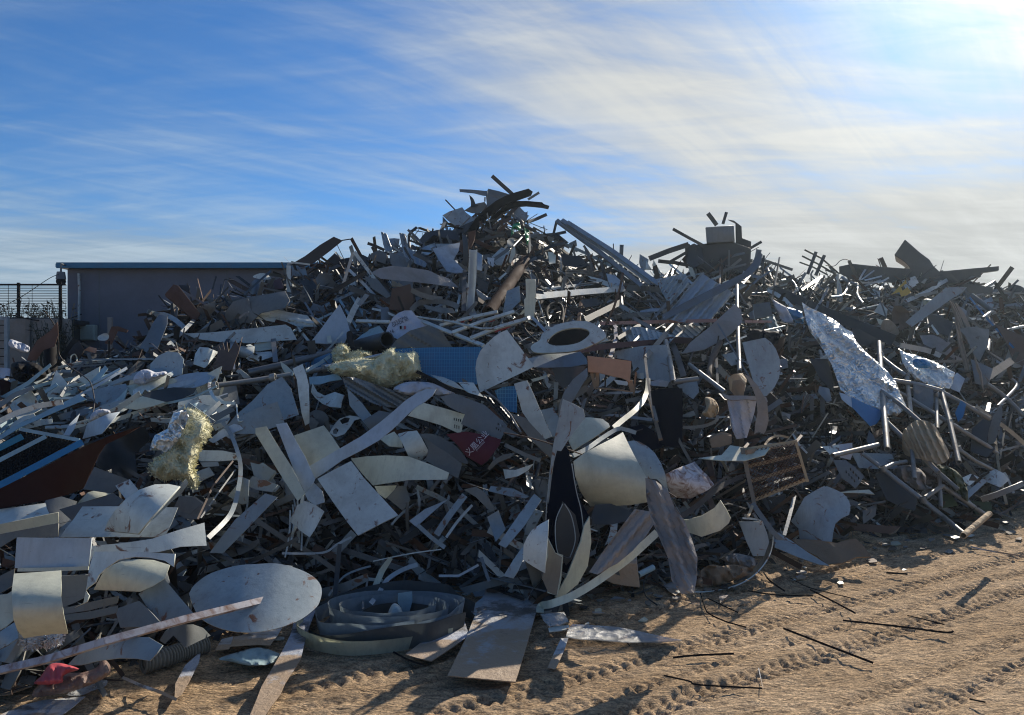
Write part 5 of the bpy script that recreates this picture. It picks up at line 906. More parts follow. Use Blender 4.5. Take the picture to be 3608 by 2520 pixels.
# ---------- upper right of centre ----------
rb = root('roof_girders', W(1350, 600, 12.0), 'bundle of three long galvanised roof beams slanting down from the skyline', 'beams'); LAND.append((1350, 570, 'the long roof beams', rb))
for i, p in enumerate([[(368,172),(700,415),(1055,700)], [(410,170),(780,420),(1130,680)], [(455,188),(820,420),(1195,690)]]):
    br('beam', None, None, 'galv', 'A3', p, 34, 'C', .8, par=rb, d=(12.2-.12*i, 11.7-.12*i, 11.2-.12*i), roll=20)
br('roof_edge', 'thin greenish rail slanting below the long roof beams', 'rail', 'tealpale', 'A3', [(308,308),(600,440),(900,590),(1062,702)], 24, 'L', .8, o=(.2,.4,.6,.8))
br('roof_edge', 'thin dark rail end hanging beside the greenish rail', 'rail', 'grey', 'A3', [(300,315),(470,400)], 14, o=.25)
br('level_girder', 'level galvanised beam right of the pale stepped block', 'beam', 'galv', 'A3', [(200,788),(560,755),(920,728)], 48, 'C', .8, o=(.6,.7,.8), roll=15, land='the level galvanised beam')
br('level_girder', 'short grey beam end continuing the level galvanised beam', 'beam', 'galvdark', 'A3', [(935,722),(1080,725),(1212,740)], 44, 'C', .8, o=(.8,.85,.9))
sh('corrugated_sheet', 'large pale blue-grey corrugated roofing sheet sloping right of centre', 'sheet', 'lilac', 'A3', [(1225,965),(1330,850),(1450,700),(1540,600),(1600,640),(1668,682),(1760,740),(1800,765),(1700,880),(1600,1000),(1400,1000)], o=1.0, t=44, c=(.01,0), rib=(-40,5,.06), n=14, wr=.003, land='the large corrugated sheet')
sh('corrugated_sheet', 'smaller corrugated sheet behind the large one on its left', 'sheet', 'bluegrey', 'A3', [(1172,650),(1300,625),(1412,605),(1440,692),(1360,780),(1282,862),(1220,760)], o=.7, t=40, c=(.01,0), rib=(-35,4,.06), n=14)
sh('corrugated_sheet', 'sunlit corrugated sheet end below the pink bar, left piece', 'sheet', 'bluegrey', 'A3', [(890,1040),(1050,1035),(1140,1060),(1330,1110),(1270,1180),(1150,1178),(950,1165)], o=.6, t=50, rib=(20,6,.02), n=12)
sh('corrugated_sheet', 'sunlit corrugated sheet end below the pink bar, right piece', 'sheet', 'bluegrey', 'A3', [(1340,1020),(1575,1030),(1520,1090),(1450,1142),(1350,1140),(1280,1120)], o=.65, t=45, rib=(50,5,.02), n=12)
sh('long_plate', 'long flat plate rising right across the corrugated sheet to the skyline', 'plate', 'galvdark', 'A3', [(2005,430),(2032,450),(2010,540),(1950,610),(1700,760),(1450,880),(1235,985),(1218,940),(1400,840),(1640,720),(1880,600),(1950,520)], o=1.25, t=20, c=(0,0), th=.03, n=12, land='the long rising plate')
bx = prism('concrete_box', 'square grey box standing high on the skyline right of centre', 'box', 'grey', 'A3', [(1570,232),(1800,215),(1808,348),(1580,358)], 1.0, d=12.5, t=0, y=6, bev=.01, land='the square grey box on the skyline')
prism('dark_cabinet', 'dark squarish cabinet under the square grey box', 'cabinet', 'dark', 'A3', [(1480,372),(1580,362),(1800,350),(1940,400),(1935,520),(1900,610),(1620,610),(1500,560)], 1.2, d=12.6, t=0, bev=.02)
sh('upright_plate', 'tall narrow dark plate right of the square grey box', 'plate', 'dark', 'A3', [(1752,170),(1800,178),(1862,225),(1866,320),(1940,348),(1938,410),(1815,400),(1812,200)], d=12.8, t=0, th=.1)
for i, (p, w_, lb) in enumerate([([(1308,246),(1450,325),(1575,392)], 24, 'dark stick pointing up left beside the square grey box'), ([(1590,120),(1625,165),(1662,216)], 34, 'left dark stick on top of the square grey box'), ([(1740,112),(1712,205)], 24, 'right dark stick on top of the square grey box'), ([(1935,400),(2022,350)], 22, 'short dark stick right of the square grey box'), ([(2042,460),(2030,560),(2045,720)], 20, 'thin dark upright right of the long rising plate'),
    ([(1118,485),(1270,425),(1432,372)], 42, 'top dark bar of the truss on the skyline'), ([(1270,520),(1435,425)], 24, 'diagonal dark bar of the truss on the skyline'), ([(1190,505),(1330,520),(1560,560)], 30, 'lower dark bar of the truss on the skyline'), ([(1425,370),(1432,560)], 40, 'upright dark bar at the right of the truss')]):
    br('dark_stick', lb, 'bar', 'dark', 'A3', p, w_, 'box', .7, d=12.4+.05*i)
sh('dark_mass', 'dark rounded machine housing between the truss and the square box', 'housing', 'dark', 'A3', [(1440,380),(1480,362),(1540,400),(1560,520),(1480,560),(1420,520)], d=12.6, th=.3, t=10)
for i, (p, m, lb) in enumerate([([(1040,448),(1112,492),(1095,562),(1060,600),(1035,520)], 'bluegrey', 'leftmost of three upright triangular plates on the skyline'), ([(1092,500),(1140,578),(1088,575)], 'white', 'middle of three upright triangular plates'), ([(1150,492),(1215,605),(1146,602)], 'cream', 'rightmost of three upright triangular plates'), ([(1165,620),(1240,618),(1200,640)], 'white', 'small sunlit chip below the triangular plates'), ([(1430,545),(1470,560),(1492,640),(1450,620)], 'cream', 'thin leaf of sheet right of the triangular plates')]):
    sh('triangle_plate', lb, 'plate', m, 'A3', p, d=12.2-.1*i, t=15)
sh('oval_ring', 'white oval ring panel with a large oval hole in the centre of the heap', 'panel', 'white', 'A3', [(160,1205),(180,1175),(235,1140),(255,1090),(340,1030),(480,992),(560,988),(640,998),(740,1060),(768,1110),(740,1140),(660,1180),(560,1220),(420,1240),(260,1245),(190,1240)], o=.85, sm=1, t=35, y=0, c=(.04,0), wr=.002, n=20, th=.02, holes=[[(300,1165),(320,1120),(380,1075),(470,1048),(560,1045),(620,1060),(636,1090),(600,1130),(540,1165),(440,1185),(350,1185)]], land='the white ring panel')
sh('hole_shade', 'black sheet added as the shade in the hole of the ring panel', 'sheet', 'black', 'A3', [(270,1190),(300,1080),(470,1020),(640,1030),(680,1120),(560,1190),(400,1210)], o=.55, t=35, y=0)  # black sheet added behind the opening to stand for its shade
sh('ring_tail', 'sunlit corner of sheet behind the right of the ring panel', 'sheet', 'cream', 'A3', [(640,1195),(700,1150),(765,1100),(772,1130),(800,1145),(720,1165)], o=.75)
sh('white_sheet', 'pale pointed sheet under the ring panel', 'sheet', 'bluegrey', 'A3', [(135,1292),(300,1255),(530,1240),(420,1280),(300,1330),(190,1365)], o=.7, t=50)
sh('dark_gutter', 'dark curved sheet with a bright lower rim under the ring panel', 'sheet', 'galvdark', 'A3', [(200,1362),(300,1320),(420,1270),(560,1235),(610,1290),(618,1335),(480,1360),(300,1366)], o=.75, t=30, c=(-.1,0))
sh('grey_sheet', 'wide grey panel behind the orange plate', 'panel', 'bluegrey', 'A3', [(840,1230),(1060,1190),(1260,1180),(1290,1480),(1100,1460),(990,1400),(975,1310),(830,1285)], o=.35, t=15, land='the wide grey panel behind the orange plate')
pk = br('perforated_bar', 'long pinkish drilled bar lying level over the corrugated sheets', 'bar', 'pink', 'A3', [(722,1008),(1200,995),(1662,985)], 28, 'box', .3, o=1.05, land='the long pinkish bar')
for x in (755, 785): br('bolt_hole', None, None, 'black', 'A3', [(x-6,1006),(x+6,1006)], 12, 'box', .3, par=pk, d=D(*pix('A3', [(760,1006)])[0])-1.05-.012)
br('perforated_bar', 'short pinkish bar right of the thin post', 'bar', 'pink', 'A3', [(1888,992),(2122,995)], 20, 'box', .3, o=.95)
br('maroon_bar', 'maroon bar lying under the ring panel', 'bar', 'maroon', 'A3', [(512,1228),(800,1190),(1150,1160)], 46, 'box', .4, o=1.0, land='the maroon bar')
br('maroon_bar', 'dark maroon flat end continuing the maroon bar', 'bar', 'maroon', 'A3', [(1160,1165),(1300,1140),(1460,1150)], 50, 'box', .4, o=.9)
for i, (p, w_) in enumerate([([(750,1060),(640,1190)], 10), ([(1130,1020),(980,1168)], 14), ([(1310,1008),(1150,1160)], 14), ([(1470,1000),(1305,1140)], 14), ([(1040,1020),(860,1130)], 30), ([(920,830),(1090,960)], 10), ([(760,930),(840,990)], 8), ([(880,840),(590,985)], 48), ([(1350,850),(1220,930)], 34), ([(1110,750),(1270,880)], 12), ([(1150,770),(1230,900)], 10)]):
    br('dark_rod', '%s dark rod in the shade %s' % (['thin','slender','slanting','straight','thick','small','short','broad','stubby','long thin','long slim'][i], ['beside the ring panel','under the pinkish bar, leftmost','under the pinkish bar, middle','under the pinkish bar, rightmost','above the corrugated end','under the level beam','left of the pinkish bar end','sloping left under the level beam','left of the corrugated sheet','crossing below the short beam end','beneath the short beam end'][i]), 'rod', 'galvdark' if i in (5,6,9,10) else 'dark', 'A3', p, w_, 'box', .5, o=.9 if i < 5 else .5)
op = root('orange_board', W(1380, 870, D(1380, 870)-1.0), 'orange-brown wooden board with torn legs right of centre', 'board'); LAND.append((1380, 840, 'the orange board', op))
ob_ = sh('board', None, None, 'orange', 'A3', [(618,1270),(800,1290),(972,1312),(968,1400),(962,1482),(900,1450),(840,1440),(720,1408),(625,1400)], par=op, d=D(1390, 900)-.8, t=10, y=-5, c=(0,0), th=.02, wr=.004)
for p, w_ in (([(650,1400),(680,1520)], 26), ([(700,1410),(695,1520)], 30), ([(960,1470),(985,1560)], 40), ([(1010,1400),(990,1590)], 16), ([(670,1530),(820,1540),(970,1560)], 12)): br('leg', None, None, 'wood', 'A3', p, w_, 'box', .6, par=op, d=D(1390, 900)-.75)
for i, (p, w_, m, lb, oo) in enumerate([([(1085,1290),(1250,1090)], 40, 'woodgrey', 'dirty wooden pole rising right to a corner above the blue barrel', 1.05), ([(1248,1150),(1285,1320),(1312,1485)], 44, 'steeltube', 'pale upright tube above the navy barrel', .95), ([(1085,1290),(1105,1450),(1130,1600),(1180,1800)], 22, 'woodgrey', 'thin crooked stick hanging from the wooden pole corner', 1.1), ([(1310,1480),(1510,1455)], 40, 'steeltube', 'short tube joined right of the pale upright tube', .95), ([(1440,1340),(1580,1450),(1730,1565)], 36, 'steeltube', 'slanting grey tube falling right behind the netted bag', .85),
    ([(1825,700),(1830,1000),(1845,1400)], 30, 'steeltube', 'tall thin grey post standing left of the half disc', 1.1), ([(1670,1010),(1800,1230),(1960,1500)], 12, 'grey', 'very thin slanting rod left of the half disc', 1.15), ([(840,1030),(850,1130),(800,1290)], 30, 'whiterust', 'short pale leg under the pinkish bar', .8), ([(1270,1100),(1340,1260),(1400,1450)], 46, 'dark', 'dark leaning board right of the wooden pole corner', .75), ([(1690,1160),(1620,1300),(1590,1500)], 50, 'brown', 'dark brown board leaning left of the thin grey post', .7), ([(1660,1290),(1670,1500)], 20, 'dark', 'thin dark upright near the dark brown board', .75), ([(1500,1150),(1440,1330),(1560,1330)], 14, 'brown', 'thin brown bent rod below the dusty sheet', .8), ([(1990,1080),(2210,1030)], 14, 'white', 'thin bright bar right of the thin grey post', .9), ([(1900,1110),(1720,1180)], 14, 'white', 'thin bright bar left of the half disc top', .9)]):
    br('pole', lb, 'pole', m, 'A3', p, w_, 'tube' if 'tube' in lb or 'post' in lb else 'box', .7, o=oo, sm=len(p) > 3, land={1: 'the pale upright tube', 5: 'the tall thin grey post'}.get(i))
hd = [(1870,1162),(1960,1142),(2052,1124),(2100,1160),(2140,1215),(2168,1290),(2176,1370),(2165,1450),(2130,1520),(2070,1592),(2045,1598),(1985,1560),(1950,1450),(1910,1320)]
sh('half_disc', 'large pale blue half disc standing right of centre', 'sheet', 'bluegrey', 'A3', hd, o=.75, t=15, y=12, c=(.01,0), wr=.002, land='the pale half disc')
sh('dusty_sheet', 'large dusty translucent sheet sagging below the corrugated sheet', 'sheet', 'dustcloth', 'A3', [(1375,1255),(1450,1160),(1600,1040),(1720,930),(1810,850),(1860,900),(1868,1000),(1780,1090),(1640,1180),(1560,1220)], o=.65, t=35, wr=.04, land='the dusty sagging sheet')
for i, (p, m, lb) in enumerate([([(340,1370),(610,1350),(500,1480),(420,1540),(360,1450)], 'dark', 'dark panel below the dark curved sheet'), ([(830,1460),(950,1480),(940,1510),(860,1500)], 'white', 'small white scrap under the orange board'), ([(1020,1410),(1070,1405),(1075,1460),(1020,1450)], 'white', 'tiny white square right of the orange board'), ([(1100,1480),(1200,1460),(1280,1480),(1260,1520),(1140,1510)], 'clearplastic', 'shiny clear plastic on top of the navy barrel'), ([(1340,1510),(1500,1460),(1520,1560),(1470,1620),(1390,1560)], 'bluegrey', 'pale torn sheet right of the navy barrel'),
    ([(160,1460),(290,1425),(280,1450),(180,1480)], 'cream', 'thin cream sliver under the white quarter disc'), ([(1705,1260),(1800,1240),(1850,1330),(1780,1350)], 'bluegrey', 'slate square left of the half disc'), ([(560,820),(690,800),(720,860),(600,880)], 'dark', 'dark block under the level beam'), ([(750,600),(840,620),(905,680),(905,720),(800,690)], 'lilac', 'lilac curved sheet under the long roof beams'), ([(400,440),(560,470),(640,540),(560,560),(420,540)], 'dark', 'dark blue tarpaulin under the greenish rail'), ([(300,430),(365,440),(360,520),(310,530)], 'cream', 'pale frayed bundle left of the tarpaulin')]):
    sh('small_scrap', lb, 'scrap', m, 'A3', p, o=.45, wr=.02)
br('tyre_loop', 'black loop of tyre-like tube beside the level beam', 'tube', 'black', 'A3', [(300,980),(290,900),(340,850),(400,860),(420,920),(410,990)], 26, 'tube', o=.55, sm=1)
for i, (p, lb) in enumerate([([(230,650),(290,690),(325,740),(270,730)], 'thin pale loop of strip right of the stepped block'), ([(440,600),(560,600),(690,610)], 'grey frayed strip bundle below the greenish rail'), ([(440,620),(560,640),(690,660)], 'second grey frayed strip below the greenish rail'), ([(450,580),(600,585),(700,600)], 'topmost grey frayed strip below the greenish rail')]):
    br('frayed_strip', lb, 'strip', 'taupe', 'A3', p, 14, 'flat', o=.6, sm=1)
# ---------- centre right, below ----------
sh('navy_barrel', 'dark navy blue plastic barrel standing in the shade right of centre', 'barrel', 'navy', 'B3', [(1130,525),(1200,505),(1300,498),(1385,502),(1388,700),(1382,985),(1290,975),(1200,955),(1160,740)], o=.4, t=0, c=(.25,0), th=.01, land='the navy barrel')
sh('navy_barrel', 'dark navy sheet behind the lower left of the barrel', 'sheet', 'navy', 'B3', [(940,820),(1060,790),(1180,860),(1230,980),(1100,1000),(1000,920)], o=.3)
br('rusty_stick', 'thin rusty orange stick standing before the navy barrel', 'stick', 'wood', 'B3', [(1125,590),(1160,740),(1210,915)], 30, 'box', .6, o=.85)
bgd = root('netted_bag', W(1660, 920, D(1660, 920)-.8), 'bundle of tan cloth and white bag tied up left of the half disc', 'bag'); LAND.append((1660, 900, 'the white and tan bag', bgd))
dd = D(1665, 950)-.8
sh('tan_cloth', None, None, 'tan', 'B3', [(1755,415),(1800,385),(1870,378),(1905,430),(1890,520),(1820,560),(1770,510)], par=bgd, d=dd-.12, t=35, y=10, c=(.14,20), wr=.07, n=18)
sh('tan_cloth', None, None, 'wood', 'B3', [(1790,440),(1850,430),(1890,470),(1880,560),(1810,575),(1780,520)], par=bgd, d=dd-.2, t=0, y=-20, c=(.05,20), wr=.04, n=12)
sh('white_bag', None, None, 'cloth', 'B3', [(1740,575),(1830,560),(1905,570),(1985,595),(1965,700),(1935,800),(1905,900),(1822,912),(1775,805),(1765,690)], par=bgd, d=dd-.15, t=10, y=10, c=(.10,0), wr=.045, rib=(10,2.6,.03), n=20)
sh('white_bag', None, None, 'dustcloth', 'B3', [(1700,540),(1760,560),(1900,560),(2060,570),(2075,610),(1980,600),(1900,590),(1790,600),(1730,580)], par=bgd, d=dd-.25, t=30, wr=.03, n=16)
sh('plastic_strap', 'long dirty plastic sheet hanging over the right of the tied bag', 'sheet', 'dustcloth', 'B3', [(1885,385),(1930,410),(1990,475),(2040,560),(2070,620),(2082,760),(2060,840),(2040,872),(2000,850),(1965,872),(1975,780),(1992,700),(1985,600),(1955,510)], o=1.05, t=0, wr=.03, n=14)
blob('tan_ball', 'round tan wad of wrapping right of the navy barrel', 'wad', 'tan', 'B3', [(1565,580),(1610,575),(1655,605),(1680,670),(1660,720),(1600,740),(1540,705),(1575,660)], b=.14, nz=.04, o=.7, land='the round tan wad')
prism('timber_block', 'short sawn timber block below the tied bag', 'timber', 'wood', 'B3', [(1600,905),(1700,868),(1782,885),(1782,950),(1700,972),(1618,985)], .2, o=.5, t=10)
br('hook_strip', 'pale brown strip curving like a hook below the round tan wad', 'strip', 'taupe', 'B3', [(1390,815),(1480,815),(1580,800),(1660,760),(1668,720)], 26, 'flat', o=.6, sm=1)
sh('curved_grey_strip', 'broad grey curved strip left of the orange board legs', 'strip', 'grey', 'B3', [(378,720),(395,620),(430,530),(500,430),(615,335),(622,400),(560,500),(500,600),(450,700),(432,745),(400,770)], o=.7, t=15, c=(.08,40), land='the broad grey curved strip')
br('curved_strip', 'narrow beige strip curving up right above the big rolled sheet', 'strip', 'cream', 'B3', [(830,820),(900,760),(1000,680),(1060,610),(1100,520),(1108,420)], 40, 'flat', o=.95, sm=1)
sh('pale_strip', 'upright pale slat leaning under the white quarter disc', 'sheet', 'white', 'B3', [(25,465),(80,448),(132,437),(180,540),(240,680),(332,890),(280,912),(200,850),(90,690),(60,580)], o=.75, t=18, land='the upright pale slat')
sh('pale_strip', 'slate shadowed flap right of the upright pale slat', 'sheet', 'bluegrey', 'B3', [(230,680),(340,655),(410,780),(370,880),(335,895),(280,760)], o=.6)
# tall dark roll
tr = root('tall_roll', W(1272, 1180, 4.6), 'tall tightly rolled sheet standing upright in the centre foreground', 'roll'); LAND.append((1270, 1100, 'the tall standing roll', tr))
dd = 5.15
q = lambda *p: [(x, y) for x, y in p]
sh('outer_wall', None, None, 'bluegrey', 'P', q((1262,895),(1285,905),(1308,918),(1312,938),(1290,965),(1272,990),(1258,1012),(1246,1010),(1238,1060),(1230,1130),(1228,1090),(1240,1000),(1250,950)), par=tr, d=dd-.03, t=5, y=-15, c=(.05,0), wr=.003)
sh('inner_shade', None, None, 'navy', 'P', q((1256,985),(1275,1010),(1284,1060),(1300,1120),(1322,1160),(1326,1210),(1310,1250),(1290,1290),(1262,1335),(1240,1310),(1228,1240),(1226,1160),(1236,1060)), par=tr, d=dd+.12, t=0, y=0, c=(-.3,0), wr=.003, n=16)  # shade inside the roll put in as a near-black sheet
sh('left_petal', None, None, 'cream', 'P', q((1228,1205),(1245,1240),(1262,1245),(1258,1300),(1250,1336),(1228,1330),(1222,1290)), par=tr, d=dd-.12, t=0, y=-25, c=(.08,0))
sh('right_petal', None, None, 'cream', 'P', q((1322,1158),(1326,1215),(1318,1270),(1296,1310),(1258,1342),(1245,1340),(1272,1290),(1290,1245),(1302,1215),(1310,1180)), par=tr, d=dd-.1, t=0, y=28, c=(.06,0))
for i, p in enumerate([[(1256,985),(1240,1040),(1228,1110),(1224,1180),(1230,1260)], [(1282,1040),(1292,1100),(1304,1150),(1308,1210),(1296,1250),(1272,1290)], [(1262,1130),(1246,1170),(1248,1230),(1262,1262)], [(1266,1130),(1282,1160),(1290,1210),(1278,1250)]]):
    br('sheet_edge', None, None, 'bluegrey', 'P', p, 2.2, 'box', 1, par=tr, d=dd-.02-.01*i, sm=1)
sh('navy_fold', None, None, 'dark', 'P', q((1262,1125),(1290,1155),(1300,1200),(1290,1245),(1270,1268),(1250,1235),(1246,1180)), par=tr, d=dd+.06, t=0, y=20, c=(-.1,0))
sh('crumpled_white', 'crumpled white plate standing left of the tall roll', 'plate', 'white', 'C3', [(98,350),(102,230),(130,170),(170,110),(240,60),(306,25),(300,150),(290,260),(276,460),(180,405)], o=.9, t=15, y=-20, c=(.05,60), wr=.015, land='the crumpled white plate')
sh('slate_leaf', 'slate sheet falling left below the crumpled white plate', 'sheet', 'bluegrey', 'C3', [(-60,480),(20,350),(105,230),(98,350),(60,440),(20,500)], o=.7)
sh('dim_leaf', 'dim olive sheet standing between the white plate and the tall roll', 'sheet', 'taupe', 'C3', [(250,500),(300,320),(300,190),(360,300),(412,330),(400,460),(370,640),(300,610)], o=.6, t=5)
big = sh('big_roll', 'big pale rolled drum of sheet in the right foreground of the heap', 'roll', 'cream', 'B3', [(505,1090),(600,1020),(720,955),(820,905),(905,855),(940,930),(1000,1050),(1100,1230),(1095,1320),(1108,1420),(960,1445),(800,1450),(640,1455),(560,1330),(520,1210)], o=.8, t=18, y=-8, c=(.3,75), wr=.006, n=16, land='the big pale rolled drum')
sh('roll_leaf', 'smooth pale blue leaf curling behind the big rolled drum', 'sheet', 'bluegrey', 'B3', [(935,930),(990,922),(1040,932),(1110,975),(1160,1020),(1215,1110),(1245,1190),(1262,1280),(1275,1350),(1240,1300),(1180,1235),(1095,1228),(1000,1050)], o=.7, t=30, c=(.15,60))
sh('cream_fan', 'cream fan-like sheet above the big rolled drum', 'sheet', 'cream', 'B3', [(465,925),(510,840),(560,738),(640,735),(740,748),(790,785),(800,810),(700,880),(580,955),(505,1005)], o=.85, t=40, c=(.05,50), land='the cream fan-like sheet')
br('torn_lip', 'torn grey lip along the top edge of the big rolled drum', 'strip', 'bluegrey', 'B3', [(500,1045),(620,985),(740,900),(860,830),(930,835),(1010,860)], 34, 'box', .4, o=1.0, sm=1)
br('rope', 'thin brown cord slanting down across the big rolled drum', 'cord', 'brown', 'B3', [(-60,860),(150,900),(400,975),(560,1030),(800,1110),(950,1150),(1100,1240),(1250,1330),(1340,1385)], 11, 'tube', o=1.15, sm=1)
sh('dusty_strap', 'long dusty translucent cloth draped down from the rolled drum to the sand', 'cloth', 'dustcloth', 'P', [(1447,1072),(1470,1078),(1496,1098),(1512,1135),(1535,1168),(1550,1205),(1564,1250),(1562,1300),(1556,1330),(1528,1332),(1506,1302),(1498,1252),(1478,1205),(1458,1160),(1449,1115)], o=1.0, t=20, wr=.06, n=24, c=(.06,0), rib=(18,4.3,.045), land='the long dusty cloth')
tn = sh('rusty_tin', 'rusty white paint tin lying on its side right of the rolled drum', 'tin', 'whiterust', 'B3', [(1250,1195),(1320,1160),(1390,1130),(1480,1098),(1530,1160),(1580,1200),(1640,1275),(1600,1318),(1520,1360),(1450,1392),(1300,1382),(1262,1270)], o=.7, t=20, y=15, c=(.2,75), wr=.004, th=.01, land='the rusty white tin')
br('rim_band', None, None, 'whiterust', 'B3', [(1475,1100),(1530,1165),(1590,1225),(1625,1290)], 22, 'box', .6, on=tn, o=.05, sm=1)
sh('cream_bowl', 'cream curved sheet like a bowl right of the dusty cloth', 'sheet', 'cream', 'B3', [(1340,1565),(1430,1560),(1540,1530),(1640,1470),(1692,1405),(1740,1480),(1775,1550),(1760,1590),(1690,1650),(1540,1700),(1420,1660)], o=.85, t=-12, c=(.18,10), land='the cream bowl-like sheet')
sh('dark_fabric', 'dim wrinkled grey fabric under the big rolled drum', 'fabric', 'dark', 'B3', [(650,1530),(680,1440),(860,1430),(1000,1520),(940,1570),(820,1600),(660,1600)], o=.6, wr=.03)
sh('grey_fabric', 'wide dim grey fabric slanting to the foot of the heap', 'fabric', 'dustcloth', 'C3', [(630,450),(760,260),(880,100),(1000,-60),(1120,-40),(1180,20),(1090,160),(980,280),(860,380),(760,430),(700,470)], o=.8, t=25, wr=.03, rib=(-40,3.3,.03), land='the slanting grey fabric')
br('beige_band', 'long beige band curving down to the sand beside the tall roll', 'band', 'cream', 'C3', [(235,775),(245,725),(330,705),(480,650),(640,560),(800,450),(960,330),(1180,130)], 62, 'flat', o=(.15,.2,.4,.5,.7,.85,1.0,1.1), sm=1, land='the long beige band')
br('beige_band', 'second edge of the beige band resting on the sand', 'band', 'taupe', 'C3', [(240,780),(330,775),(450,715),(600,620)], 34, 'flat', o=.12, sm=1)
cb3 = root('curved_bin', W(1640, 1290, 5.7), 'wide curved pale band standing on edge round brown bags at the foot of the heap', 'band'); LAND.append((1640, 1280, 'the curved band on the sand', cb3))
def bandpx(par, m, base_, top, dd):
    base_, top = smoothpoly(base_, False, 5), smoothpoly(top, False, 5); bm = bmesh.new(); a, b = [], []
    for i, ((x, y), (x2, y2)) in enumerate(zip(base_, top)):
        t_ = i/(len(base_)-1); d_ = dd[0]*(1-t_)+dd[1]*t_; a.append(bm.verts.new(clampg(W(*pix('C3', [(x, y)])[0], d_)))); b.append(bm.verts.new(W(*pix('C3', [(x2, y2)])[0], d_-.02)))
    for i in range(len(a)-1): bm.faces.new([a[i], a[i+1], b[i+1], b[i]])
    bmesh.ops.solidify(bm, geom=list(bm.faces), thickness=.006); return finish('band_wall', bm, m, par)
bandpx(cb3, 'grey', [(1400,600),(1530,610),(1700,592),(1870,535),(2000,440),(2090,310),(2118,180)], [(1400,585),(1530,592),(1700,565),(1860,500),(1980,400),(2060,270),(2080,80)], (5.55, 6.2))
br('band_rim', None, None, 'white', 'C3', [(1400,600),(1530,610),(1700,592),(1870,535),(2000,440),(2090,310),(2118,180),(2105,100),(2040,40),(1900,5)], 9, 'box', 1, par=cb3, d=[5.54,5.54,5.62,5.72,5.85,6.0,6.15,6.25,6.4,6.5], sm=1)
sh('inner_leaf', None, None, 'bluegrey', 'C3', [(1840,40),(1940,40),(2035,48),(2070,140),(2085,210),(2045,320),(1955,322),(1900,200)], par=cb3, d=6.0, t=0, y=0, c=(.05,0))
for p, lb, m in (([(1490,575),(1505,500),(1540,430),(1620,388),(1700,400),(1800,388),(1880,405),(1960,430),(1900,480),(1760,530),(1650,572)], 'dusty brown plastic bag inside the curved band', 'burlap'), ([(1690,330),(1760,305),(1840,300),(1960,335),(1995,380),(1930,420),(1860,400),(1740,370)], 'second dusty bag behind the first inside the curved band', 'dustcloth')):
    blob('dusty_bag', lb, 'bag', m, 'C3', p, b=.08, nz=.05, d=5.75 if 'second' not in lb else 5.95, fr=10, n=22)
prism('dirty_box', 'dirty white box lying behind the beige band', 'box', 'sandsheet', 'C3', [(715,392),(860,380),(1018,378),(1030,480),(1042,575),(940,565),(825,545),(730,500)], .25, o=.3, t=0)
br('white_pipe_end', 'short pale blue pipe end beside the dirty white box', 'pipe', 'tealpale', 'C3', [(1030,472),(1150,412)], 48, 'tube', o=.35)
br('wire_hoop', 'thin dark hoop bending down onto the sand left of the dusty cloth', 'wire', 'dark', 'C3', [(1240,415),(1130,450),(1075,530),(1090,640),(1180,715)], 12, 'tube', o=.2, sm=1)
for i, (p, m, lb) in enumerate([([(1230,555),(1310,525),(1355,610),(1330,640),(1270,600)], 'sandsheet', 'small sandy plate on the ground beside the wire hoop'), ([(1340,600),(1385,578),(1395,605),(1350,618)], 'white', 'tiny white scrap on the sand left of the dusty cloth foot'), ([(1315,430),(1350,500),(1352,560),(1325,500)], 'white', 'thin upright pale scrap left of the dusty cloth'),
    ([(1680,640),(1760,630),(1690,700)], 'sandsheet', 'small sandy offcut below the curved band')]):
    sh('sand_scrap', lb, 'scrap', m, 'C3', p, g=.03 if i != 2 else None, o=.2, c=(0,0))
blob('clear_tray', 'clear creased plastic tray on the sand right of the large slab', 'tray', 'clearplastic', 'C3', [(235,790),(330,775),(430,770),(470,850),(400,880),(310,892),(260,840)], b=.05, nz=.02, g=.05, sm=0)
sh('pale_strip', 'pale strip lying before the clear plastic tray', 'strip', 'white', 'C3', [(302,900),(380,882),(470,878),(472,905),(400,920),(308,930)], g=.04, c=(0,0))
sh('glass_sheet', 'long clear plastic sheet lying flat on the sand', 'sheet', 'clearplastic', 'C3', [(445,965),(465,900),(500,868),(700,880),(870,892),(1050,930),(1240,972),(1385,998),(1200,1010),(950,1015),(700,992),(560,990)], g=.035, c=(0,0), wr=.02, n=14, land='the clear sheet on the sand')
sh('sand_strip', 'narrow sandy strip running down from the clear plastic sheet', 'strip', 'sandsheet', 'C3', [(405,985),(465,978),(430,1080),(400,1150),(360,1232),(295,1222),(340,1120)], g=.015, c=(0,0))
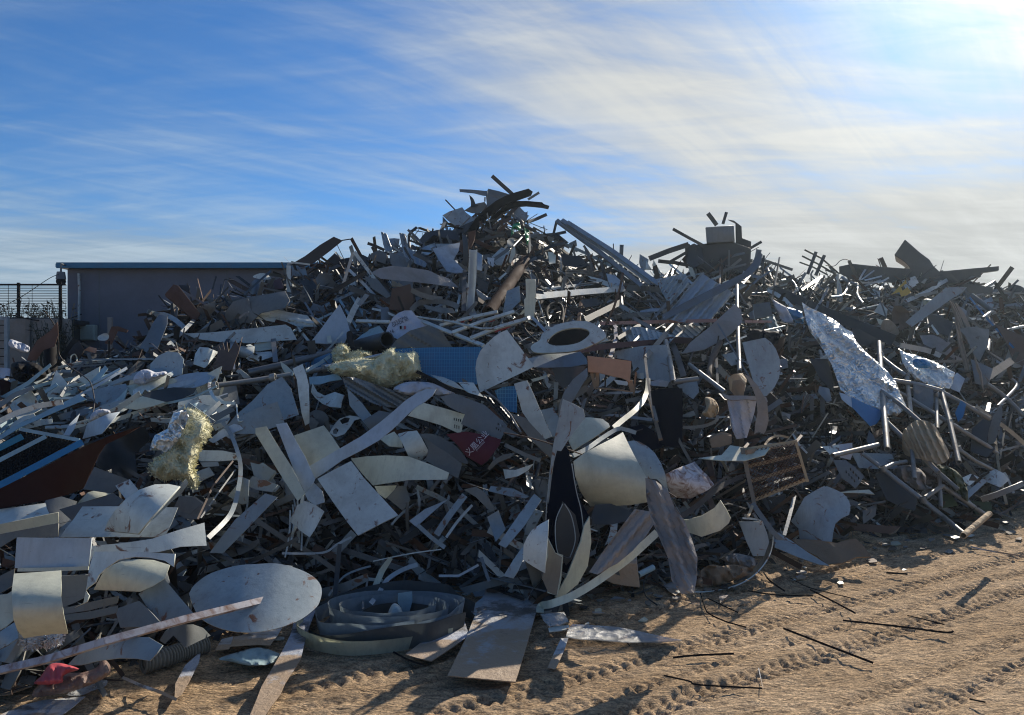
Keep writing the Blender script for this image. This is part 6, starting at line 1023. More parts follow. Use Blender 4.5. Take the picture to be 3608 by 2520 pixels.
for i, (c_, p, w_) in enumerate([('C3', [(1310,1140),(1480,1122),(1800,1108)], 16), ('C3', [(1235,1285),(1440,1330),(1520,1360),(2030,1388)], 13), ('C4', [(350,905),(700,1040),(1072,1182)], 17), ('C4', [(830,840),(1250,885),(1640,935),(1720,928)], 15), ('C4', [(1350,800),(1500,835),(1650,875)], 9), ('C4', [(565,592),(740,680),(930,782)], 13), ('C4', [(188,450),(240,520),(358,602)], 13), ('C4', [(60,600),(300,635),(590,642)], 10),
    ('C3', [(1530,620),(1560,720),(1600,785),(1740,850),(1900,895)], 11), ('C3', [(1588,660),(1700,715),(1832,775)], 10), ('C3', [(640,995),(900,1008),(960,1045)], 9), ('C4', [(400,495),(560,575),(900,660)], 7), ('C3', [(2000,1225),(2035,1388)], 7), ('C4', [(1860,245),(2050,285),(2290,322)], 12), ('C4', [(1180,455),(1350,465)], 14), ('C2', [(1115,1095),(1240,1160),(1375,1205)], 14), ('C3', [(20,1300),(110,1020),(190,800)], 7), ('C4', [(1850,1475),(1980,1500)], 12)]):
    names = ['short straight', 'long forked', 'longest slanting', 'long nearly level', 'small right-hand', 'crooked slanting', 'short steep', 'thin level', 'long crooked', 'slim slanting', 'short level', 'hair-thin', 'tiny upright pale', 'long pale far', 'small floating', 'pale paired', 'thin pale edge', 'tiny corner']
    where = ['below the clear sheet', 'near the bottom middle', 'in the lower right sand', 'in the right sand', 'beyond the level one', 'below the sheet pile end', 'right of the curved band', 'below the curved band', 'under the curved band', 'right of the crooked one', 'under the clear sheet', 'across the right sand', 'at the end of the forked one', 'at the far right', 'among wheel tracks', 'right of the coil', 'along the large slab', 'at the bottom right']
    br('ground_stick', '%s sliver lying on the sand %s' % (names[i], where[i]), 'sliver', ('sandsheet' if i in (12,13,16) else 'black'), c_, p, w_, 'box', .5, g=.028, sm=len(p) > 2, land=None)
# crate
cr = root('wire_crate', W(1740, 1050, 6.3), 'rusty wire mesh crate with wooden slats in the right foreground', 'crate'); LAND.append((1740, 1045, 'the rusty mesh crate', cr))
A, Bq, Cq, Dq = [pix('B4', [p])[0] for p in ((20,770),(450,705),(540,1010),(110,1185))]; dc1 = D(1740, 1060)-.95
def quad(u, v): return (A[0]*(1-u)*(1-v)+Bq[0]*u*(1-v)+Cq[0]*u*v+Dq[0]*(1-u)*v, A[1]*(1-u)*(1-v)+Bq[1]*u*(1-v)+Cq[1]*u*v+Dq[1]*(1-u)*v)
bm = bmesh.new()
for i in range(-13, 27):
    for s in (1, -1):
        pts = [(t, (t*1.0*s+i/13.) if s > 0 else (i/13.-t)) for t in np.linspace(0, 1, 25)]; pts = [p for p in pts if 0 <= p[1] <= 1]
        if len(pts) > 1: sweep(bm, [W(*quad(*p), dc1+.004*s) for p in (pts[0], pts[-1])], .0045, 'box', 1)
finish('wire_mesh', bm, 'rust', cr)
for v_ in (.0, .33, .62, .98): br('slat', None, None, 'tan', None, [quad(-.02, v_), quad(1.02, v_)], 8.5 if v_ == 0 else 8, 'box', .4, par=cr, d=(dc1+.03, dc1+.03))
for u_ in (0, 1): br('side_post', None, None, 'woodgrey' if u_ == 0 else 'tan', None, [quad(u_, -.05), quad(u_, 1.05)], 9-3*u_, 'box', .6, par=cr, d=dc1-.02)
for u_ in (0, 1): br('back_rail', None, None, 'brown', None, [quad(u_, 0), (quad(u_, 0)[0]+12, quad(u_, 0)[1]-14)], 6, 'box', .6, par=cr, d=(dc1, dc1+.4))
br('paper_strip', 'pale pointed strip standing on the top corner of the mesh crate', 'strip', 'white', 'B4', [(425,640),(470,720),(540,795)], 16, 'flat', o=1.0)
sh('cream_board', 'bright cream board lying behind the mesh crate', 'board', 'cream', 'B3', [(1510,1065),(1700,1040),(1770,960),(1860,975),(1870,1000),(2100,970),(2050,1040),(1890,1085),(1700,1085)], o=.6, t=70, land='the bright cream board')
br('wood_rail', 'narrow peeled wooden rail on top of the mesh crate', 'rail', 'wood', 'B4', [(50,790),(250,745),(450,712)], 34, 'box', .5, o=1.05)
br('curved_band', 'thin curved band standing behind the mesh crate', 'band', 'tan', 'B4', [(200,730),(240,680),(310,655),(390,670)], 18, 'flat', o=.8, sm=1)
# ---------- right: foil, beams, scaffold ----------
br('dark_girder', 'long dark steel beam falling right across the upper right of the heap', 'beam', 'dark', 'A4', [(260,620),(700,810),(1240,1030)], 80, 'C', .8, o=(.5,.75,1.0), land='the long dark falling beam')
fo = blob('foil_sheet', 'large crinkled silver foil sheet hanging on the right of the heap', 'foil', 'foil', 'A4', [(498,722),(560,765),(700,828),(790,885),(855,940),(905,960),(930,1030),(1010,1120),(1120,1215),(1190,1280),(1260,1370),(1345,1570),(1270,1640),(1060,1625),(1000,1560),(900,1500),(810,1430),(765,1300),(740,1230),(690,1140),(620,1030),(560,960),(530,860)], b=.05, nz=.04, o=.7, t=42, y=14, fr=5, n=40, sm=0, land='the large silver foil', flat=.25)
sh('foil_backing', None, None, 'blue', 'B4', [(900,345),(1020,400),(1150,455),(1130,520),(1100,560),(1050,577),(975,500),(905,425)], on=fo, o=.03, c=(0,0))
sh('foil_backing', None, None, 'lilac', 'B4', [(800,305),(850,320),(900,348),(904,428),(860,395),(820,360)], on=fo, o=.025, c=(0,0))
blob('foil_sheet', 'smaller crumpled silver foil sheet right of the large one', 'foil', 'foil', 'A4', [(1278,1095),(1340,1130),(1420,1150),(1540,1190),(1620,1228),(1735,1290),(1715,1380),(1690,1420),(1560,1410),(1420,1350),(1360,1290),(1310,1210)], b=.06, nz=.04, o=.75, t=45, y=14, fr=5, n=30, sm=0, land='the smaller silver foil')
blob('blue_bag', 'small blue plastic bag on the smaller silver foil', 'bag', 'blue', 'A4', [(1395,1185),(1440,1170),(1500,1185),(1535,1215),(1530,1250),(1450,1255),(1400,1230)], b=.06, nz=.02, o=1.1)
sh('blue_scrap', 'blue strip of plastic hanging low right of the scaffold tubes', 'scrap', 'blue', 'B4', [(1735,470),(1780,370),(1825,400),(1800,500),(1760,545)], o=.6)
for i, (p, m, lb) in enumerate([([(250,690),(370,760),(420,850),(440,905),(350,885),(290,800)], 'cloth', 'white crumpled sheet left of the large silver foil'), ([(365,758),(430,775),(500,800),(515,905),(450,890),(400,830)], 'blue', 'blue and white wrapper beside the white crumpled sheet'), ([(170,860),(270,820),(300,900),(340,960),(240,960)], 'tealpale', 'pale teal film above the half disc'), ([(220,960),(300,940),(360,990),(320,1010),(250,990)], 'foil', 'small silver scrap above the half disc'), ([(0,1000),(110,940),(340,960),(300,1060),(100,1090)], 'navy', 'dark blue tarpaulin behind the half disc')]):
    blob('wrapper', lb, 'wrapper', m, 'A4', p, b=.05, nz=.03, o=.5, sm=0, n=14)
prism('duct', 'dark square duct jutting up on the right skyline', 'duct', 'dark', 'A4', [(1243,342),(1330,215),(1452,322),(1528,378),(1560,430),(1612,478),(1480,490),(1380,460),(1350,420),(1310,385)], .8, d=14.4, t=0, bev=.01, land='the dark duct on the skyline')
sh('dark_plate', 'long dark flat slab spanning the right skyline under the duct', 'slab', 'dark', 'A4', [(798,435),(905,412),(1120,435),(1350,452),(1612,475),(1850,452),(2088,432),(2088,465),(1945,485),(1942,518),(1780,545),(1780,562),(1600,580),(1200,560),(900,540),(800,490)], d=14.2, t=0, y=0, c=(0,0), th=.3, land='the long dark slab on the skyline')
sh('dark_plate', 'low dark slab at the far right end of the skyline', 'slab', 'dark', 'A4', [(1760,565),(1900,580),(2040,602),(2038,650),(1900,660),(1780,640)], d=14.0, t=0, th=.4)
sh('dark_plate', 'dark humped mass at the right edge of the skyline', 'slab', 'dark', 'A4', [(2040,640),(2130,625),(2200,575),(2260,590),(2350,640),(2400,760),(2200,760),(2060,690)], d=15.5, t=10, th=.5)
lt = root('lattice', W(1880, 600, 13.4), 'dark lattice of rods and two short posts on the right skyline', 'lattice'); LAND.append((1830, 590, 'the dark lattice on the skyline', lt))
for p, w_ in (([(520,300),(660,370),(800,495)], 13), ([(500,350),(620,410),(745,482)], 13), ([(480,400),(590,440),(705,502)], 12), ([(690,460),(760,490)], 14), ([(612,318),(545,495)], 26), ([(680,345),(610,505)], 26)): br('rod' if w_ < 20 else 'post', None, None, 'dark', 'A4', p, w_, 'box', .8, par=lt, d=13.4)
br('wire_curl', 'thin wire curling in an arch beside the dark lattice', 'wire', 'dark', 'A4', [(690,425),(760,430),(805,390),(850,376),(890,395),(910,430)], 6, 'tube', d=13.3, sm=1)
for i, (p, w_, m, lb) in enumerate([([(150,305),(120,420),(0,570)], 46, 'grey', 'broad grey bar falling left from the skyline near the long rising plate'), ([(150,370),(420,460)], 22, 'grey', 'thin grey rail falling right behind the lattice'), ([(955,555),(985,500),(1012,458)], 15, 'galv', 'bright short rod pointing up in the fan of rods'), ([(960,555),(1080,468)], 12, 'galv', 'second bright rod in the fan of rods'), ([(960,555),(1050,535),(1140,512)], 12, 'galv', 'third bright rod in the fan of rods'), ([(960,565),(1120,560),(1198,525)], 14, 'galv', 'lowest bright rod in the fan of rods'),
    ([(730,682),(830,664),(880,570)], 20, 'galv', 'bright bent tube below the fan of rods'), ([(330,548),(400,540),(440,575),(482,668)], 16, 'galv', 'bright bent tube below the dark lattice'), ([(560,670),(600,600),(635,545)], 18, 'galv', 'bright short tube leaning below the lattice'), ([(820,520),(880,560),(960,580)], 24, 'galv', 'short bright tube at the root of the fan of rods'), ([(950,580),(945,660),(990,730)], 18, 'galv', 'crooked tube hanging under the fan of rods'), ([(340,700),(560,560)], 10, 'grey', 'long thin rod crossing below the lattice'), ([(1335,715),(1500,640),(1665,545)], 30, 'bluegrey', 'pale board rising right above the grey plate'), ([(1400,680),(1590,640)], 24, 'taupe', 'dull board right of the yellow scrap'), ([(1290,1070),(1500,1110),(1620,1155)], 40, 'galv', 'pale sunlit plank right of the dark falling beam end'), ([(1900,665),(2060,650),(2290,650)], 14, 'grey', 'thin level rod at the right edge of the skyline'), ([(1600,1200),(1840,1198)], 22, 'woodgrey', 'level pale timber near the dead trunk')]):
    br('rod', lb, 'rod', m, 'A4', p, w_, 'tube' if 'tube' in lb else 'box', .6, o=.6, sm=len(p) > 2, land='the fan of bright rods' if i == 4 else None)
sh('yellow_scrap', 'bright yellow-orange broken piece on the right of the heap', 'scrap', 'amber', 'A4', [(1218,662),(1270,610),(1338,540),(1345,568),(1300,600),(1310,630),(1350,600),(1378,640),(1350,665),(1300,678),(1285,640)], o=.8, th=.05, wr=.02, land='the yellow scrap')
sh('grey_plate', 'pale grey flat plate rising right on the right of the heap', 'plate', 'bluegrey', 'A4', [(1335,882),(1500,740),(1660,605),(1740,598),(1830,602),(1800,640),(1700,700),(1560,800),(1385,922)], o=.95, t=15, c=(0,0), land='the pale rising plate')
blob('bright_scrap', 'small bright sunlit scrap beside the pale rising plate', 'scrap', 'cream', 'A4', [(1480,700),(1530,698),(1560,712),(1530,735),(1478,742)], b=.03, o=.9)
def splintered(label, pts, wd, nsp, o, land=None, seed=1):
    r = random.Random(seed); P = pix('A4', pts); t_ = root('dead_log', W(P[-1][0], P[-1][1], D(*P[-1])-o), label, 'log')
    if land: LAND.append((P[len(P)//2][0], P[len(P)//2][1], land, t_))
    for k in range(nsp):
        a, b = sorted((r.uniform(0, .35) if k else 0, r.uniform(.6, 1) if k else 1)); off_ = r.uniform(-.5, .5)*wd*.27778*.75; n_ = 6; q = []
        for i_ in range(n_):
            t = (a+(b-a)*i_/(n_-1))*(len(P)-1); i0 = min(int(t), len(P)-2); u = t-i0; q.append((P[i0][0]*(1-u)+P[i0+1][0]*u+off_+r.uniform(-1.2, 1.2), P[i0][1]*(1-u)+P[i0+1][1]*u+r.uniform(-2, 2)))
        br('splinter', None, None, r.choice(['woodgrey', 'woodgrey', 'taupe']), None, q, wd*.27778*r.uniform(.25, .6), 'box', .7, par=t_, d=D(*P[1])-o-r.uniform(0, .12), roll=r.uniform(-40, 40), taper=[.2, .8, 1, .9, .6, .15])
splintered('grey splintered tree trunk leaning at the right of the heap', [(1700,690),(1770,850),(1840,1040),(1900,1300),(1965,1560)], 84, 13, 1.1, 'the splintered trunk', 4)
splintered('thinner grey splintered branch beside the leaning trunk', [(1730,780),(1790,1100),(1850,1320),(1875,1450)], 44, 6, 1.0, None, 5)
splintered('short grey splinter bundle right of the leaning trunk', [(1880,1150),(1930,1300),(1955,1450)], 32, 4, 1.2, None, 6)
for i, (p, w_, m, lb) in enumerate([([(1850,680),(1990,850),(2205,1090)], 15, 'blue', 'thin blue strut falling right at the right edge'), ([(1865,668),(1950,730),(2035,795)], 42, 'galvdark', 'grey tube above the thin blue strut'), ([(1960,850),(2040,790)], 26, 'galvdark', 'short grey tube crossing the thin blue strut'), ([(2000,1120),(2010,1030)], 28, 'steeltube', 'short upright pipe stub at the right'), ([(1970,1340),(2180,1200)], 60, 'woodgrey', 'broken grey plank rising at the right edge'), ([(1990,1380),(2140,1490),(2290,1640)], 34, 'steeltube', 'dim tube falling to the right edge'), ([(2080,1560),(2230,1400),(2190,1340)], 22, 'steeltube', 'thin bent tube near the right edge'), ([(2095,1700),(2200,1780),(2300,1870)], 30, 'galv', 'sunlit bright rail falling at the right edge'), ([(2010,1540),(1995,1610)], 26, 'galv', 'short bright stub left of the sunlit rail'), ([(1905,1560),(2020,1650)], 22, 'galv', 'small bright strip under the splintered trunk'), ([(2010,1130),(2110,1200)], 20, 'woodgrey', 'short grey branch right of the pipe stub'), ([(1820,840),(2080,1020)], 16, 'taupe', 'thin dusty rod above the brown sheet')]):
    br('strut', lb, 'strut', m, 'A4', p, w_, 'tube' if 'tube' in lb or 'pipe' in lb else 'box', .6, o=.9, sm=len(p) > 2)
for i, (p, m, lb) in enumerate([([(1760,935),(1880,920),(2010,940),(2005,1060),(1930,1205),(1870,1120),(1820,1000)], 'taupe', 'wide brown-grey sheet right of the splintered trunk'), ([(2060,900),(2290,1000),(2290,1250),(2200,1180),(2150,1050)], 'brown', 'wide dim brown sheet at the right edge'), ([(1450,990),(1560,985),(1700,1050),(1710,1140),(1820,1190),(1760,1195),(1600,1120),(1480,1060)], 'dustcloth', 'crumpled dusty paper sheet left of the splintered trunk'), ([(1500,790),(1600,840),(1720,880),(1690,1000),(1560,960),(1520,880)], 'dark', 'dark plate under the pale rising plate'), ([(1130,720),(1190,780),(1180,840),(1080,800)], 'white', 'sunlit pale scrap below the fan of rods'), ([(1230,770),(1310,730),(1305,830),(1235,850)], 'taupe', 'tan square sheet below the yellow scrap'), ([(1100,850),(1190,880),(1200,930),(1120,900)], 'cream', 'pale shard above the dark falling beam'), ([(1690,1350),(1750,1290),(1815,1340),(1770,1450),(1700,1420)], 'lilac', 'small pale square panel below the smaller foil'),
    ([(1400,1380),(1560,1430),(1560,1600),(1400,1560)], 'grey', 'dim grey plate behind the scaffold tubes'), ([(1860,1180),(2040,1260),(2000,1400),(1900,1380)], 'grey', 'dim plate right of the trunk foot'), ([(100,740),(240,720),(260,830),(120,860)], 'taupe', 'dusty dark sheet above the half disc'), ([(560,1180),(700,1180),(740,1300),(760,1450),(650,1350)], 'dark', 'dark wavy sheet left of the large silver foil'), ([(640,1400),(720,1420),(740,1520),(700,1530),(630,1450)], 'galvdark', 'dim shiny flap left of the blue foil backing'), ([(1550,900),(1610,980),(1590,985),(1540,910)], 'white', 'thin sunlit sliver left of the splintered trunk'), ([(850,960),(950,930),(1130,1030),(1100,1100),(900,1050)], 'dark', 'dark sheet under the middle of the falling beam')]):
    sh('debris_sheet', lb, 'sheet', m, 'A4', p, o=.45+.02*i, wr=.02)
# scaffold frame
sf = root('scaffold', W(2080, 1180, 7.4), 'tangled frame of grey scaffold tubes leaning at the right foot of the heap', 'scaffold'); LAND.append((2060, 1050, 'the scaffold tubes', sf))
TUBES = [([(1120,-100),(1150,330),(1187,765)], 42, .95), ([(960,140),(1330,330),(1680,545),(2050,770)], 32, .8), ([(1090,262),(1290,400),(1485,572)], 34, 1.0), ([(1150,30),(1250,110),(1340,170)], 34, .9), ([(1235,208),(1440,240),(1625,292)], 36, .95), ([(1625,300),(1810,400),(2012,520)], 34, .9), ([(1185,545),(1400,750),(1600,950)], 38, .9),
  ([(1600,950),(1760,1090)], 34, .8), ([(990,800),(1150,920)], 34, .8), ([(1150,920),(1300,1040),(1470,1170)], 38, .75), ([(1470,1170),(1640,1310),(1815,1455)], 40, .5), ([(1490,1155),(1632,1060)], 36, .6), ([(1632,1060),(1800,1170),(1965,1285)], 38, .5), ([(745,815),(940,770),(1112,728)], 38, .9), ([(1150,925),(1240,880),(1340,862)], 32, .8), ([(1368,600),(1390,800),(1408,1005)], 34, .85), ([(1345,165),(1362,330),(1382,520)], 34, .85), ([(1578,220),(1585,400),(1592,600)], 30, .8), ([(1622,290),(1690,540),(1765,870)], 38, .9), ([(1600,800),(1620,1235)], 30, .6), ([(1720,560),(1900,680),(2080,800)], 26, .7), ([(1760,760),(1900,860),(2100,960)], 30, .6)]
ends = {}
for p, w_, oo in TUBES:
    Pp = pix('B4', p); br('tube', None, None, 'steeltube', 'B4', p, w_, 'tube', par=sf, d=[D(*q_)-oo for q_ in Pp])
br('tube', None, None, 'tan', 'B4', [(1800,1462),(2012,1285)], 48, 'tube', par=sf, d=(5.85, 6.5))  # base cross tube coloured tan for the sunlight on it
for x, y, w_ in ((1172,535,62), (1400,740,56), (1625,292,52), (1152,922,54), (1475,1172,54), (1130,5,58), (1690,540,48), (1760,760,48), (1345,168,48), (1585,325,46)):
    q_, = pix('B4', [(x, y)]); br('coupler', None, None, 'galvdark', 'B4', [(x-8,y-20),(x+8,y+20)], w_, 'tube', par=sf, d=D(*q_)-.88)
sh('tan_plastic', 'crumpled tan plastic bag behind the scaffold tubes', 'bag', 'tan', 'B4', [(1310,640),(1340,590),(1400,540),(1460,528),(1540,550),(1590,600),(1630,680),(1690,800),(1665,860),(1600,880),(1500,850),(1400,830),(1320,790)], o=.75, t=30, c=(.16,20), wr=.05, n=22, sm=1, rib=(25,4.4,.05), land='the tan plastic bag')
sh('amber_scrap', 'small amber scrap beside the tan plastic bag', 'scrap', 'amber', 'B4', [(1420,655),(1470,670),(1520,700),(1470,725),(1430,710)], o=.85)  # plain amber colour, no emission
blob('green_sack', 'mossy dark green sack below the scaffold tubes', 'sack', 'moss', 'B4', [(1585,892),(1680,905),(1770,960),(1825,1060),(1842,1130),(1835,1190),(1760,1130),(1680,1050),(1625,980)], b=.14, nz=.05, o=.4, land='the mossy green sack')
blob('grey_bag', 'dim dusty plastic bag under the scaffold tubes', 'bag', 'dustcloth', 'B4', [(1230,930),(1330,890),(1430,910),(1500,980),(1500,1050),(1560,1080),(1480,1100),(1380,1070),(1290,1000)], b=.12, nz=.05, o=.4, land='the dim dusty bag')
for i, (c_, p, m, lb, kw) in enumerate([('B4', [(1780,1000),(1860,962),(1932,990),(1850,1060)], 'white', 'white flat sheet behind the bent channel at far right', dict(o=.5)), ('B4', [(1840,1098),(1960,1000),(1995,1022),(1840,1165)], 'bluegrey', 'bent channel piece of sheet right of the green sack', dict(o=.7)), ('B4', [(1930,975),(2060,925),(2130,960),(2172,1012),(2100,1072),(1995,1030)], 'white', 'rounded pale sheet at the far right foot of the heap', dict(o=.7, c=(.1,0), land='the rounded pale sheet')),
    ('B4', [(410,1345),(470,1240),(520,1150),(600,1100),(700,1062),(770,1090),(832,1120),(872,1170),(892,1222),(880,1292),(820,1320),(770,1362),(750,1440),(742,1512),(600,1498),(480,1490),(470,1400)], 'bluegrey', 'large smooth slate sheet with wavy edges at the right foot of the heap', dict(o=.6, t=20, n=14, c=(.1,20), land='the large wavy slate sheet')), ('B4', [(900,795),(1060,795),(1222,802),(1250,860),(1282,920),(1100,922),(960,915)], 'bluegrey', 'dim flat sheet right of the mesh crate', dict(o=.45)), ('B4', [(1090,965),(1180,930),(1320,1040),(1432,1150),(1412,1262),(1300,1230),(1180,1172)], 'dark', 'dark flat panel under the scaffold rungs', dict(o=.4, land='the dark flat panel')),
    ('B4', [(750,850),(850,850),(930,910),(1002,982),(965,1040),(930,1082),(870,1030),(820,1000)], 'grey', 'grey perforated tray right of the mesh crate', dict(o=.7, holes=slots(850,930,22,24,4,12,22,.8)+slots(885,910,22,24,4,12,22,.8), n=22, land='the perforated tray')), ('B4', [(770,1115),(900,1098),(1040,1090),(1085,1128),(1000,1118),(860,1115)], 'cream', 'thin cream pointed strip above the wavy slate sheet', dict(o=.8)), ('B4', [(600,1100),(680,1060),(760,1130),(880,1180),(890,1260),(800,1310)], 'lilac', 'pale lilac flap on the wavy slate sheet', dict(o=.75)),
    ('B4', [(660,740),(720,740),(800,725),(800,780),(740,820),(700,780)], 'white', 'white folded carton edge right of the mesh crate', dict(o=.7)), ('B4', [(800,725),(905,712),(910,800),(890,850),(805,830)], 'cloth', 'pale striped sack right of the white carton edge', dict(o=.65)), ('B4', [(1020,700),(1040,610),(1080,660),(1100,730),(1060,735)], 'grey', 'small upright grey leaf left of the scaffold upright', dict(o=.5)), ('B4', [(1870,600),(1960,520),(2020,540),(1990,700),(2060,760),(1990,830),(1860,780)], 'dark', 'dark broad plate low at the far right', dict(o=.4)), ('B4', [(2000,640),(2040,500),(2110,400),(2120,480),(2060,700),(2000,760)], 'taupe', 'grey weathered slab standing at the far right', dict(o=.7, th=.04)),
    ('C4', [(800,60),(1000,62),(1290,82),(1240,125),(1200,140),(1040,125),(880,118)], 'brown', 'flat brown board on the sand at the right foot of the heap', dict(o=.15)), ('C4', [(1190,135),(1240,100),(1300,78),(1260,130),(1215,148)], 'wood', 'small bright wooden end of the flat brown board', dict(o=.25)), ('C4', [(270,108),(420,200),(560,300),(722,398),(640,390),(470,330),(280,250)], 'bluegrey', 'long pale sheet wedge lying down to the sand at the right', dict(o=.4, t=40, land='the long pale wedge')), ('C4', [(415,185),(600,188),(780,215),(860,190),(935,180),(1000,240),(1055,325),(940,330),(820,380),(700,385),(620,320),(520,270)], 'burlap', 'rust-brown burlap cloth lying at the edge of the sand', dict(o=.3, t=50, wr=.05, n=14, land='the burlap cloth')),
    ('C4', [(640,130),(760,130),(830,170),(760,200),(660,180)], 'dark', 'dark scrap under the flat brown board', dict(o=.15)), ('B4', [(1850,1180),(2020,1190),(2040,1260),(1900,1290)], 'moss', 'dark mossy film at the far right foot', dict(o=.2)), ('B4', [(1600,1130),(1700,1120),(1760,1220),(1620,1240)], 'moss', 'dark mossy film under the scaffold cross tube', dict(o=.25))]):
    sh('low_sheet', lb, 'sheet', m, c_, p, **kw)
for i, (c_, p, w_, m, lb) in enumerate([('B4', [(440,1140),(400,1300),(355,1460)], 26, 'bluegrey', 'narrow pale bar standing left of the wavy slate sheet'), ('B4', [(100,1200),(160,1290),(300,1470),(440,1560)], 40, 'grey', 'dim bent strip under the mesh crate'), ('B4', [(990,1158),(1200,1230),(1440,1310),(1700,1410)], 18, 'brown', 'long thin brown strip falling right at the foot of the heap'), ('B4', [(2060,680),(2090,920),(2150,1210)], 20, 'tan', 'thin tan stake standing at the far right'), ('B4', [(2090,780),(2290,725)], 16, 'taupe', 'thin rod running to the right edge'), ('B4', [(2130,950),(2160,1000),(2210,1120)], 18, 'white', 'thin bright bent strip at the far right'), ('B4', [(40,1290),(60,1310),(100,1220)], 22, 'tan', 'short tan bent strip under the mesh crate corner'), ('B4', [(1690,1400),(1400,1300)], 12, 'brown', 'thin dark brown stick left of the scaffold foot'), ('B4', [(1970,1350),(2100,1290),(2290,1180)], 20, 'brown', 'brown splintered lath right of the scaffold foot'), ('B4', [(20,1320),(120,1330),(180,1350)], 14, 'white', 'thin white rim under the mesh crate'), ('B3', [(1340,1560),(1500,1450),(1700,1290),(1870,1210)], 40, 'blackbrown', 'dark long bar rising right under the mesh crate'), ('B3', [(1520,1410),(1560,1390),(1640,1290),(1750,1210)], 16, 'brown', 'thin brown hoop beside the rusty tin')]):
    br('thin_bar', lb, 'bar', m, c_, p, w_, 'box', .4, o=.7 if i not in (2,7,8) else .25, sm=len(p) > 2)
# ---------- the many small pieces between the named ones, each a thing of its own ----------
fr_ = random.Random(21)
MARK = [(x, y, s) for x, y, s, o in LAND if s]
PEND = []
WORDS = {'sandsheet': 'sandy', 'white': 'white', 'cream': 'cream', 'lilac': 'lilac-grey', 'bluegrey': 'slate', 'grey': 'grey', 'taupe': 'dusty', 'dark': 'dark', 'blackbrown': 'dark brown', 'brown': 'brown', 'rust': 'rusty', 'galv': 'bright metal', 'galvdark': 'dull metal', 'tealpale': 'pale teal', 'steeltube': 'grey', 'woodgrey': 'grey wooden', 'redbrown': 'red-brown', 'blue': 'blue', 'white2': 'white'}
def piece(kind, px, py, ln, wd, ang, m, off):
    a = R(ang); dx, dy = math.cos(a), -math.sin(a); nx_, ny_ = -dy, dx
    def pt(s, t): return (px+dx*s*ln/2+nx_*t*wd/2, py+dy*s*ln/2+ny_*t*wd/2)
    kw = dict(o=off, r=fr_)
    if kind == 'strip':
        b = fr_.uniform(-.5, .5)*ln*.18; bow = lambda s: b*(1-s*s)/max(wd/2, 1)
        k = [-1, -.4, .3, 1]; tp = fr_.uniform(.4, 1); poly = [pt(s, -1*(1 if s < .9 else tp)+bow(s)) for s in k]+[pt(s, 1*(1 if s > -.9 else fr_.uniform(.5, 1))+bow(s)) for s in k[::-1]]
        ob = sh('metal_strip', None, None, m, None, poly, t=max(-25, min(62, fr_.gauss(28, 25))), y=max(-48, min(48, fr_.gauss(0, 30))), c=(fr_.uniform(-.03, .06), ang), n=7, **kw)
    elif kind == 'sheet':
        nv = fr_.choice([4, 4, 4, 5, 3, 6]); a0 = fr_.uniform(0, 6.28); poly = []
        for i in range(nv):
            q = a0+6.2832*i/nv+fr_.uniform(-.28, .28); rr_ = fr_.uniform(.75, 1.1); s, t = math.cos(q)*rr_, math.sin(q)*rr_; poly.append(pt(s, t*1.1))
        curl = fr_.uniform(.05, .2)*(ln/90) if fr_.random() < .45 else fr_.uniform(0, .03)
        ob = sh('sheet_offcut', None, None, m, None, poly, t=max(-25, min(62, fr_.gauss(30, 24))), y=max(-48, min(48, fr_.gauss(0, 32))), c=(curl*fr_.choice([1, 1, -1]), fr_.uniform(0, 180)), n=8, sm=(nv > 4 and fr_.random() < .3), **kw)
    elif kind == 'scrap':
        nv = 7; poly = [pt(math.cos(6.28*i/nv)*fr_.uniform(.5, 1.1), math.sin(6.28*i/nv)*fr_.uniform(.5, 1.1)) for i in range(nv)]
        ob = sh('crumpled_scrap', None, None, m, None, poly, wr=.09, t=max(-25, min(62, fr_.gauss(30, 25))), n=8, **kw)
    elif kind == 'pipe':
        ob = br('thin_pipe', None, None, m, None, [pt(-1, 0), pt(0, fr_.uniform(-.6, .6) if fr_.random() < .4 else 0), pt(1, 0)], wd, 'tube', o=(off+fr_.uniform(-.1, .15), off+.05, off+fr_.uniform(-.1, .2)))
    elif kind == 'curl':
        bow = fr_.uniform(-.35, .35)*ln; ob = br('bent_ribbon', None, None, m, None, [(pt(s_, 0)[0]+nx_*bow*(1-s_*s_)*.5, pt(s_, 0)[1]+ny_*bow*(1-s_*s_)*.5) for s_ in (-1, -.5, 0, .5, 1)], wd, 'flat', o=(off, off+fr_.uniform(0, .2), off+fr_.uniform(.05, .3), off+fr_.uniform(0, .2), off), roll=fr_.uniform(-60, 60), sm=1)
    elif kind == 'bar':
        ob = br('metal_bar', None, None, m, None, [pt(-1, 0), pt(1, 0)], wd, fr_.choice(['L', 'box', 'C', 'box']), .5, o=(off+fr_.uniform(-.1, .1), off+fr_.uniform(-.05, .25)), roll=fr_.uniform(-40, 40))
    else:
        k = fr_.uniform(1, 4); ob = br('loose_wire', None, None, m, None, [pt(s, math.sin(s*k+px)*fr_.uniform(1, 5)) for s in (-1, -.5, 0, .5, 1)], wd, 'tube', o=off+.08, sm=1)
    LAND.pop(); PEND.append((kind, px, py, ln, wd, ang, m, ob))
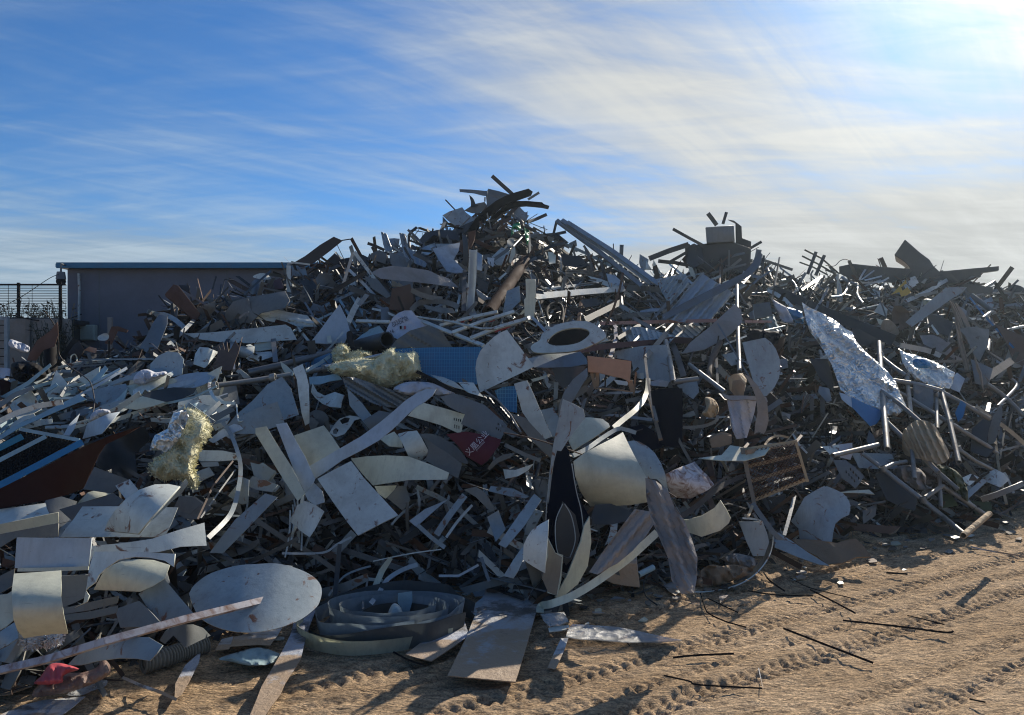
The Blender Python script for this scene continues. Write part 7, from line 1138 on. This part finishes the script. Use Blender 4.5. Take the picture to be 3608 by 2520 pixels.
def region(n, x0, y0, x1, y1, kinds, mats, ln, wd, ang, off=(.0, .3)):
    for _ in range(n):
        px, py = fr_.uniform(x0, x1), fr_.uniform(y0, y1)
        if py < cy_(px)+6 or py > fy(px)-6: continue
        kind = fr_.choices(list(kinds), list(kinds.values()))[0]; m = fr_.choices(list(mats), list(mats.values()))[0]
        L_ = fr_.uniform(*ln); w_ = fr_.uniform(*wd)
        if kind in ('sheet', 'scrap'): L_ *= .7; w_ = L_*fr_.uniform(.45, .95)
        elif kind == 'pipe': w_ = min(w_*.55, 9)
        elif kind == 'bar': w_ = min(w_*.6, 12)
        elif kind == 'wire': w_ = fr_.uniform(1., 2.4); L_ *= 1.4
        elif kind == 'curl': L_ *= 1.15; w_ *= .8
        piece(kind, px, py, L_, w_, fr_.gauss(ang[0], ang[1]), m, fr_.uniform(*off))
VDARK = {'dark': 7, 'grey': 2, 'blackbrown': 5, 'galvdark': 2, 'taupe': 3, 'brown': 2, 'bluegrey': 1.2}  # darkest palette, standing in for the black shade of the hollows
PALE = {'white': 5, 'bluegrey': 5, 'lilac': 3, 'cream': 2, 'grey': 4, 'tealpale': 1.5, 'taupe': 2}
DIM = {'bluegrey': 3.5, 'grey': 7, 'taupe': 4, 'dark': 7, 'lilac': 1, 'white': 1.2, 'cream': .6}  # gap shade put into the colours of the deeper fill
DARK = {'dark': 6, 'grey': 5, 'blackbrown': 3, 'galvdark': 3, 'bluegrey': 3, 'taupe': 3, 'white': 1.2, 'galv': 2, 'brown': 2, 'redbrown': 1, 'rust': .8}
region(75, 0, 850, 480, 965, {'strip': 6, 'bar': 4, 'sheet': 1}, {'white': 5, 'tealpale': 4, 'bluegrey': 5, 'grey': 3, 'lilac': 2}, (60, 190), (5, 15), (20, 10), (.1, .4))
region(45, 100, 740, 430, 860, {'strip': 3, 'sheet': 2, 'scrap': 2, 'wire': 5, 'curl': 3}, {'white': 2, 'bluegrey': 3, 'grey': 3, 'dark': 3, 'rust': 1, 'brown': 1.5, 'blackbrown': 2}, (20, 70), (4, 12), (15, 30), (.05, .35))
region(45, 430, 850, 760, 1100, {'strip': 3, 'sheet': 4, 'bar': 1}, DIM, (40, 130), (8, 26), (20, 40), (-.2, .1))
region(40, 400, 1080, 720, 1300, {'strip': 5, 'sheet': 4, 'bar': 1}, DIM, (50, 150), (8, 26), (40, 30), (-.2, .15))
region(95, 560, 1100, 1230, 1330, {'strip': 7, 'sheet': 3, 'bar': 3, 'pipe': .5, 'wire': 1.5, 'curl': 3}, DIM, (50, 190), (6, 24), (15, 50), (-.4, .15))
region(22, 640, 1095, 720, 1200, {'strip': 1}, {'white': 2, 'lilac': 1, 'bluegrey': 3, 'grey': 2}, (40, 110), (3, 9), (80, 18), (.2, .45))
region(20, 900, 1080, 1010, 1180, {'strip': 1}, {'grey': 3, 'taupe': 2, 'bluegrey': 3}, (30, 70), (3, 8), (60, 45), (.1, .35))
region(85, 380, 600, 950, 760, {'strip': 3, 'sheet': 3, 'scrap': 2, 'bar': 5, 'wire': 4, 'pipe': 2, 'curl': 3}, DARK, (26, 100), (3, 13), (20, 55), (-.1, .25))
region(140, 880, 500, 1330, 800, {'strip': 4, 'sheet': 2.5, 'scrap': 1.5, 'bar': 5, 'wire': 3, 'pipe': 2, 'curl': 3}, DARK, (28, 105), (3, 12), (30, 60), (-.1, .3))
region(60, 1180, 620, 1500, 760, {'strip': 4, 'bar': 5, 'wire': 4, 'curl': 5}, DARK, (40, 140), (4, 12), (-20, 30), (.0, .3))
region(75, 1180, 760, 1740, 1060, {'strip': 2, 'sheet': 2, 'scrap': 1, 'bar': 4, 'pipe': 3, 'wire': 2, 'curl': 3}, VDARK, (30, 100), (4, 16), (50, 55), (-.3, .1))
region(130, 1440, 585, 2296, 740, {'strip': 2, 'bar': 5, 'pipe': 6, 'wire': 6, 'sheet': 1, 'scrap': 1, 'curl': 3}, {**DARK, 'galv': 6, 'steeltube': 5, 'bluegrey': 5}, (30, 120), (3, 9), (0, 45), (.0, .35))
region(135, 1680, 700, 2320, 1130, {'strip': 3, 'sheet': 3, 'scrap': 1, 'bar': 5, 'pipe': 5, 'wire': 2, 'curl': 3}, {**DARK, 'woodgrey': 2, 'taupe': 5, 'bluegrey': 5, 'steeltube': 3}, (30, 100), (4, 16), (-25, 55), (-.2, .2))
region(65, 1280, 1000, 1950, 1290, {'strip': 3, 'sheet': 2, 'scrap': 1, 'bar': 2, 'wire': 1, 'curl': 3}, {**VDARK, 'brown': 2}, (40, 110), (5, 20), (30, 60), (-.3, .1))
region(40, 1850, 1060, 2320, 1180, {'strip': 4, 'sheet': 3, 'scrap': 3, 'bar': 2}, {'brown': 3, 'taupe': 4, 'dark': 3, 'moss': 2, 'woodgrey': 2} if 0 else {'brown': 3, 'taupe': 4, 'dark': 3, 'woodgrey': 2}, (25, 90), (4, 16), (0, 40), (.0, .25))
region(30, 0, 1100, 420, 1480, {'sheet': 4, 'strip': 2}, {'taupe': 3, 'cream': 2, 'grey': 3, 'bluegrey': 2}, (80, 180), (14, 40), (10, 30), (.0, .25))
# chips spilled on the sand along the foot
for _ in range(110):
    px = fr_.choice([fr_.uniform(560, 2290), fr_.uniform(1150, 2100)]); py = fy(px)+abs(fr_.gauss(6, 34))+4
    if py > 1598: continue
    ln = fr_.uniform(6, 22)*(.5+.5*(py-830)/500); a0 = fr_.uniform(0, 6.28); pts_ = [(px+math.cos(a0+6.28*i/5)*ln*fr_.uniform(.3, 1), py+math.sin(a0+6.28*i/5)*ln*.4*fr_.uniform(.3, 1)) for i in range(5)]
    ob = sh('sand_chip', None, None, fr_.choice(['taupe', 'sandsheet', 'grey', 'dark', 'brown', 'white', 'woodgrey', 'cream']), None, pts_, g=fr_.uniform(.006, .022), c=(0, 0), n=4, r=fr_, wr=.02)
    LAND.pop(); mn = ob.data.materials[0].name; PEND.append(('chip', px, py, ln*2, 9, 0, mn, ob))
# pieces that break the skyline
for _ in range(58):
    px = fr_.choice([fr_.uniform(600, 950), fr_.uniform(880, 1320), fr_.uniform(1420, 2280), fr_.uniform(1420, 2280)]); py = cy_(px)+fr_.uniform(-2, 16)
    kind = fr_.choices(['bar', 'pipe', 'strip', 'scrap', 'sheet', 'wire'], [3, 2, 2, 3, 2, 2])[0]; ln = fr_.uniform(22, 75)
    piece(kind, px, py, ln if kind not in ('sheet', 'scrap') else ln*.6, fr_.uniform(3, 8) if kind not in ('sheet', 'scrap') else ln*.3, fr_.gauss(20, 55), fr_.choice(['dark', 'dark', 'grey', 'galvdark', 'blackbrown', 'steeltube']), fr_.uniform(0, .2))
# labels: kind, colour, size and tilt, and the nearest named thing; pieces alike in all of that are ranked by how close they lie to it
KN = {'chip': ('chip on the sand', 'small chips lying on the sand'), 'curl': ('bent ribbon', 'bent metal ribbons strewn over the heap'), 'strip': ('strip', 'metal strips strewn over the heap'), 'sheet': ('sheet offcut', 'sheet offcuts strewn over the heap'), 'scrap': ('crumpled scrap', 'crumpled scraps strewn over the heap'), 'pipe': ('pipe', 'thin pipes strewn over the heap'), 'bar': ('bar', 'metal bars strewn over the heap'), 'wire': ('wire', 'loose wires strewn over the heap')}
groups = {}
for it in PEND:
    kind, px, py, ln, wd, ang, m, ob = it
    d_, mx, my, s = min((math.dist((px, py), (x, y)), x, y, s) for x, y, s in MARK)
    vx, vy = px-mx, py-my; dr = ('right of' if vx > 0 else 'left of') if abs(vx) > abs(vy) else ('below' if vy > 0 else 'above')
    big_ = {'chip': 26, 'curl': 95, 'strip': 95, 'bar': 95, 'pipe': 80, 'wire': 80, 'sheet': 55, 'scrap': 45}[kind]; sz = ('long' if ln > big_ else 'short') if kind in ('strip', 'bar', 'pipe', 'wire', 'curl') else ('large' if ln > big_ else 'small')
    aa = (ang+90) % 180-90; ori = '' if kind in ('sheet', 'scrap', 'chip') else ('level' if abs(aa) < 15 else 'upright' if abs(aa) > 65 else 'right-rising' if aa > 0 else 'left-rising')
    lab = ' '.join(w_ for w_ in (sz, ori, WORDS[m], KN[kind][0], dr, s) if w_)
    groups.setdefault(lab, []).append((d_, it, (sz, ori, WORDS[m], KN[kind][0], dr, s)))
ORD = ['nearest', 'second', 'third', 'fourth', 'fifth', 'sixth', 'seventh', 'eighth', 'ninth', 'tenth']
for lab, L_ in groups.items():
    L_.sort(key=lambda q: q[0])
    for i, (d_, it, parts_) in enumerate(L_):
        lb = lab if len(L_) == 1 else ('nearest ' if i == 0 else ORD[min(i, 9)]+'-nearest ')+lab
        ws = lb.split()
        if len(ws) > 16: lb = ' '.join(ws[:16])
        tagit(it[7], lb, {'chip': 'chip', 'curl': 'ribbon', 'strip': 'strip', 'sheet': 'sheet', 'scrap': 'scrap', 'pipe': 'pipe', 'bar': 'bar', 'wire': 'wire'}[it[0]], KN[it[0]][1])
